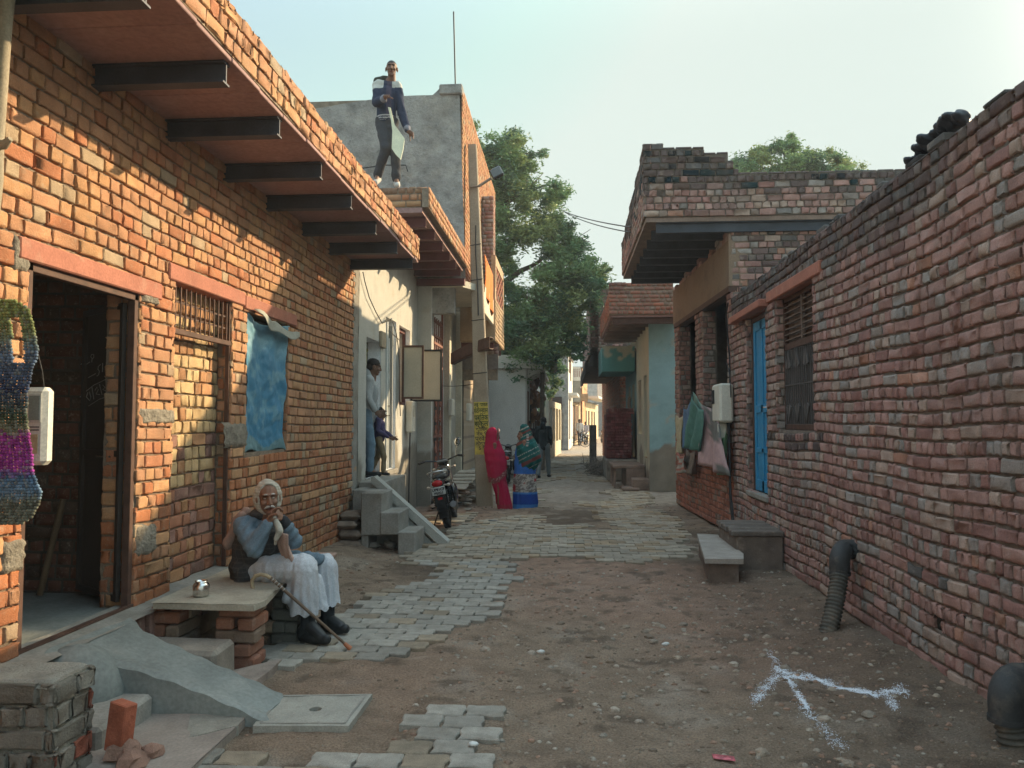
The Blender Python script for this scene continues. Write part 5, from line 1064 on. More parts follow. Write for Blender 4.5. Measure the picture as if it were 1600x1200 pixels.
# ================================================================ FAR STREET
def farhouse(name, lab, y0, pxl, pxr, ytop, ybot_z, depth_y, px_end, matn, sidem, feats, cat='house'):
    """a house whose end wall (facing us) spans pxl..pxr at distance y0 and whose lit street front runs back to px_end at y0+depth"""
    a = atY(pxl, ytop, y0); b = atY(pxr, ytop, y0); c = atY(px_end, ytop, y0 + depth_y); h = a.z
    t = thing(name, lab, cat, ((a.x + b.x) / 2, y0, 0)); m_ = MB()
    p = [(a.x, y0), (b.x, y0), (c.x, y0 + depth_y), (a.x - 2, y0 + depth_y)]
    m_.poly([(x, y, 0) for x, y in p], (0, 0, h)); m_.build('wall', matn, t); 
    n = Vector((depth_y, -(c.x - b.x), 0)).normalized()      # front normal
    m_ = MB(); e = .03; q = [Vector((b.x, y0, 0)) + n * e, Vector((c.x, y0 + depth_y, 0)) + n * e]
    m_.poly([q[0], q[1], q[1] - n * .02, q[0] - n * .02], (0, 0, h)); m_.build('street_front', sidem, t)
    m_ = MB(); m_.poly([(x, y, h) for x, y in [(a.x - .06, y0 - .06), (b.x + .1, y0 - .06), (c.x + .1, y0 + depth_y), (a.x - 2, y0 + depth_y)]], (0, 0, .1)); m_.build('roof', M['cement'], t)
    U = (q[1] - q[0]).normalized()
    def fr(s0, s1, z0, z1, d0, d1, mt, nm): m2 = MB(); m2.poly([q[0] + U * s0 + n * d0 + Vector((0, 0, z0)), q[0] + U * s1 + n * d0 + Vector((0, 0, z0)), q[0] + U * s1 + n * d1 + Vector((0, 0, z0)), q[0] + U * s0 + n * d1 + Vector((0, 0, z0))], (0, 0, z1 - z0)); return m2.build(nm, mt, t)
    feats(t, fr, a, b, c, h); return t
drk = mat('far_dark', (.06, .045, .035), .9); wdoor = mat('brown_door', (.16, .08, .045), .8); cream2 = mat('sandy_cream', (.52, .40, .25), .9); brk = mat('far_brick', (.30, .15, .11), .95, .2, 3, .3, 30, stripe=[(2, 11, (.24, .2, .17), .15, .7)])
# white plaster building with overhanging slab
def fE(t, fr, a, b, c, h):
    fr(.5, 1.1, .6, 2.6, 0, .02, wdoor, 'door'); fr(2.2, 3.0, 1.2, 2.4, 0, .03, drk, 'window'); fr(4.0, 4.7, .6, 2.5, 0, .03, drk, 'door'); fr(5.6, 6.2, 1.3, 2.4, 0, .03, drk, 'window')
    m_ = MB(); m_.box((a.x - .3, 23.9, h), (-.74, 32, h + .12)); m_.box((a.x - .3, 23.88, h + .12), (-.95, 24.0, h + .42)); m_.build('roof_slab', M['white'], t)
    for k in range(8): MB().poly([(b.x + .05, 24.2 + k, h), (-.85, 24.2 + k, h), (-.85, 24.2 + k, h - .08), (b.x + .05, 24.2 + k, h - .3)], (0, .12, 0)).build('slab_bracket', M['white'], t)
farhouse('white_plaster_house', 'plain white plastered house end with overhanging flat slab behind the two women', 24, 762, 821, 576, 0, 8, 838, M['white'], M['white'], fE)
cp = thing('compound_wall', 'pale compound wall with upright slot openings beyond the white plastered house', 'compound wall', (-1.4, 36, 0)); m_ = MB(); a = atY(852, 625, 33); b = atY(872, 622, 40); d = Vector((b.x - a.x, 7, 0)); s_ = Vector((.15, 0, 0))
m_.poly([Vector((a.x, 33, 0)), Vector((b.x, 40, 0)), Vector((b.x, 40, 0)) + s_, Vector((a.x, 33, 0)) + s_], (0, 0, .7)); m_.poly([Vector((a.x, 33, a.z - .3)), Vector((b.x, 40, a.z - .3)), Vector((b.x, 40, a.z - .3)) + s_, Vector((a.x, 33, a.z - .3)) + s_], (0, 0, .3))
for k in range(5): q = Vector((a.x, 33, .7)) + d * (k / 4) * .96; m_.poly([q, q + d * .06, q + d * .06 + s_, q + s_], (0, 0, a.z - 1.0))
m_.poly([Vector((a.x - .25, 33.2, 0)), Vector((b.x - .25, 40, 0)), Vector((b.x - .2, 40, 0)), Vector((a.x - .2, 33.2, 0))], (0, 0, a.z - .3), 0, (.3, .3, .3)); m_.build('wall', M['cream'], cp)
def fG(t, fr, a, b, c, h):
    m_ = MB(); x0 = atY(862, 620, 44.8).x; m_.box((x0, 44.9, 0), (b.x - .35, 45, 3.1)); m_.build('dark_gate', mat('brown_gate', (.05, .035, .03), .8), t)
    fr(1.0, 1.8, .6, 3.0, 0, .03, drk, 'door'); fr(.4, 5, 3.2, 3.35, 0, .5, M['white'], 'ledge'); fr(1.2, 1.9, 4.6, 6.0, 0, .05, wdoor, 'window'); fr(2.8, 3.4, 4.2, 5.6, 0, .05, wdoor, 'window')
farhouse('grey_tower_house', 'tall grey plastered house end half hidden by hanging leaves far down the lane', 45, 846, 887, 553, 0, 7, 894, M['greycem'], M['white'], fG)
def fH(t, fr, a, b, c, h):
    m_ = MB(); a2 = atY(893, 595, 52); b2 = atY(907, 597, 52); z1 = a2.z; z0 = atY(893, 628, 52).z; zt = atY(893, 583, 52).z
    m_.box((a2.x, 52, z0), (b2.x, 58, z1)); bo = m_.build('balcony', mat('balcony_grey', (.27, .26, .23), .9), t); m_ = MB(); m_.box((a2.x, 51.95, z1), (b2.x + .05, 52.05, z1 + .25)); bo2 = m_.build('balcony_edge', M['white'], t)
    m_ = MB(); 
    for k in range(6): x = a2.x + (b2.x - a2.x) * k / 5; m_.box((x - .03, 51.97, z1 + .25), (x + .03, 52.03, zt + .3))
    m_.box((a2.x, 51.97, zt + .3), (b2.x, 52.03, zt + .4)); m_.box((a2.x, 51.97, z1 + .7), (b2.x, 52.03, z1 + .75)); m_.build('railing', M['white'], t)
    for k, (s0, mt) in enumerate(((.4, wdoor), (1.5, drk), (2.8, wdoor), (4.2, drk))): fr(s0, s0 + .7, .3, 2.8, 0, .04, mt, 'door')
farhouse('railed_balcony_house', 'far cream house with a railed balcony over brown doors', 53, 880, 893, 600, 0, 8, 908, cream2, cream2, fH)
def fI(t, fr, a, b, c, h):
    fr(.5, 1.0, 4.5, 5.6, 0, .04, drk, 'window'); m_ = MB(); p0 = atY(905, 600, 59.5); p1 = atY(918, 627, 59.5); m_.box((p0.x, 58, p1.z), (p1.x, 60, p0.z - .8)); m_.build('balcony', mat('ochre_balcony', (.45, .28, .16), .9), t)
farhouse('far_brick_house', 'bare brick house with sunlit ochre corner rising behind the balcony', 60, 892, 909, 575, 0, 8, 917, brk, mat('ochre', (.55, .33, .17), .9), fI)
def fJ(t, fr, a, b, c, h):
    for k, s0 in enumerate((1.0, 3.5, 6.5, 9)): fr(s0, s0 + .9, .8 if k % 2 else .2, 2.6, 0, .05, drk, 'window' if k % 2 else 'door')
    fr(0, 12, 3.6, 3.8, 0, 1.2, M['white'], 'canopy'); fr(0, 12, 5.0, 5.1, 1.1, 1.2, M['white'], 'rail')
    for k in range(7): fr(k * 1.8, k * 1.8 + .12, 3.8, 5.0, 1.1, 1.2, M['white'], 'baluster')
farhouse('far_yellow_house', 'brightly sunlit pale yellow house with a long balcony at the lane end', 64, 905, 912, 628, 0, 14, 934, mat('pale_yellow', (.66, .53, .33), .9), mat('pale_yellow_front', (.70, .57, .36), .9), fJ)
def fK(t, fr, a, b, c, h): fr(1, 2, .3, 2.6, 0, .04, drk, 'door')
farhouse('lane_end_house', 'small shaded grey house closing the lane end behind parked motorcycles', 88, 930, 952, 630, 0, 10, 958, mat('end_grey', (.20, .2, .2), .9), M['white'], fK)
farhouse('lane_end_upper_house', 'pale upper storeys seen above the small grey house at the lane end', 100, 915, 962, 592, 0, 10, 970, mat('pale_end', (.45, .42, .38), .9), M['white'], lambda *k: None)
# ================================================================ utility pole, lamp, wires
pol = thing('concrete_pole', 'leaning tapered concrete utility pole with a yellow painted panel of Hindi lettering', 'utility pole', (-1.6, 15.04, 0))
pb0 = Vector((-1.60, 15.04, 0)); pb1 = Vector((-1.86, 15.04, 7.15)); w0, w1 = .165, .085
def pface(t, u, off=0): c = pb0.lerp(pb1, t); w = w0 + (w1 - w0) * t; return Vector((c.x + u * w, c.y - .1 - off + .04 * t, c.z))
m_ = MB(); P_ = []
for t in np.linspace(-.02, 1, 24):
    c = pb0.lerp(pb1, t); w = w0 + (w1 - w0) * t; dp = .1 - .04 * t; P_.append([(c.x - w + .015, c.y - dp, c.z), (c.x + w - .015, c.y - dp, c.z), (c.x + w, c.y - dp + .02, c.z), (c.x + w, c.y + dp, c.z), (c.x - w, c.y + dp, c.z), (c.x - w, c.y - dp + .02, c.z), (c.x - w + .015, c.y - dp, c.z)])
m_.grid(np.array(P_), smooth=False); m_.add(np.array(P_[-1][:6]), [(0, 1, 2, 3, 4, 5)]); m_.rough(.006, 4)
m_.build('shaft', mat('pole_concrete', (.34, .285, .215), .95, .15, 3, .5, 50, spots=[(1.6, .5, .7, (.24, .2, .155), .5)]), pol)
tz = lambda z: z / 7.15
def pq(z, u, off): return pface(tz(z), u, off)
z0, z1 = 1.00, 2.00
m_ = MB(); m_.add([pq(z0 - .03, -.95, .003), pq(z0 - .03, .95, .003), pq(z1, .95, .003), pq(z1, -.95, .003)], [(0, 1, 2, 3)]); 
m_.build('yellow_panel', mat('yellow_paint', (.58, .46, .10), .85, .2, 9, .3, 40, spots=[(5, .5, .7, (.34, .28, .13), .75)]), pol)
def text_mesh(s, size, mt, parent, M4, name='lettering', ex=.0008, fit=.27):
    cu = bpy.data.curves.new('txt', 'FONT'); cu.body = s; cu.size = size; cu.align_x = 'CENTER'; cu.extrude = ex; cu.resolution_u = 3; cu.offset = ex * 3
    to = bpy.data.objects.new('txt', cu); COL.objects.link(to); dg = bpy.context.evaluated_depsgraph_get(); me = bpy.data.meshes.new_from_object(to.evaluated_get(dg)); bpy.data.objects.remove(to)
    xs_ = [v.co.x for v in me.vertices]; k_ = min(1.0, fit / max(1e-6, max(xs_) - min(xs_))); me.transform(Matrix.Diagonal((k_, 1, 1, 1))); me.name = name; o = bpy.data.objects.new(name, me); me.materials.clear(); me.materials.append(mt); me.transform(M4); me.transform(Matrix.Translation(-wloc(parent))); o.parent = parent; COL.objects.link(o); return o
ink = mat('dark_green_paint', (.035, .07, .03), .85, .2, 9); ink2 = mat('faded_paint', (.10, .085, .05), .9)
for (s, z, sz, mt) in (('नई भारत', 1.915, .085, ink), ('सेठीनन्द्रन', 1.79, .115, ink), ('पब्िलक', 1.645, .135, ink), ('स्कूल', 1.53, .125, ink), ('कोिचंग', 1.435, .085, ink2), ('नं० 9', 1.345, .10, ink2), ('प्रवेश', 1.245, .11, ink2), ('कक्षा', 1.15, .09, ink2), ('5 से', 1.07, .085, ink2)):
    c = pq(z, 0, .006); lean = math.atan((pb0.x - pb1.x) / 7.15)
    text_mesh(s, sz * 1.08, mt, pol, Matrix.Translation(c) @ Matrix.Rotation(-lean, 4, 'Y') @ Matrix.Rotation(R(90), 4, 'X') @ Matrix.Diagonal((1, 1, 1, 1)))
for za in (5.1, 4.4, 3.6, 2.55): MB().tube([pq(za, -1.05, .006), pq(za + .03, 1.05, .006)], .008, 4).build('tie_wire', M['wire'], pol)
m_ = MB(); m_.tube([pq(5.5, .2, .02), pq(5.0, .0, .03), pq(4.2, .15, .03), pq(3.7, .1, .02)], .01, 4); m_.build('tie_wire', M['wire'], pol)
fl_ = thing('flood_lamp', 'black floodlight on a bent arm clamped to the concrete pole', 'lamp', (-1.55, 15.0, 6.2)); m_ = MB(); a = atY(748, 291, 14.9); b = atY(768, 278, 14.85); m_.tube([a, b], .028, 7); m_.tube([a + Vector((-.18, .05, 0)), a], .02, 6); m_.build('arm', M['wood'], fl_)
m_ = MB(); rot = Euler((R(-18), R(-25), 0)).to_matrix(); c = atY(776, 270, 14.8); m_.box((-.12, -.035, -.12), (.12, .035, .12), bev=.02); m_.xf(Matrix.Translation(c) @ rot.to_4x4()); hb = m_.build('housing', M['blkp'], fl_); m_ = MB(); m_.box((-.1, -.042, -.09), (.1, -.037, .09), bev=.002); m_.xf(Matrix.Translation(c) @ rot.to_4x4()); m_.build('glass', mat('lamp_glass', (.10, .11, .11), .35), hb)
wp = MB(); a = atY(849, 540, 26); b = atY(847, 655, 26); wp.tube([(b.x, 26, 0), b, (a.x, 26, a.z + 1.5)], [.09, .08, .06], 8); wpo = wp.build('wooden_pole', M['wood']); tag(wpo, 'slim grey wooden pole standing by the corner of the white plastered house', 'pole')
cb = MB(); a = atY(880, 553 - 5, 26); c_ = atY(845, 570, 25.6); P_ = np.array([[(c_.x - .35 + .9 * u, 25.6, c_.z + .5 - .5 * v - .25 * u + .1 * math.sin(u * 9 + v * 4)) for u in np.linspace(0, 1, 10)] for v in np.linspace(0, 1, 8)]); cb.grid(P_); tag(cb.build('hanging_rags', mat('rags', (.5, .38, .3), .9, .5, 12), solid=.02), 'bundle of pale rags hanging at the slab corner by the wooden pole', 'rags')
bk = MB(); c_ = atY(835, 625, 26.5)
rr = random.Random(77)
for i in range(46):
    p = Vector((c_.x + rr.gauss(0, .12), 26.5 + rr.gauss(0, .2), c_.z + rr.gauss(0, .42))); bk.ell(tuple(p), (.11, .1, .14), 0, np.array((.36, .19, .11)) * rr.uniform(.5, 1.5), n=6, m=4)
bk.rough(.12, 5); tag(bk.build('dried_bunch', mat('dry', (1, 1, 1), .95, .3, 9, attr=True)), 'brown dried bunch hanging on the wall of the white plastered house', 'dried bunch')
def cable(a, b, sag, r, lab, n=16):
    m_ = MB(); a = Vector(a); b = Vector(b); m_.tube([a.lerp(b, t) - Vector((0, 0, sag * 4 * t * (1 - t))) for t in np.linspace(0, 1, n)], r, 5); tag(m_.build('overhead_cable', M['wire']), lab, 'cable')
cable(atY(880, 330, 24), atY(985, 355, 13), .05, .012, 'upper black overhead cable crossing the sky to the right parapet'); cable(atY(880, 330, 24), atY(985, 363, 13), .08, .011, 'lower black overhead cable crossing the sky to the right parapet')
cable(atX(692, 603, CX + .1), pq(2.35, -1, .02), .02, .006, 'thin wire from the gate pillar to the concrete pole')
cable(atY(860, 545, 30), atY(925, 545, 30), .05, .012, 'thin far cable across the gap below the big tree')
# stones and rubble behind the first motorcycle
rr = random.Random(5); rb = thing('rubble_heap', 'heap of broken pale cement slabs and stones between motorcycle and pole', 'rubble', (-2.0, 15.5, 0))
for i in range(46):
    x = rr.uniform(-2.45, -1.75); y = rr.uniform(13.6, 17.0); z = rr.uniform(.0, .45) * (1 - abs(x + 2.15) / .5); r = rr.uniform(.06, .2); v, f = stone_pts(rr, x, y, max(z, .03), r, .4); m_ = MB().add(v, f, 0, np.array(rr.choice(((.33, .27, .22), (.25, .18, .14), (.36, .32, .27)))) * rr.uniform(.8, 1.2)); m_.rough(.05, 5, i); m_.build('stone_piece', M['paver'], rb)
m_ = MB(); 
for i in range(5): m_.box((-2.4 + i * .02, 14.2 + i * .5, .35 + .04 * i), (-1.85, 14.7 + i * .5, .40 + .04 * i), 0, (.4, .36, .3), bev=.02)
m_.rough(.08, 3); m_.build('broken_slab', M['paver'], rb)
rb2 = thing('dark_rubble', 'low dark heap of rubble at the foot of the white plastered wall', 'rubble', (-1.6, 22, 0))
for i in range(40):
    x = rr.uniform(-2.3, -1.0); y = rr.uniform(21, 23.9); r = rr.uniform(.1, .3); v, f = stone_pts(rr, x, y, max(0, .7 - abs(x + 1.6) * .4 - (23.9 - y) * .15), r, .5); MB().add(v, f, 0, np.array((.16, .12, .09)) * rr.uniform(.6, 1.8)).rough(.05, 5, i).build('stone_piece', M['paver'], rb2)
# hanging sacks on the shop front
def hang(pts, lab, name, m_, cat='cloth', n=(14, 18), off=.10, wrk=.05, patch=None):
    """four photo corners (tl,tr,br,bl) on the shop front plane -> draped sheet"""
    def on(px, py):
        r = ray(px, py); o = Vector((0, 0, CAM_H)); q = A_ + N_ * off; t = (q - o).dot(N_) / r.dot(N_); return o + r * t
    c = [on(*p) for p in pts]; P_ = np.zeros((n[0], n[1], 3)); C_ = np.ones((n[0], n[1], 3))
    for i in range(n[0]):
        for j in range(n[1]):
            u = i / (n[0] - 1); v = j / (n[1] - 1); p = c[0].lerp(c[1], u).lerp(c[3].lerp(c[2], u), v)
            p = p + N_ * (wrk * math.sin(u * 11 + v * 2.5 + len(lab)) * (.3 + v) + .04 * (fbm(u * 4, v * 5, 3) - .4)) - Vector((0, 0, .08 * math.sin(u * 3.14) * (1 - v))); P_[i, j] = tuple(p)
            C_[i, j] = patch(u, v) if patch else (1, 1, 1)
    o = MB().grid(P_, 0, C_).build(name, m_, solid=.006); return tag(o, lab, cat)
cm = mat('sackcloth', (1, 1, 1), .8, .2, 8, .3, 60, attr=True)
def gp_patch(u, v):
    n = float(fbm(u * 3 + 3, v * 3, 3)); g_ = np.array((.17, .30, .25)); p_ = np.array((.46, .31, .31)); 
    return g_ if u + .5 * v < .45 + (n - .45) * 1.2 else (p_ if n > .38 else np.array((.16, .16, .15)))
hang([(1082, 612), (1124, 642), (1134, 744), (1092, 722)], 'large pink and green sack cloth hanging from the shop pillar', 'sack_cloth', cm, off=.17, patch=gp_patch)
hang([(1081, 616), (1098, 640), (1094, 706), (1074, 700)], 'dark green sack cloth hanging left of the pink one', 'green_cloth', cm, off=.25, patch=lambda u, v: np.array((.09, .21, .18)))
hang([(1068, 636), (1078, 628), (1080, 702), (1072, 700)], 'narrow blue cloth hanging between cream and green cloths', 'blue_cloth', cm, off=.14, patch=lambda u, v: np.array((.10, .17, .27)))
hang([(1057, 648), (1068, 645), (1069, 708), (1058, 710)], 'cream cloth hanging at the far end of the shop front', 'cream_cloth', cm, off=.14, patch=lambda u, v: np.array((.42, .38, .26)))
hang([(1058, 706), (1072, 706), (1071, 738), (1058, 740)], 'printed sack with red lettering bands below the cream cloth', 'printed_sack', cm, off=.2, patch=lambda u, v: np.array((.40, .16, .13)) if (int(v * 8) % 3 == 0) else np.array((.38, .36, .32)))
hang([(1074, 700), (1085, 702), (1086, 742), (1075, 738)], 'brownish rag hanging lowest beside the printed sack', 'rag', cm, off=.12, patch=lambda u, v: np.array((.22, .18, .15)))
hang([(1128, 676), (1136, 674), (1132, 742), (1126, 742)], 'narrow light green strip of cloth under the meter box', 'green_strip', cm, off=.12, patch=lambda u, v: np.array((.17, .30, .17)))
mx_ = thing('meter_box', 'pale plastic electricity meter box on the pillar between shop and blue door', 'meter box', (2.2, 11.0, 2)); c0 = atX(1122, 602, 2.24); c1 = atX(1143, 658, 2.24)
m_ = MB(); m_.box((2.14, 10.92, c1.z - .02), (2.33, 11.5, c0.z), bev=.03); m_.build('casing', M['plast'], mx_); MB().box((2.128, 11.3, c0.z - .28), (2.142, 11.46, c0.z - .08)).build('display', M['dark'], mx_); MB().box((2.15, 11.1, c1.z - .26), (2.28, 11.3, c1.z - .02), bev=.02).build('lower_cover', M['plast'], mx_)
cb_ = MB(); 
for k in range(3): cb_.tube([(2.28, 11.0 + k * .05, c1.z), (2.27, 10.98 - k * .03, 1.2), (2.27, 10.9 + k * .04, .6), (2.28, 10.7 + .05 * k, .05)], .014, 5)
cb_.tube([(2.3, 11.0, c0.z), (2.29, 10.95, c0.z + .35), (2.3, 11.2, c0.z + 1.0), (2.3, 11.05, 3.3)], .012, 5); cb_.tube([(2.29, 10.9, c0.z - .2), (2.26, 10.8, c0.z + .1), (2.28, 11.1, c0.z + .3)], .008, 5)
tag(cb_.build('cable_bundle', M['wire']), 'black cables running down the pillar below the pale meter box', 'cable')
# ================================================================ TREES
def leafcloud(mb, centres, rads, n, size, seed, cols):
    nr = np.random.RandomState(seed); centres = np.array(centres); rads = np.array(rads)
    wts = rads ** 2.2; wts /= wts.sum(); idx = nr.choice(len(centres), n, p=wts)
    d = nr.randn(n, 3); d /= np.linalg.norm(d, axis=1)[:, None]; rr = nr.rand(n) ** .6 * np.where(nr.rand(n) < .3, 1.75, 1.0)
    P = centres[idx] + d * (rads[idx] * rr)[:, None] * np.array((1, 1, .75))
    # break the clump: drop leaves where a 3-D-ish noise is low
    keep = (fbm(P[:, 0] * 1.6 + P[:, 1] * .7 + seed, P[:, 2] * 1.9 - P[:, 1] * .5, 3) > .29); P = P[keep]; idx = idx[keep]; n = len(P)
    a = nr.randn(n, 3); a[:, 2] = a[:, 2] * .5 - .25; a /= np.linalg.norm(a, axis=1)[:, None]; b = np.cross(a, nr.randn(n, 3)); b /= np.linalg.norm(b, axis=1)[:, None]
    s = size * nr.uniform(.6, 1.3, n)[:, None]
    v = np.stack([P - a * s, P + b * s * .32, P + a * s, P - b * s * .32], 1).reshape(-1, 3)
    clump = cols[nr.randint(0, len(cols), len(centres))][idx] * nr.uniform(.75, 1.25, n)[:, None]
    mb.add(v, np.arange(n * 4).reshape(-1, 4), 0, np.repeat(clump, 4, 0))
leafm = mat('leaf', (1, 1, 1), .65, .2, 1.5, 0, 20, attr=True)
nt_ = leafm.node_tree; pr_ = nt_.nodes['Principled BSDF']; tl_ = nt_.nodes.new('ShaderNodeBsdfTranslucent'); ms_ = nt_.nodes.new('ShaderNodeMixShader'); ms_.inputs[0].default_value = .3
src = pr_.inputs['Base Color'].links[0].from_socket; nt_.links.new(src, tl_.inputs[0]); nt_.links.new(pr_.outputs[0], ms_.inputs[1]); nt_.links.new(tl_.outputs[0], ms_.inputs[2]); nt_.links.new(ms_.outputs[0], nt_.nodes['Material Output'].inputs[0])
LC = np.array([(.072, .125, .055), (.09, .145, .06), (.052, .10, .05), (.042, .08, .045), (.115, .15, .06)])
barkm = mat('bark', (.12, .095, .075), .95, .3, 4, .6, 20)
def branch(mb, pts, r0, r1): n = len(pts); mb.tube(pts, list(np.linspace(r0, r1, n)), 8)
t1 = thing('neem_tree', 'large dusty green tree leaning out over the lane behind the brick balcony', 'tree', (-3.2, 25, 0))
D = 24.5; q = lambda px, py, dy=0: atY(px, py, D + dy)
tk = MB(); base = Vector((-3.4, 25, 0)); j1 = q(745, 520, .3); branch(tk, [base, Vector((-3.5, 25, 1.8)), j1], .32, .22)
j2 = q(790, 440, .2); branch(tk, [j1, q(765, 490), j2], .2, .13); j3 = q(838, 412); branch(tk, [j2, q(812, 424), j3], .12, .06); branch(tk, [j3, q(850, 402), q(862, 390)], .06, .03)
branch(tk, [j1, q(745, 420, .5), q(770, 330, .4), q(782, 250, .2)], .2, .05); branch(tk, [q(770, 330, .4), q(820, 300, -.5), q(850, 290, -.6)], .08, .03); branch(tk, [q(758, 380, .5), q(745, 300, .8), q(748, 230, .8)], .12, .04)
branch(tk, [j2, q(830, 470), q(875, 460), q(915, 430)], .09, .03); branch(tk, [q(765, 490), q(820, 510, -.5), q(880, 520, -.5)], .1, .03); branch(tk, [q(840, 470), q(865, 500), q(880, 540)], .05, .02); branch(tk, [q(782, 250, .2), q(790, 225), q(800, 205)], .04, .015); branch(tk, [q(800, 250), q(820, 240), q(845, 238)], .03, .012)
for k in range(26):
    a = q(*random.Random(k).choice(((830, 470), (862, 390), (770, 330), (820, 300), (875, 460), (820, 510), (782, 250)))); rr = random.Random(k + 50); branch(tk, [a, a + Vector((rr.uniform(-.5, .7), rr.uniform(-.6, .6), rr.uniform(-.2, .5))), a + Vector((rr.uniform(-.8, 1.3), rr.uniform(-1, 1), rr.uniform(-.6, .8)))], .03, .008)
tk.build('trunk', barkm, t1)
cl = [(790, 235, 28), (800, 215, 18), (780, 262, 30), (765, 245, 18), (812, 248, 14), (760, 290, 26), (795, 290, 34), (830, 305, 26), (860, 312, 20), (878, 303, 12), (846, 240, 9), (775, 335, 34), (815, 345, 36), (855, 350, 28), (885, 360, 18), (780, 390, 30), (740, 200, 10), (748, 225, 16), (752, 262, 20), (905, 385, 16), (890, 395, 20), (860, 392, 22), (925, 408, 14), (900, 425, 26), (870, 430, 26), (915, 440, 24), (935, 435, 16), (880, 460, 30), (850, 470, 30), (912, 470, 22), (825, 485, 34), (790, 500, 32), (775, 540, 32), (810, 540, 34), (848, 520, 32), (880, 510, 28), (905, 505, 16), (840, 556, 24), (870, 545, 22), (895, 540, 16), (905, 558, 9), (800, 565, 22), (818, 588, 12), (930, 460, 12), (943, 448, 9), (765, 470, 20), (760, 420, 16), (945, 420, 8), (800, 420, 16), (788, 300, 30), (800, 460, 22)]
rr = random.Random(9); cs = []; rs = []
for (px, py, r) in cl:
    R_ = r * D / 1200
    for k in range(7): 
        dy = rr.uniform(-1.5, 1.5); p = atY(px + rr.gauss(0, r * .45), py + rr.gauss(0, r * .42), D + dy); cs.append(tuple(p)); rs.append(R_ * rr.uniform(.45, .8))
lf = MB(); leafcloud(lf, cs, rs, 150000, .072, 3, LC * 1.9); 
for (px, py, r) in ((876, 598, 14), (880, 575, 12), (868, 605, 12), (886, 560, 10), (862, 585, 12), (855, 600, 9)): pass
lf.build('crown', leafm, t1)
# a low green spray hanging further down the lane
t2 = thing('roadside_tree', 'smaller leafy tree hanging in front of the grey tower house beyond the wooden pole', 'tree', (-1.9, 38, 0)); tk = MB(); b0 = Vector((-2.3, 38, 0)); branch(tk, [b0, atY(855, 640, 38), atY(868, 590, 38)], .16, .08); branch(tk, [atY(860, 620, 38), atY(850, 595, 38)], .06, .03); tk.build('trunk', barkm, t2)
cs = []; rs = []
for (px, py, r) in ((868, 575, 14), (858, 590, 13), (875, 595, 11), (865, 610, 12), (852, 612, 9), (878, 578, 9), (858, 570, 12), (855, 630, 8), (880, 610, 6), (846, 640, 7)):
    for k in range(5): p = atY(px + rr.gauss(0, r * .4), py + rr.gauss(0, r * .4), 38 + rr.uniform(-1, 1)); cs.append(tuple(p)); rs.append(r * 38 / 1200 * rr.uniform(.35, .6))
lf = MB(); leafcloud(lf, cs, rs, 12000, .085, 5, LC * 1.6); lf.build('crown', leafm, t2)
# tree beyond the right-hand roof
t3 = thing('rooftop_tree', 'pale green tree top showing above the broken brick parapet on the right', 'tree', (8.8, 30, 0)); tk = MB(); b0 = Vector((8.8, 30, 0)); branch(tk, [b0, Vector((8.7, 30, 6)), atY(1240, 250, 30)], .3, .08)
for k in range(12): a = atY(1240 + rr.uniform(-10, 10), 290 - k * 3, 30); branch(tk, [a, atY(1160 + k * 16, 262 - 25 * math.sin(k * .3), 30)], .07, .015)
tk.build('trunk', barkm, t3); cs = []; rs = []
for (px, py, r) in ((1170, 262, 22), (1195, 250, 20), (1215, 268, 24), (1235, 232, 18), (1245, 255, 26), (1225, 225, 10), (1262, 248, 16), (1285, 262, 24), (1310, 252, 18), (1322, 266, 16), (1345, 268, 9), (1300, 242, 10), (1240, 218, 8), (1180, 240, 10), (1270, 270, 26), (1200, 280, 26), (1300, 280, 22)):
    for k in range(5): p = atY(px + rr.gauss(0, r * .42), py + rr.gauss(0, r * .42), 30 + rr.uniform(-1.5, 1.5)); cs.append(tuple(p)); rs.append(r * 30 / 1200 * rr.uniform(.45, .8))
lf = MB(); leafcloud(lf, cs, rs, 42000, .075, 8, LC * np.array((2.1, 2.0, 2.0))); lf.build('crown', leafm, t3)
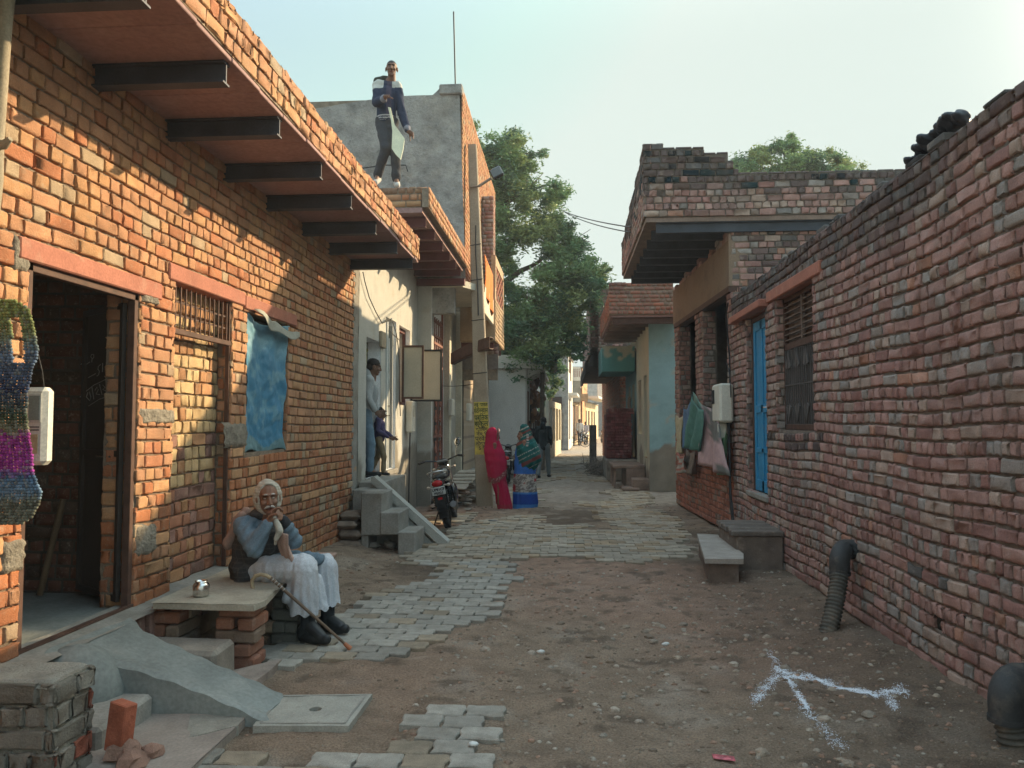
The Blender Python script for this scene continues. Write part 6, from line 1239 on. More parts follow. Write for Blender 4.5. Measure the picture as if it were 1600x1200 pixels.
# ================================================================ PEOPLE
def capn(mb, p0, p1, r0, r1, n=12):
    p0 = Vector(p0); p1 = Vector(p1); mb.tube([p0, p1], [r0, r1], n); mb.ell(tuple(p0), (r0,) * 3, n=n, m=8); mb.ell(tuple(p1), (r1,) * 3, n=n, m=8)
def blob(name, mb, vox, mt, parent=None, smooth=3, colf=None, fold=None, sf=.5, cut=None):
    tmp = mb.build('tmp', M['dirt'], None, world=False)
    md = tmp.modifiers.new('r', 'REMESH'); md.mode = 'VOXEL'; md.voxel_size = vox
    if smooth: m2 = tmp.modifiers.new('s', 'SMOOTH'); m2.factor = sf; m2.iterations = smooth
    dg = bpy.context.evaluated_depsgraph_get(); me = bpy.data.meshes.new_from_object(tmp.evaluated_get(dg)); om = tmp.data; bpy.data.objects.remove(tmp); bpy.data.meshes.remove(om)
    me.name = name; n = len(me.vertices); V = np.zeros(n * 3, np.float32); me.vertices.foreach_get('co', V); V = V.reshape(-1, 3).astype(float)
    if fold is not None:
        N = np.zeros(n * 3, np.float32); me.vertices.foreach_get('normal', N); N = N.reshape(-1, 3); V = V + N * fold(V)[:, None]
    if cut: V[:, 2] = np.maximum(V[:, 2], cut + .012 * np.sin(V[:, 0] * 60 + V[:, 1] * 40))
    for a in list(me.color_attributes): me.color_attributes.remove(a)
    ca = me.color_attributes.new('col', 'FLOAT_COLOR', 'POINT'); C = colf(V) if colf else np.ones((n, 3)); ca.data.foreach_set('color', np.hstack([C, np.ones((n, 1))]).astype(np.float32).ravel())
    o = bpy.data.objects.new(name, me)
    if parent: o.parent = parent
    V = V - np.array(wloc(o)); me.vertices.foreach_set('co', V.astype(np.float32).ravel()); me.polygons.foreach_set('use_smooth', np.ones(len(me.polygons), bool))
    me.materials.clear(); me.materials.append(mt); me.update(); COL.objects.link(o); return o
def headM(c, yaw, pitch=0, roll=0, s=1.0):   # yaw: facing direction measured from +Y towards -X
    return Matrix.Translation(c) @ Matrix.Rotation(yaw, 4, 'Z') @ Matrix.Rotation(pitch, 4, 'X') @ Matrix.Rotation(roll, 4, 'Y') @ Matrix.Scale(s, 4)
def head_prims(H):
    m = MB(); e = m.ell
    e((0, -.014, .035), (.074, .093, .083)); e((0, .026, -.028), (.060, .062, .083)); e((0, .045, -.078), (.043, .038, .030)); e((0, .068, -.093), (.020, .017, .016))
    capn(m, (0, .086, .018), (0, .104, -.024), .009, .0135, 8); e((.013, .096, -.028), (.009, .01, .008)); e((-.013, .096, -.028), (.009, .01, .008))
    e((0, .072, .036), (.052, .02, .011)); e((.036, .06, -.022), (.024, .026, .02)); e((-.036, .06, -.022), (.024, .026, .02))
    e((0, .083, -.053), (.025, .012, .006)); e((0, .082, -.064), (.021, .012, .007)); e((.077, -.002, -.008), (.012, .021, .033)); e((-.077, -.002, -.008), (.012, .021, .033))
    capn(m, (0, -.018, -.05), (0, -.035, -.17), .052, .056)
    return m.xf(H)
def hand(m, wrist, d, nrm, s=1.0, curl=.6, side=1, spread=.12, thumb=.7):
    """palm along d, palm surface normal nrm (fingers curl towards it), side=+1/-1 puts the thumb on +/- (d x nrm)"""
    d = Vector(d).normalized(); nrm = Vector(nrm); nrm = (nrm - d * nrm.dot(d)).normalized(); sd = d.cross(nrm) * side; w = Vector(wrist)
    B = Matrix((sd, d, nrm)).transposed(); pc = w + d * .045 * s
    q = MB(); q.ell((0, 0, 0), (.040 * s, .05 * s, .016 * s)); q.xf(Matrix.Translation(pc) @ B.to_4x4())
    for a, b, c, e, f, g in zip(q.V, q.C, q.L, q.S, q.M, q.SM): m.V.append(a); m.C.append(b); m.L.append(c + m.n); m.S.append(e); m.M.append(f); m.SM.append(g); m.n += len(a)
    for k, (off, L) in enumerate(((.030, .070), (.010, .079), (-.011, .074), (-.030, .058))):
        p = w + d * .082 * s + sd * off * s * 1.0; a = curl * (.8 + .15 * k); r = .0085 * s; sp = spread * (1.5 - k) * .5
        for j, (l, rr) in enumerate(((.45, 1), (.30, .92), (.25, .82))):
            ang = a * (j + .6) * .9; dd = (d * math.cos(ang) + nrm * math.sin(ang) + sd * sp * math.cos(ang)).normalized(); p2 = p + dd * L * l * s; capn(m, p, p2, r * rr, r * rr * .93, 8); p = p2
    p = w + d * .025 * s + sd * .032 * s
    for j, l in enumerate((.035, .030, .024)):
        ang = thumb * (.4 + .5 * j); dd = (sd * math.cos(ang * .9) * .75 + d * .75 + nrm * math.sin(ang)).normalized(); p2 = p + dd * l * s; capn(m, p, p2, .0105 * s, .0095 * s, 8); p = p2
def body(m, J, s=1.0, hands=True):
    g = lambda k: Vector(J[k])
    capn(m, g('pelvis'), g('chest'), .10 * s, .105 * s); capn(m, g('chest'), g('neck'), .09 * s, .055 * s); capn(m, g('sl'), g('sr'), .055 * s, .055 * s); capn(m, g('hl'), g('hr'), .08 * s, .08 * s)
    for q in 'lr':
        capn(m, g('s' + q), g('e' + q), .050 * s, .038 * s); capn(m, g('e' + q), g('w' + q), .037 * s, .026 * s)
        capn(m, g('h' + q), g('k' + q), .078 * s, .052 * s); capn(m, g('k' + q), g('a' + q), .052 * s, .034 * s); capn(m, g('a' + q), g('t' + q), .034 * s, .024 * s)
def skinmat(nm, c): return mat(nm, c, .6, .08, 8, .1, 90, attr=True, spec=.35)
cloth = mat('cloth', (1, 1, 1), .92, .08, 6, .25, 140, attr=True, spec=.15)
def wrinkle(amp, sc, dirv=(1, .3, .5), seed=0):
    dv = Vector(dirv)
    return lambda V: amp * (np.sin(V[:, 0] * dv.x * sc + V[:, 1] * dv.y * sc + V[:, 2] * dv.z * sc + 4 * fbm(V[:, 0] * 9 + seed, V[:, 2] * 9 + V[:, 1] * 5, 3)) * .6 + 2 * (fbm(V[:, 0] * 14 + seed, V[:, 2] * 14 + V[:, 1] * 8, 3) - .45))
SK = np.array((.20, .105, .065))
# ---------------------------------------------------------------- old man on the bench
om = thing('person', 'old man in blue kurta, dark vest and white dhoti with pale head scarf, seated', 'person', (-2.3, 5.7, .43))
Q = atY
J = dict(pelvis=Q(393, 885, 5.74), chest=Q(398, 830, 5.66), neck=Q(410, 795, 5.60), sr=Q(380, 822, 5.52), sl=Q(436, 818, 5.74), er=Q(397, 858, 5.36), wr=Q(421, 812, 5.40), el=Q(460, 846, 5.60), wl=Q(443, 812, 5.50),
         hr=Q(393, 892, 5.66), hl=Q(410, 890, 5.84), kr=Q(476, 888, 5.48), ar=Q(481, 972, 5.53), tr=Q(508, 998, 5.47), kl=Q(508, 884, 5.80), al=Q(512, 965, 5.82), tl=Q(536, 985, 5.76))
J['neck'] = Q(408, 798, 5.62)
hc_ = Q(419, 778, 5.56); HM = headM(hc_, R(-152), R(-6), R(4), 1.02); HI = HM.inverted()
def skincol(HI, base, hair=None, beard=None):
    HI = np.array(HI)
    def f(V):
        L = V @ HI[:3, :3].T + HI[:3, 3]; x, y, z = L.T; C = np.tile(base, (len(V), 1)) * (1 + .25 * (fbm(V[:, 0] * 40, V[:, 2] * 40 + V[:, 1] * 30, 2) - .4))[:, None]; near = (np.abs(x) < .12) & (np.abs(y) < .14) & (np.abs(z) < .14)
        eye = near & (((np.abs(x) - .030) / .017) ** 2 + ((z - .012) / .010) ** 2 < 1) & (y > .04); C[eye] = base * .35
        lid = near & (((np.abs(x) - .030) / .009) ** 2 + ((z - .012) / .004) ** 2 < 1) & (y > .04); C[lid] = (.30, .27, .24)
        lips = near & (np.abs(x) < .024) & (np.abs(z + .059) < .010) & (y > .07); C[lips] = base * np.array((.75, .5, .5))
        br = near & (np.abs(np.abs(x) - .031) < .018) & (np.abs(z - .036 + .004) < .005) & (y > .05)
        C[br] = hair if hair is not None else base * .4
        if hair is not None:
            hr_ = near & ((z > .055 + .02 * (fbm(x * 60, y * 60, 2) - .4)) | ((y < -.005) & (z > -.04))) & ~((y > .045) & (z < .062)) & ~((np.abs(x) > .07) & (z < .025)); C[hr_] = hair
        return C
    return f
m = head_prims(HM); 
def merge(m, q):
    for a, b, c, e, f, g in zip(q.V, q.C, q.L, q.S, q.M, q.SM): m.V.append(a); m.C.append(b); m.L.append(c + m.n); m.S.append(e); m.M.append(f); m.SM.append(g); m.n += len(a)
body(m, J, .92); up = Vector((0, 0, 1))
hd1 = (Q(432, 800, 5.40) - J['wr']).normalized(); hand(m, J['wr'], (hd1 + up * .5), Vector((.8, .1, -.4)), .98, 1.0, -1); hand(m, J['wl'], Vector((-.45, -.35, .65)), Vector((-.9, .1, -.5)), .98, 1.0, 1)
skm = skinmat('skin_brown', (1, 1, 1)); blob('body', m, .0042, skm, om, 2, skincol(HI, np.array((.21, .105, .065))))
# moustache, brows
L2W = lambda p: HM @ Vector(p)
mu = MB()
for sg in (-1, 1): mu.tube([L2W((sg * .003, .103, -.040)), L2W((sg * .02, .098, -.045)), L2W((sg * .036, .082, -.058))], [.009, .0095, .004], 8)
for sg in (-1, 1): mu.tube([L2W((sg * .014, .088, .043)), L2W((sg * .03, .085, .043)), L2W((sg * .046, .070, .033))], [.004, .005, .003], 6)
mu.build('moustache', mat('white_hair', (.48, .45, .41), .95, .2, 30, .5, 200), om)
# scarf wrapped round head and chin with knot and tail
sc_ = MB()
for k, (off, yy, rr) in enumerate(((.0, -.015, .026), (-.0, .012, .024), (.0, -.05, .03), (0, .035, .016))):
    pts = []
    for t in np.linspace(0, 2 * math.pi, 25): 
        pts.append(L2W((.088 * math.sin(t) * (1 - .08 * k), yy + .045 * (1 - math.cos(t)) * .5 * (-1 if t else -1) + (.05 if math.cos(t) < 0 else 0) * (1 - k * .2) * -math.cos(t), .0 + .112 * math.cos(t))))
    sc_.tube(pts, rr * .7, 8)
sc_.ell(tuple(L2W((0, -.055, .02))), (.08, .075, .10), rot=(0, 0, R(-152)))
capn(sc_, L2W((-.03, .03, -.11)), L2W((-.01, .055, -.14)), .03, .026)
fold1 = lambda V: .0016 * np.sin(V[:, 2] * 130 + V[:, 0] * 60 + 3 * fbm(V[:, 0] * 20, V[:, 2] * 20, 2))
blob('scarf', sc_, .0055, cloth, om, 2, lambda V: np.tile((.43, .39, .32), (len(V), 1)) * (.9 + .2 * (np.sin(V[:, 2] * 300) > .6))[:, None], fold1)
tl_ = MB(); capn(tl_, Q(432, 815, 5.42), Q(437, 829, 5.40), .022, .028); capn(tl_, Q(437, 829, 5.40), Q(432, 842, 5.40), .026, .02); capn(tl_, Q(434, 826, 5.41), Q(430, 850, 5.42), .015, .012)
blob('scarf_knot', tl_, .006, cloth, om, 2, lambda V: np.tile((.42, .39, .33), (len(V), 1)), wrinkle(.004, 90))
pk = MB(); P_ = np.array([[tuple(Q(438 + u * 15 + v * 12 - 3 * math.sin(v * 3), 832 + v * 44 + u * 4, 5.42 - .04 * math.sin(u * 3.1) + .06 * v) + Vector((0, .01 * math.sin(u * 12 + v * 5), 0))) for v in np.linspace(0, 1, 18)] for u in np.linspace(-.4, .8, 9)]); pk.grid(P_); pk.build('scarf_tail', mat('pink_beige_cloth', (.40, .27, .22), .95, .15, 9, .4, 120), om, solid=.008)
sh = MB(); capn(sh, Q(376, 806, 5.60), Q(357, 850, 5.62), .035, .045); capn(sh, Q(357, 850, 5.62), Q(368, 838, 5.70), .045, .03); capn(sh, Q(385, 800, 5.66), Q(372, 815, 5.72), .04, .05); blob('shawl_edge', sh, .008, cloth, om, 3, lambda V: np.tile((.30, .20, .16), (len(V), 1)), wrinkle(.005, 50))
# kurta sleeves and skirt
ku = MB(); capn(ku, J['sr'], J['er'], .076, .066); capn(ku, J['er'], Vector(J['er']).lerp(J['wr'], .78), .066, .050); capn(ku, J['sl'], J['el'], .074, .062); capn(ku, J['el'], Vector(J['el']).lerp(J['wl'], .7), .06, .048); capn(ku, J['sl'], J['sr'], .07, .075); capn(ku, J['chest'], J['pelvis'], .125, .12)
capn(ku, J['pelvis'], Q(455, 876, 5.62), .12, .06); capn(ku, Q(440, 872, 5.72), Q(498, 874, 5.72), .07, .05); capn(ku, Q(470, 882, 5.66), Q(490, 892, 5.68), .05, .02)
blob('kurta', ku, .0075, cloth, om, 3, lambda V: np.tile((.135, .185, .225), (len(V), 1)) * (.85 + .4 * fbm(V[:, 0] * 12, V[:, 2] * 12, 3))[:, None], wrinkle(.0075, 80, (1, .4, -.8)))
vs_ = MB(); capn(vs_, Q(392, 826, 5.60), Q(420, 824, 5.70), .095, .085); capn(vs_, Q(396, 840, 5.64), Q(392, 888, 5.70), .142, .160); capn(vs_, Q(420, 838, 5.66), Q(416, 876, 5.72), .11, .125); capn(vs_, Q(390, 888, 5.70), Q(384, 905, 5.66), .14, .10); capn(vs_, Q(380, 885, 5.60), Q(378, 908, 5.56), .09, .06)
vs_.ell(tuple(Q(408, 802, 5.62)), (.08, .09, .05))
def plaid(V):
    a = np.sin(V[:, 2] * 190) > .86; b = np.sin((V[:, 0] * .6 - V[:, 1]) * 150) > .9; C = np.tile((.052, .050, .050), (len(V), 1)); C[a | b] = (.085, .078, .074); return C
blob('vest', vs_, .0075, cloth, om, 3, plaid, wrinkle(.007, 45, (.5, .2, 1)))
dh = MB(); capn(dh, Q(405, 890, 5.66), J['kr'], .115, .105); capn(dh, J['kr'], Q(476, 960, 5.50), .105, .10); capn(dh, Q(470, 900, 5.52), Q(455, 935, 5.50), .08, .06); capn(dh, Q(420, 888, 5.84), J['kl'], .10, .095); capn(dh, J['kl'], Q(514, 960, 5.80), .095, .085); capn(dh, Q(492, 905, 5.62), Q(496, 958, 5.64), .06, .09); capn(dh, Q(500, 895, 5.84), Q(505, 945, 5.86), .08, .08); capn(dh, Q(478, 905, 5.55), Q(478, 955, 5.52), .09, .075)
blob('dhoti', dh, .0075, cloth, om, 3, lambda V: np.tile((.50, .52, .55), (len(V), 1)), lambda V: .007 * np.sin((V[:, 0] * 105 + V[:, 1] * 70) + 5 * fbm(V[:, 0] * 5, V[:, 2] * 4, 2)) * sst(.62, .35, V[:, 2]) + .013 * (fbm(V[:, 0] * 22, V[:, 2] * 12 + V[:, 1] * 10, 3) - .45) * 2, cut=.225)
for a, t_, nm in (('ar', 'tr', 'shoe'), ('al', 'tl', 'shoe')):
    A1 = Vector(J[a]); T1 = Vector(J[t_]); T1.z = .045; dd = (T1 - A1); dd.z = 0; dd.normalize(); hl = A1 - dd * .045; hl.z = .05; s_ = MB(); capn(s_, hl, hl + dd * .12, .042, .048); capn(s_, hl + dd * .10, hl + dd * .215, .045, .036); capn(s_, hl + Vector((0, 0, .03)), A1 + Vector((0, 0, -.02)), .047, .047); capn(s_, A1 + Vector((0, 0, -.01)), hl + dd * .17 + Vector((0, 0, .012)), .05, .042); so2 = blob(nm, s_, .006, mat('black_leather', (.025, .026, .026), .45, .15, 8, .15, 60), om, 2)
    s_ = MB(); capn(s_, A1 + Vector((0, 0, -.03)), A1 + Vector((0, 0, .14)), .052, .055); blob('sock', s_, .008, mat('dark_sock', (.028, .032, .036), .95, .1), om, 1)
cu = MB(); b = Vector(J['el']).lerp(J['wl'], .72); capn(cu, b, Vector(J['el']).lerp(J['wl'], .95), .045, .038); blob('cuff', cu, .007, mat('dark_knit', (.035, .035, .038), .95, .1), om, 1)
# walking stick
ws = MB(); a = Q(423, 903, 5.31); e = atZ(548, 1014, .012); pts = [Q(397, 922, 5.33), Q(394, 915, 5.33), Q(394, 907, 5.33), Q(399, 900, 5.32), Q(408, 897.5, 5.31), Q(416, 899, 5.31), a]
ws.tube(pts, .0135, 9, col=(.38, .30, .19)); L_ = 14
ws.tube([a.lerp(e, t) for t in np.linspace(0, .94, L_)], [.0125 - .003 * t for t in np.linspace(0, 1, L_)], 9, col=(.13, .085, .055))
for k in range(5): ws.tube([a.lerp(e, .02 + k * .035), a.lerp(e, .03 + k * .035)], .0132, 9, col=(.36, .33, .3))
ws.tube([a.lerp(e, .92), a.lerp(e, 1.0)], [.013, .019], 9, col=(.36, .13, .06))
tag(ws.build('walking_stick', mat('polished_wood', (1, 1, 1), .5, .15, 20, .1, 60, attr=True)), 'curved-handled wooden walking stick leaning from the old man to the pavers', 'walking stick')
# ---------------------------------------------------------------- man on the roof
rm_ = thing('person', 'young man in navy and white jacket standing on the brick canopy edge, pointing', 'person', (-2.4, 10.6, 4.8)); Y0 = 10.62
J = dict(pelvis=Q(603, 190, Y0), chest=Q(603, 148, Y0), neck=Q(608, 127, Y0), sr=Q(591, 134, Y0 - .02), sl=Q(620, 136, Y0 + .02), er=Q(589, 160, Y0 - .14), wr=Q(602, 153, Y0 - .34), el=Q(628, 177, Y0 - .02), wl=Q(638, 206, Y0 - .10),
         hr=Q(597, 192, Y0), hl=Q(611, 192, Y0), kr=Q(603, 232, Y0 - .12), ar=Q(590, 274, Y0 + .05), tr=Q(586, 286, Y0 - .10), kl=Q(618, 236, Y0 - .06), al=Q(619, 280, Y0), tl=Q(621, 290, Y0 - .14))
hc_ = Q(612, 108, Y0 - .05); HM = headM(hc_, R(-170), R(-4), 0, 1.05); HI = HM.inverted()
m = head_prims(HM); body(m, J, 1.0); hand(m, J['wr'], (.35, -.9, .0), (.1, 0, -1), 1.05, .5, 1); hand(m, J['wl'], (.7, -.3, -.5), (-.4, -.6, -.5), 1.05, .7, 1)
blob('body', m, .0055, skm, rm_, 2, skincol(HI, np.array((.16, .08, .052)), np.array((.012, .011, .011))))
jk = MB(); capn(jk, Q(604, 185, Y0), Q(604, 150, Y0), .135, .15); capn(jk, J['sr'], J['sl'], .085, .08); capn(jk, J['sr'], J['er'], .078, .068); capn(jk, J['er'], Vector(J['er']).lerp(J['wr'], .8), .066, .055); capn(jk, J['sl'], J['el'], .076, .064); capn(jk, J['el'], Vector(J['el']).lerp(J['wl'], .85), .062, .05); capn(jk, Q(598, 124, Y0 + .05), Q(588, 127, Y0 + .08), .055, .05); capn(jk, Q(612, 126, Y0 + .07), Q(600, 124, Y0 + .08), .05, .05)
zt = Q(600, 133, Y0).z; zb = Q(600, 141, Y0).z; ztt = Q(600, 126, Y0).z; hemz = Q(600, 186, Y0).z
def jcol(V):
    C = np.tile((.030, .040, .070), (len(V), 1)); x, y, z = V.T; xc = J['chest'].x
    wh = (z < ztt + .02) & (z > zb - .01 + (x - xc) * .12) & (np.abs(x - xc - .02) > .035); C[wh] = (.48, .48, .44)
    hd_ = (z > ztt - .03) & (y > Y0 + .0); C[hd_] = (.05, .055, .045)
    vv = (np.abs(x - (xc + .07)) < .035) & (y < Y0) & (z > hemz); C[vv] = (.06, .055, .085); hm = (z < hemz + .015) & (z > hemz - .05) & (np.abs(x - xc) < .2); C[hm & ((z * 60) % 2 < 1)] = (.4, .4, .42)
    for e, w in (('er', 'wr'), ('el', 'wl')):
        p = np.array(Vector(J[e]).lerp(J[w], .83)); C[np.linalg.norm(V - p, axis=1) < .055] = (.2, .2, .23)
    return C
blob('jacket', jk, .009, cloth, rm_, 3, jcol, wrinkle(.008, 45))
tr_ = MB(); capn(tr_, J['hr'], J['hl'], .11, .11); 
for q in 'rl': capn(tr_, J['h' + q], J['k' + q], .098, .078); capn(tr_, J['k' + q], J['a' + q], .078, .062)
blob('trousers', tr_, .009, cloth, rm_, 3, lambda V: np.tile((.055, .057, .065), (len(V), 1)), wrinkle(.007, 40, (.2, .2, 1)))
for q in 'rl': s_ = MB(); A1 = Vector(J['a' + q]); T1 = Vector(J['t' + q]); capn(s_, A1 - Vector((0, -.03, .05)), T1, .05, .04); blob('shoe', s_, .01, mat('white_shoe', (.42, .40, .37), .7, .2), rm_, 1)
bg_ = MB(); pg = [Q(*p, Y0 - .22) for p in ((606, 167), (610, 168), (614, 185), (616, 194), (632, 216), (630, 232), (626, 249), (618, 241), (612, 232), (613, 205), (611, 188))]; bg_.poly(pg, (0, .02, 0)); bgo = bg_.build('cloth_bag', mat('pale_green_cloth', (.72, .73, .55), .8, .15, 5, .3, 60)); tag(bgo, 'pale green folded cloth bag dangling in front of the man on the roof', 'bag')
# ---------------------------------------------------------------- two women in saris
def loft(m, prof, n=64, fold=.0, fq=14, seed=0, mats=None):
    P_ = []
    for k, (z, cx, cy, rx, ry) in enumerate(prof):
        row = []
        for j in range(n):
            a = 2 * math.pi * j / n; f = 1 + fold * (1 if callable(fold) is False else 1) * math.sin(a * fq + 2.5 * math.sin(a * 3 + seed) + z * 3) * (1.0 if z < .9 else .35) + .03 * math.sin(a * 5 + z * 9 + seed) + (.028 * math.sin(z * 34 + a * 2.2 + 2 * math.sin(a + seed)) if z > .62 else 0); row.append((cx + rx * math.cos(a) * f, cy + ry * math.sin(a) * f, z))
        row.append(row[0]); P_.append(row)
    return np.array(P_)
def resample(prof, n=70):
    p = np.array(prof); t = np.linspace(0, len(p) - 1, n); i = np.minimum(t.astype(int), len(p) - 2); f = (t - i)[:, None]; f = f * f * (3 - 2 * f) * .6 + f * .4; return p[i] * (1 - f) + p[i + 1] * f
def sari(prof_px, Y, ratio, name, colf, parent, fold=.035, seed=0, tilt=0):
    pr = []
    for (py, xl, xr) in prof_px: a = Q(xl, py, Y); b = Q(xr, py, Y); pr.append((a.z, (a.x + b.x) / 2, Y, (b.x - a.x) / 2, (b.x - a.x) / 2 * ratio))
    P_ = loft(None, resample(pr), fold=fold, seed=seed); m = MB(); C = colf(P_); P_[:5, :, 2] += .018 * np.sin(np.linspace(0, 40, P_.shape[1]))[None] * np.linspace(1, 0, 5)[:, None]; m.grid(P_, 0, C); return m.build(name, cloth, parent)
def womanbody(parent, X, Y, hc, HM, h, facing, skin):
    m = head_prims(HM); f = Vector(facing); r = Vector((f.y, -f.x, 0)); c = Vector((X, Y, 0)); Jw = dict(pelvis=c + Vector((0, 0, h * .53)), chest=c.lerp(Vector((hc.x, hc.y, 0)), .7) + Vector((0, 0, h * .74)), neck=Vector((hc.x, hc.y, h * .84)) - f * .03)
    top = Jw['chest'] + Vector((0, 0, h * .05))
    for q, sg in (('l', -1), ('r', 1)): Jw['s' + q] = top + r * sg * .15; top2 = top - f * .04; Jw['s' + q] = top2 + r * sg * .12; Jw['e' + q] = top2 + r * sg * .12 + Vector((0, 0, -.24)); Jw['w' + q] = top2 + r * sg * .03 + f * .07 + Vector((0, 0, -.26)); Jw['h' + q] = Jw['pelvis'] + r * sg * .08; Jw['k' + q] = c + r * sg * .08 + Vector((0, 0, h * .28)); Jw['a' + q] = c + r * sg * .07 + Vector((0, 0, .07)); Jw['t' + q] = c + r * sg * .07 + f * .13 + Vector((0, 0, .025))
    body(m, Jw, .7); hand(m, Jw['wl'], r + Vector((0, 0, .2)), -f, .8, .8, 1); hand(m, Jw['wr'], -r + Vector((0, 0, .3)), -f, .8, .8, -1)
    return blob('body', m, .007, skm, parent, 2, skincol(HM.inverted(), skin, np.array((.02, .018, .018))))
w1 = thing('person', 'woman wrapped in a crimson sari with sequined border leaning by the yellow-painted pole', 'person', (-1.2, 14.6, 0)); Yw = 14.55
hcv = Q(772, 681, Yw); womanbody(w1, -1.30, Yw, hcv, headM(hcv, R(-70), R(-10), 0, .92), 1.5, (.85, .3, 0), np.array((.17, .085, .055)))
RD = np.array((.36, .014, .055))
def redcol(P):
    C = np.tile(RD, P.shape[:2] + (1,)); z = P[..., 2]; x = P[..., 0]; sp_ = fbm(P[..., 0] * 60, z * 60 + P[..., 1] * 40, 2)
    band = (np.abs(z - (.60 + .10 * np.sin((x + 1.2) * 9))) < .055); C[band] = (.22, .05, .06); C[band & (sp_ > .5)] = (.40, .30, .27)
    b2 = (np.abs((x + 1.10) - (.45 - z) * .35) < .025) & (z < .5); C[b2] = (.26, .06, .07); C[b2 & (sp_ > .5)] = (.38, .28, .25); C[z < .06] = (.30, .03, .05); return C
sari([(795, 778, 801), (788, 777, 800), (775, 775, 797), (760, 770, 793), (748, 767, 790), (735, 765, 788)], Yw, .75, 'sari_skirt', redcol, w1, .05, 3)
sari([(752, 764, 790), (745, 762, 791), (735, 761, 792), (720, 758, 791), (708, 756, 788), (697, 757, 784), (688, 759, 780), (680, 759, 779), (673, 761, 777), (669, 764, 774), (667.5, 767, 771)], Yw, .82, 'sari_drape', redcol, w1, .03, 5)
m_ = MB(); P_ = np.array([[tuple(hcv + Vector((.095 + .02 * math.sin(a * 2), -.09 * math.cos(a), .13 * math.sin(a)))) for a in np.linspace(-1.2, 3.6, 20)]] + [[tuple(hcv + Vector((.065, -.10 * math.cos(a), .145 * math.sin(a)))) for a in np.linspace(-1.2, 3.6, 20)]]); m_.grid(P_); m_.build('sequined_border', mat('sequins', (.17, .08, .08), .5, .6, 60, .3, 200), w1, solid=.012)
w2 = thing('person', 'woman in a bright blue patterned sari and dark green woollen shawl facing the crimson-clad woman', 'person', (-.78, 14.8, 0)); Yb = 14.8
hcv = Q(816, 680, Yb); womanbody(w2, -.78, Yb, hcv, headM(hcv, R(85), R(-4), 0, .95), 1.55, (-1, .1, 0), np.array((.26, .13, .085)))
def bluecol(P):
    C = np.tile((.035, .13, .42), P.shape[:2] + (1,)); z = P[..., 2]; x = P[..., 0]; n = vn(x * 70, z * 70 + P[..., 1] * 30); n3 = fbm(x * 10 + 4, z * 10, 2)
    mid = (z > .27) & (z < .62); C[mid] = (.17, .15, .14); C[mid & (n > .55)] = (.42, .40, .37); fl_ = mid & (n3 > .50); C[fl_] = (.45, .40, .35); C[fl_ & (n3 > .56)] = (.32, .03, .04)
    C[(z < .27)] = (.015, .06, .30); C[(z > .24) & (z < .27) | (z < .035)] = (.06, .2, .5); return C
sari([(796, 801, 838), (785, 801, 840), (770, 802, 839), (755, 802, 838), (740, 803, 837), (725, 804, 836), (712, 805, 834), (700, 806, 834)], Yb, .7, 'sari_skirt', bluecol, w2, .04, 1)
def shcol(P):
    C = np.tile((.012, .10, .095), P.shape[:2] + (1,)); z = P[..., 2]; x = P[..., 0]; s = z - (x + .78) * .5
    for (c, w, k) in ((.82, .035, (.16, .05, .045)), (1.02, .006, (.42, .40, .36)), (.93, .006, (.3, .29, .25)), (1.26, .03, (.17, .06, .045)), (1.15, .006, (.05, .2, .2)), (.7, .005, (.3, .3, .27)), (1.5, .012, (.4, .35, .3)), (1.42, .02, (.2, .05, .04)), (1.35, .006, (.4, .38, .34))): C[np.abs(s - c) < w] = k
    v_ = (np.abs(x + .74) < .02) & (z > 1.15) & (z < 1.4); C[v_ & ((z * 40) % 2 < 1)] = (.42, .36, .33); return C
sari([(733, 812, 837), (728, 808, 840), (720, 807, 845), (712, 807, 846), (703, 806, 843), (695, 807, 840), (688, 812, 836), (680, 812.5, 831), (672, 812, 829), (666, 813, 826), (662.5, 816, 822)], Yb, .8, 'shawl', shcol, w2, .04, 8)
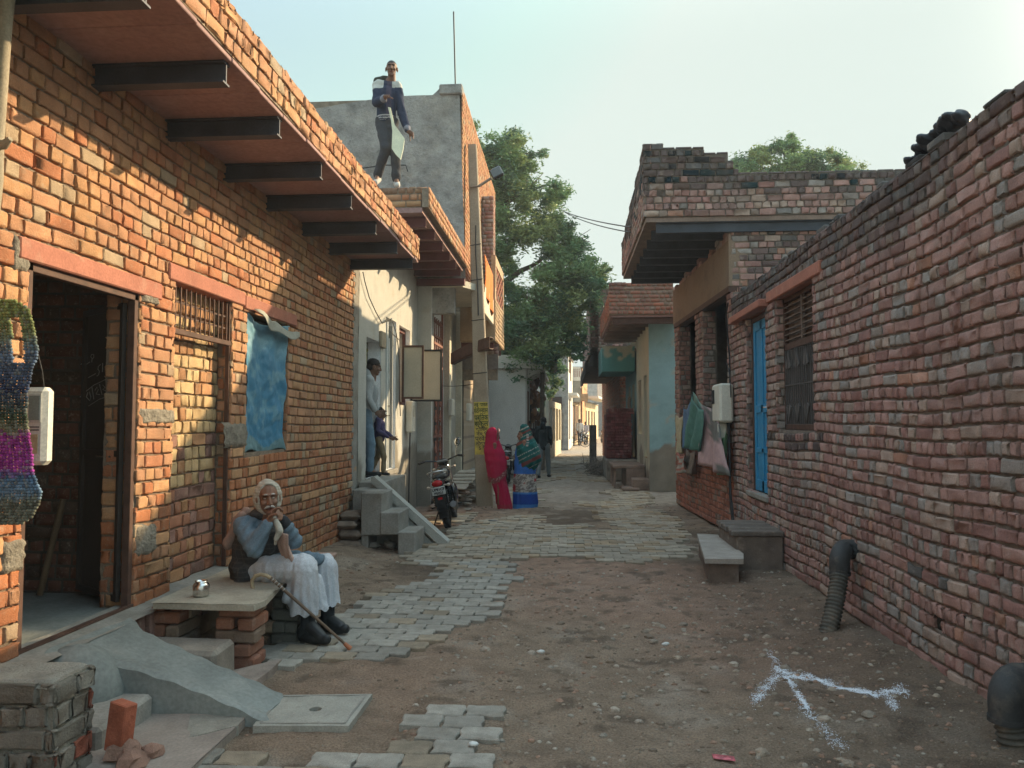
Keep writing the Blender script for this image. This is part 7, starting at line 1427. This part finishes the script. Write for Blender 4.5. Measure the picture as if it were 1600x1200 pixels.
# ---------------------------------------------------------------- generic standing figures
def figure(lab, foot, h, f, top, bot, hair=(.012, .011, .011), sk=(.16, .085, .055), pose=None, vox=.009, hood=None, shoe=(.03, .03, .03), lean=0, sit=0, sc_leg=0):
    f = Vector((f[0], f[1], 0)).normalized(); r = Vector((f.y, -f.x, 0)); c = Vector(foot); t = thing('person', lab, 'person', tuple(c)); k = h / 1.7; z = lambda v: Vector((0, 0, v * k))
    Jf = dict(pelvis=c + z(.93), chest=c + z(1.28) + f * lean * .5, neck=c + z(1.46) + f * lean); st_ = (pose or {}).get('stride', .05)
    for q, sg in (('l', -1), ('r', 1)):
        s_ = sg * st_; Jf['s' + q] = Jf['chest'] + z(.12) + r * sg * .17 * k; Jf['e' + q] = Jf['s' + q] + z(-.27) + r * sg * .05 * k + f * (.02 - s_ * .5); Jf['w' + q] = Jf['e' + q] + z(-.18) + f * ((pose or {}).get('fore', .14)) + r * -sg * (pose or {}).get('inw', .03)
        Jf['h' + q] = c + z(.90) + r * sg * .09 * k; Jf['k' + q] = c + z(.49) + r * sg * .09 * k + f * (s_ + .03); Jf['a' + q] = c + z(.085) + r * sg * .09 * k + f * (s_ * 2 - .03); Jf['t' + q] = Jf['a' + q] + f * .14 * k + z(-.05)
    HMf = headM(Jf['neck'] + z(.145) + f * .02, math.atan2(-f.x, f.y) + R((pose or {}).get('hy', 0)), R((pose or {}).get('hp', 0)), 0, k * 1.03); m = head_prims(HMf); body(m, Jf, k); hand(m, Jf['wl'], f * .6 + z(-.5), r, k, .5, -1); hand(m, Jf['wr'], f * .6 + z(-.5), -r, k, .5, 1)
    blob('body', m, min(vox, .007), skm, t, 2, skincol(HMf.inverted(), np.array(sk), np.array(hair)))
    hm = MB(); q = MB(); q.ell((0, -.02, .05), (.082, .098, .078)); q.ell((0, -.05, .0), (.074, .062, .08)); q.xf(HMf); blob('hair', q, .008, mat('black_hair', tuple(hair), .7, .2, 30, .5, 150), t, 1, None, lambda V: .006 * (fbm(V[:, 0] * 60, V[:, 2] * 60, 2) - .4))
    j = MB(); capn(j, Jf['pelvis'] + z(-.02), Jf['chest'], .135 * k, .15 * k); capn(j, Jf['sl'], Jf['sr'], .08 * k, .08 * k)
    for q in 'lr': capn(j, Jf['s' + q], Jf['e' + q], .073 * k, .06 * k); capn(j, Jf['e' + q], Jf['e' + q].lerp(Jf['w' + q], .85), .058 * k, .047 * k)
    if hood: capn(j, Jf['neck'] - f * .07 + z(-.02), Jf['neck'] - f * .09 + z(.05), .09 * k, .08 * k)
    blob('jacket', j, vox, cloth, t, 3, lambda V: np.tile(top, (len(V), 1)), wrinkle(.008, 40))
    j = MB(); capn(j, Jf['hl'], Jf['hr'], .1 * k, .1 * k)
    for q in 'lr': capn(j, Jf['h' + q], Jf['k' + q], .092 * k, .072 * k); capn(j, Jf['k' + q], Jf['a' + q] + z(.03), .072 * k, .058 * k)
    blob('trousers', j, vox, cloth, t, 3, lambda V: np.tile(bot, (len(V), 1)), wrinkle(.006, 40, (.2, .2, 1)))
    for q in 'lr': j = MB(); capn(j, Jf['a' + q] + z(-.03) - f * .03, Jf['t' + q], .045 * k, .036 * k); blob('shoe', j, .012, cloth, t, 1, lambda V: np.tile(shoe, (len(V), 1)))
    return t
figure('young man in pale grey jacket and jeans standing in the first whitewashed doorway', (-2.98, 11.25, .80), 1.72, (1, .25), (.36, .38, .38), (.14, .21, .27), pose=dict(hp=-12, fore=.1), lean=.10, hood=1)
figure('small child in dark purple top and tan trousers beside the young man in the doorway', (-2.83, 11.50, .80), 1.02, (1, .1), (.075, .065, .13), (.22, .165, .10), pose=dict(hp=20, fore=.16, inw=.1), vox=.008)
figure('man in black hooded jacket and grey jeans walking away behind the blue-clad woman', (-.66, 22.3, 0), 1.72, (.25, 1), (.018, .025, .026), (.15, .18, .19), pose=dict(stride=.12), hood=1, vox=.012)
figure('person in dark clothes standing by the white plastered house wall', (-1.22, 25.0, 0), 1.62, (.2, -1), (.03, .03, .035), (.05, .05, .06), vox=.014)
figure('distant man in a pale shirt standing beside the far motorcycle', (.92, 54, 0), 1.8, (.3, -1), (.55, .53, .5), (.06, .06, .07), vox=.02)
figure('distant person in light shirt right behind the far motorcycle seat', (1.38, 56, 0), 1.62, (-.3, -1), (.5, .48, .52), (.1, .1, .12), vox=.02)
# ================================================================ MOTORCYCLES
def motorcycle(lab, simple=False):
    t = thing('motorcycle', lab, 'motorcycle', (0, 0, 0), 'motorcycles parked along the lane'); RB, GL, CH = M['blk'], M['blkp'], M['chrome']; ST = mat('engine_metal', (.20, .20, .20), .4, .2, 9, .1, 30, metal=.8)
    B = lambda m, n, mt, par=t: m.build(n, mt, par, world=False)
    def arc(cx, cz, r, a0, a1, n=12): return [(cx + r * math.cos(a), 0, cz + r * math.sin(a)) for a in np.linspace(a0, a1, n)]
    for nm, x, wd in (('rear_wheel', 0, .052), ('front_wheel', 1.27, .042)):
        m = MB(); prof = [(.225, -wd * .5), (.25, -wd), (.285, -wd * .85), (.300, -wd * .3), (.302, 0), (.300, wd * .3), (.285, wd * .85), (.25, wd), (.225, wd * .5)]
        m.lathe(prof, (x, 0, .302), 36, axis='y'); w_ = B(m, nm, RB)
        m = MB(); 
        for k in range(6):
            a = k * math.pi / 3; m.tube([(x + .04 * math.cos(a), 0, .302 + .04 * math.sin(a)), (x + .215 * math.cos(a + .15), 0, .302 + .215 * math.sin(a + .15))], .014, 6)
        m.lathe([(.20, -.03), (.228, -.03), (.228, .03), (.20, .03), (.2, -.03)], (x, 0, .302), 32, axis='y'); m.lathe([(0, -.07), (.05, -.07), (.05, .07), (0, .07)], (x, 0, .302), 14, axis='y'); m.build('rim', mat('black_alloy', (.04, .04, .042), .4), w_, world=False)
        if not simple:
            m = MB()
            for k in range(44):
                a = k * 2 * math.pi / 44; 
                for yy in (-.03, .03): m.box((x + .302 * math.cos(a) - .006, yy - .012, .302 + .302 * math.sin(a) - .006), (x + .302 * math.cos(a) + .006, yy + .012, .302 + .302 * math.sin(a) + .006))
            m.build('tread', RB, w_, world=False)
    m = MB(); m.tube([(.0, .10, .302), (.42, .10, .33)], .025, 8); m.tube([(.0, -.10, .302), (.42, -.10, .33)], .022, 8); m.tube([(.42, 0, .34), (.38, 0, .62), (.95, 0, .82), (.98, 0, .86)], .022, 8); m.tube([(.96, 0, .78), (.88, 0, .35), (.55, 0, .2), (.42, 0, .33)], .018, 8)
    for s in (-1, 1): m.tube([(.38, .08 * s, .64), (-.25, .09 * s, .74)], .014, 8)
    B(m, 'frame', GL)
    for s in (-1, 1):
        m = MB(); pts = [Vector((.0, .115 * s, .33)).lerp(Vector((.1, .115 * s, .68)), q) for q in np.linspace(0, 1, 40)]; m.tube(pts, [.030 + .008 * math.cos(i * 1.6) for i in range(40)], 10); B(m, 'shock_absorber', GL)
        m = MB(); m.tube([(1.27, .085 * s, .302), (1.06, .085 * s, .84)], [.022, .018], 8); B(m, 'fork', CH)
    m = MB(); m.box((.48, -.12, .24), (.82, .12, .44), bev=.03); m.box((.58, -.09, .42), (.76, .09, .62), bev=.02)
    for k in range(5): m.box((.56, -.11, .44 + k * .035), (.80, .11, .452 + k * .035))
    m.lathe([(0, -.15), (.085, -.15), (.095, -.11), (.095, .13), (.07, .15), (0, .15)], (.58, 0, .33), 18, axis='y'); B(m, 'engine', ST)
    m = MB(); m.tube([(.78, -.09, .48), (.86, -.12, .36), (.72, -.14, .24), (.3, -.15, .25)], .02, 8); m.tube([(.34, -.15, .25), (.25, -.155, .27), (-.28, -.165, .36)], [.025, .048, .050], 14); B(m, 'exhaust', mat('exhaust_black', (.03, .03, .03), .35, .1, 6, 0, 30, metal=.4))
    m = MB(); m.tube([(-.27, -.165, .358), (-.31, -.166, .365)], [.051, .047], 14); B(m, 'exhaust_cover', mat('dull_cover', (.16, .16, .165), .5, .1, 6, 0, 30, metal=.5))
    # body panels via remesh
    m = MB(); m.ell((.66, 0, .80), (.24, .125, .11)); m.ell((.80, 0, .83), (.12, .12, .09)); m.ell((.46, 0, .76), (.12, .085, .07)); q = blob('fuel_tank', m, .012, GL, None, 3); q.parent = t
    m = MB(); m.ell((.25, 0, .765), (.26, .115, .05)); m.ell((-.1, 0, .79), (.22, .10, .05)); q = blob('seat', m, .012, mat('seat_vinyl', (.025, .025, .026), .55, .1, 9, .2, 80), None, 3); q.parent = t
    m = MB(); m.ell((-.18, 0, .70), (.22, .095, .07)); m.ell((-.33, 0, .735), (.07, .075, .05)); m.ell((.18, 0, .63), (.16, .10, .10)); q = blob('tail_cowl', m, .012, GL, None, 3); q.parent = t
    for s in (-1, 1): m = MB(); m.ell((.22, .115 * s, .60), (.14, .025, .10)); B(m, 'side_panel', GL)
    m = MB(); m.ell((-.05, -.20, .52), (.19, .05, .15)); m.box((-.2, -.2, .38), (.12, -.17, .64), bev=.01); q = blob('leg_guard', m, .012, GL, None, 2); q.parent = t
    m = MB(); pts = [(.0, s * .10, .83) for s in (0,)]; m.tube([(.05, .13, .80), (-.16, .145, .86), (-.34, .10, .88), (-.38, 0, .885), (-.34, -.10, .88), (-.16, -.145, .86), (.05, -.13, .80)], .013, 8); B(m, 'grab_rail', mat('silver_rail', (.55, .56, .56), .35, .1, 6, 0, 30, metal=.7))
    m = MB(); m.ell((-.40, 0, .71), (.035, .082, .048)); B(m, 'tail_light', mat('red_lens', (.42, .012, .015), .25, .1, 8, 0, 30))
    P_ = np.array([[(0 + .345 * math.cos(a), w_, .302 + .345 * math.sin(a) + .0) for w_ in (-.068, -.05, 0, .05, .068)] for a in np.linspace(R(100), R(200), 14)]); m = MB(); m.grid(P_); m.box((-.36, -.07, .33), (-.335, .07, .62), bev=.006); o = m.build('rear_mudguard', GL, t, world=False, solid=.01)
    m = MB(); m.box((-.382, -.035, .465), (-.362, .035, .50), bev=.006); B(m, 'reflector', bpy.data.materials['red_lens'])
    npm = Matrix.Translation((-.40, 0, .60)) @ Matrix.Rotation(R(-10), 4, 'Y'); m = MB(); m.box((-.006, -.1, -.062), (.006, .1, .062), bev=.003); m.xf(npm); pl = B(m, 'number_plate', mat('plate_white', (.55, .55, .53), .5, .05))
    if not simple:
        for s, z in (('UP81CF', .004), ('P5021', -.052)):
            text_mesh(s, .055, M['wire'], pl, npm @ Matrix.Translation((-.0075, 0, z)) @ Matrix.Rotation(R(-90), 4, 'Z') @ Matrix.Rotation(R(90), 4, 'X'), 'plate_lettering')
    P_ = np.array([[(1.27 + .335 * math.cos(a), w_, .302 + .335 * math.sin(a)) for w_ in (-.055, 0, .055)] for a in np.linspace(R(20), R(150), 14)]); m = MB(); m.grid(P_); m.build('front_mudguard', GL, t, world=False, solid=.008)
    m = MB(); m.ell((1.08, 0, .86), (.10, .10, .10)); m.ell((1.03, 0, .96), (.07, .10, .06)); q = blob('headlight_cowl', m, .012, GL, None, 2); q.parent = t
    m = MB(); m.lathe([(0, 0), (.065, .0), (.07, .01)], (0, 0, 0), 18); m.xf(Matrix.Translation((1.17, 0, .86)) @ Matrix.Rotation(R(90), 4, 'Y')); B(m, 'headlight', M['chrome'])
    m = MB(); m.box((.94, -.09, .965), (1.0, .09, 1.0), bev=.01); B(m, 'instrument_panel', mat('dial', (.2, .21, .22), .2, .2, 30))
    m = MB(); m.tube([(.86, .36, 1.01), (.94, .28, 1.03), (1.02, .12, .99), (1.03, 0, .96), (1.02, -.12, .99), (.94, -.28, 1.03), (.86, -.36, 1.01)], .013, 8); B(m, 'handlebar', GL)
    for s in (-1, 1):
        m = MB(); m.tube([(.84, .38 * s, 1.005), (.91, .28 * s, 1.028)], .02, 8); gr_ = B(m, 'grip', RB)
        m = MB(); m.tube([(.97, .26 * s, 1.03), (.95, .38 * s, 1.02)], .006, 6); m.build('lever', CH, gr_, world=False)
        m = MB(); m.ell((1.06, .17 * s, .86), (.03, .025, .025)); m.tube([(1.06, .08 * s, .86), (1.06, .15 * s, .86)], .01, 6); B(m, 'indicator', mat('grey_amber_lens', (.5, .42, .34), .3))
        m = MB(); m.ell((-.30, .15 * s, .66), (.03, .03, .024)); m.tube([(-.3, .08 * s, .67), (-.3, .14 * s, .66)], .01, 6); B(m, 'indicator', bpy.data.materials['grey_amber_lens'])
    m = MB(); m.tube([(.96, -.24, 1.03), (.97, -.26, 1.12), (.94, -.30, 1.2)], .006, 6); B(m, 'mirror_stem', CH)
    MX = Matrix.Translation((.93, -.31, 1.25)) @ Matrix.Rotation(R(-20), 4, 'Z') @ Matrix.Rotation(R(25), 4, 'X'); m = MB(); m.ell((0, 0, 0), (.014, .055, .075), n=20); m.xf(MX); mi = B(m, 'mirror', GL)
    m = MB(); m.ell((-.014, 0, 0), (.003, .048, .068), n=20); m.xf(MX); m.build('mirror_glass', mat('mirror_glass', (.85, .9, .93), .06, 0, 3, 0, 30, metal=1), mi, world=False)
    m = MB(); m.tube([(.45, .12, .28), (.40, .26, .02), (.44, .27, .01)], .012, 6); B(m, 'side_stand', GL); m = MB(); 
    for s in (-1, 1): m.tube([(.35, .12 * s, .3), (.36, .24 * s, .3)], .014, 6)
    B(m, 'foot_peg', RB)
    return t
bk1 = motorcycle('black motorcycle with white number plate parked by the concrete stairs')
bk2s = dup(bk1, (-1.52, 19.5, 0), R(92), 'black motorcycle half hidden between the two women')
bk1.location = (-1.80, 11.70, .0); bk1.rotation_euler = (R(-11), 0, R(94))
bk1.rotation_mode = 'ZYX' if False else 'XYZ'
for loc, rz, lb in (((-.30, 52, 0), R(60), 'distant black motorcycle parked against the pale house with balcony'), ((1.35, 55, 0), R(250), 'distant motorcycle with pale cover facing the lane beside two people'), ((3.0, 60, 0), R(100), 'farthest motorcycle half hidden beyond the concrete post')):
    dup(bk1, loc, rz, lb, 1.0)
bc = thing('bicycle', 'old bicycle leaning behind the distant parked motorcycle', 'bicycle', (.4, 50, 0)); m = MB()
for x in (0, 1.0): m.lathe([(.30, -.02), (.33, -.02), (.33, .02), (.30, .02), (.3, -.02)], (x + .2, 50, .33), 24, axis='y')
m.build('wheels', M['blk'], bc); m = MB(); m.tube([(.2, 50, .33), (.65, 50, .3), (.5, 50, .85), (.2, 50, .33)], .02, 6); m.tube([(.65, 50, .3), (1.1, 50, .85), (.5, 50, .8)], .02, 6); m.tube([(1.2, 50, .33), (1.08, 50, 1.05), (.95, 50.2, 1.1)], .02, 6); m.tube([(.5, 50, .85), (.48, 50, .98)], .03, 6); m.build('frame', M['wire'], bc)

bdl = MB(); rr = random.Random(3)
for i in range(16): t = i / 15; bdl.ell((2.45 + rr.uniform(-.04, .04), 5.46 - .66 * t, 3.385 + .06 * math.sin(t * 3.1) + rr.uniform(0, .05) + .05 * t), (.07, rr.uniform(.04, .075), rr.uniform(.02, .036)), rot=(rr.uniform(-.6, .6), .3, .4))
bdl.ell((2.45, 4.86, 3.49), (.04, .05, .025), rot=(.7, 0, 0))
bo_ = blob('black_bundle', bdl, .012, mat('black_plastic', (.035, .04, .05), .4, .3, 8, .5, 20), None, 1, None, lambda V: .03 * (np.abs(fbm(V[:, 1] * 14, V[:, 2] * 16 + V[:, 0] * 9, 3) - .45) * 3 - .3))
tag(bo_, 'crumpled black plastic bundle lying on top of the right wall', 'bundle')
# ================================================================ winter haze
hz = MB().box((-20, -5, -1.5), (22, 128, 16)); hm = bpy.data.materials.new('haze'); hm.use_nodes = True; n_ = hm.node_tree; n_.nodes.clear()
vo = n_.nodes.new('ShaderNodeVolumePrincipled'); vo.inputs['Density'].default_value = .0016; vo.inputs['Color'].default_value = (.93, .94, .95, 1); vo.inputs['Anisotropy'].default_value = .0; ou = n_.nodes.new('ShaderNodeOutputMaterial'); n_.links.new(vo.outputs[0], ou.inputs['Volume'])
tag(hz.build('haze', hm), 'thin winter haze filling the whole lane', 'haze', kind='stuff')
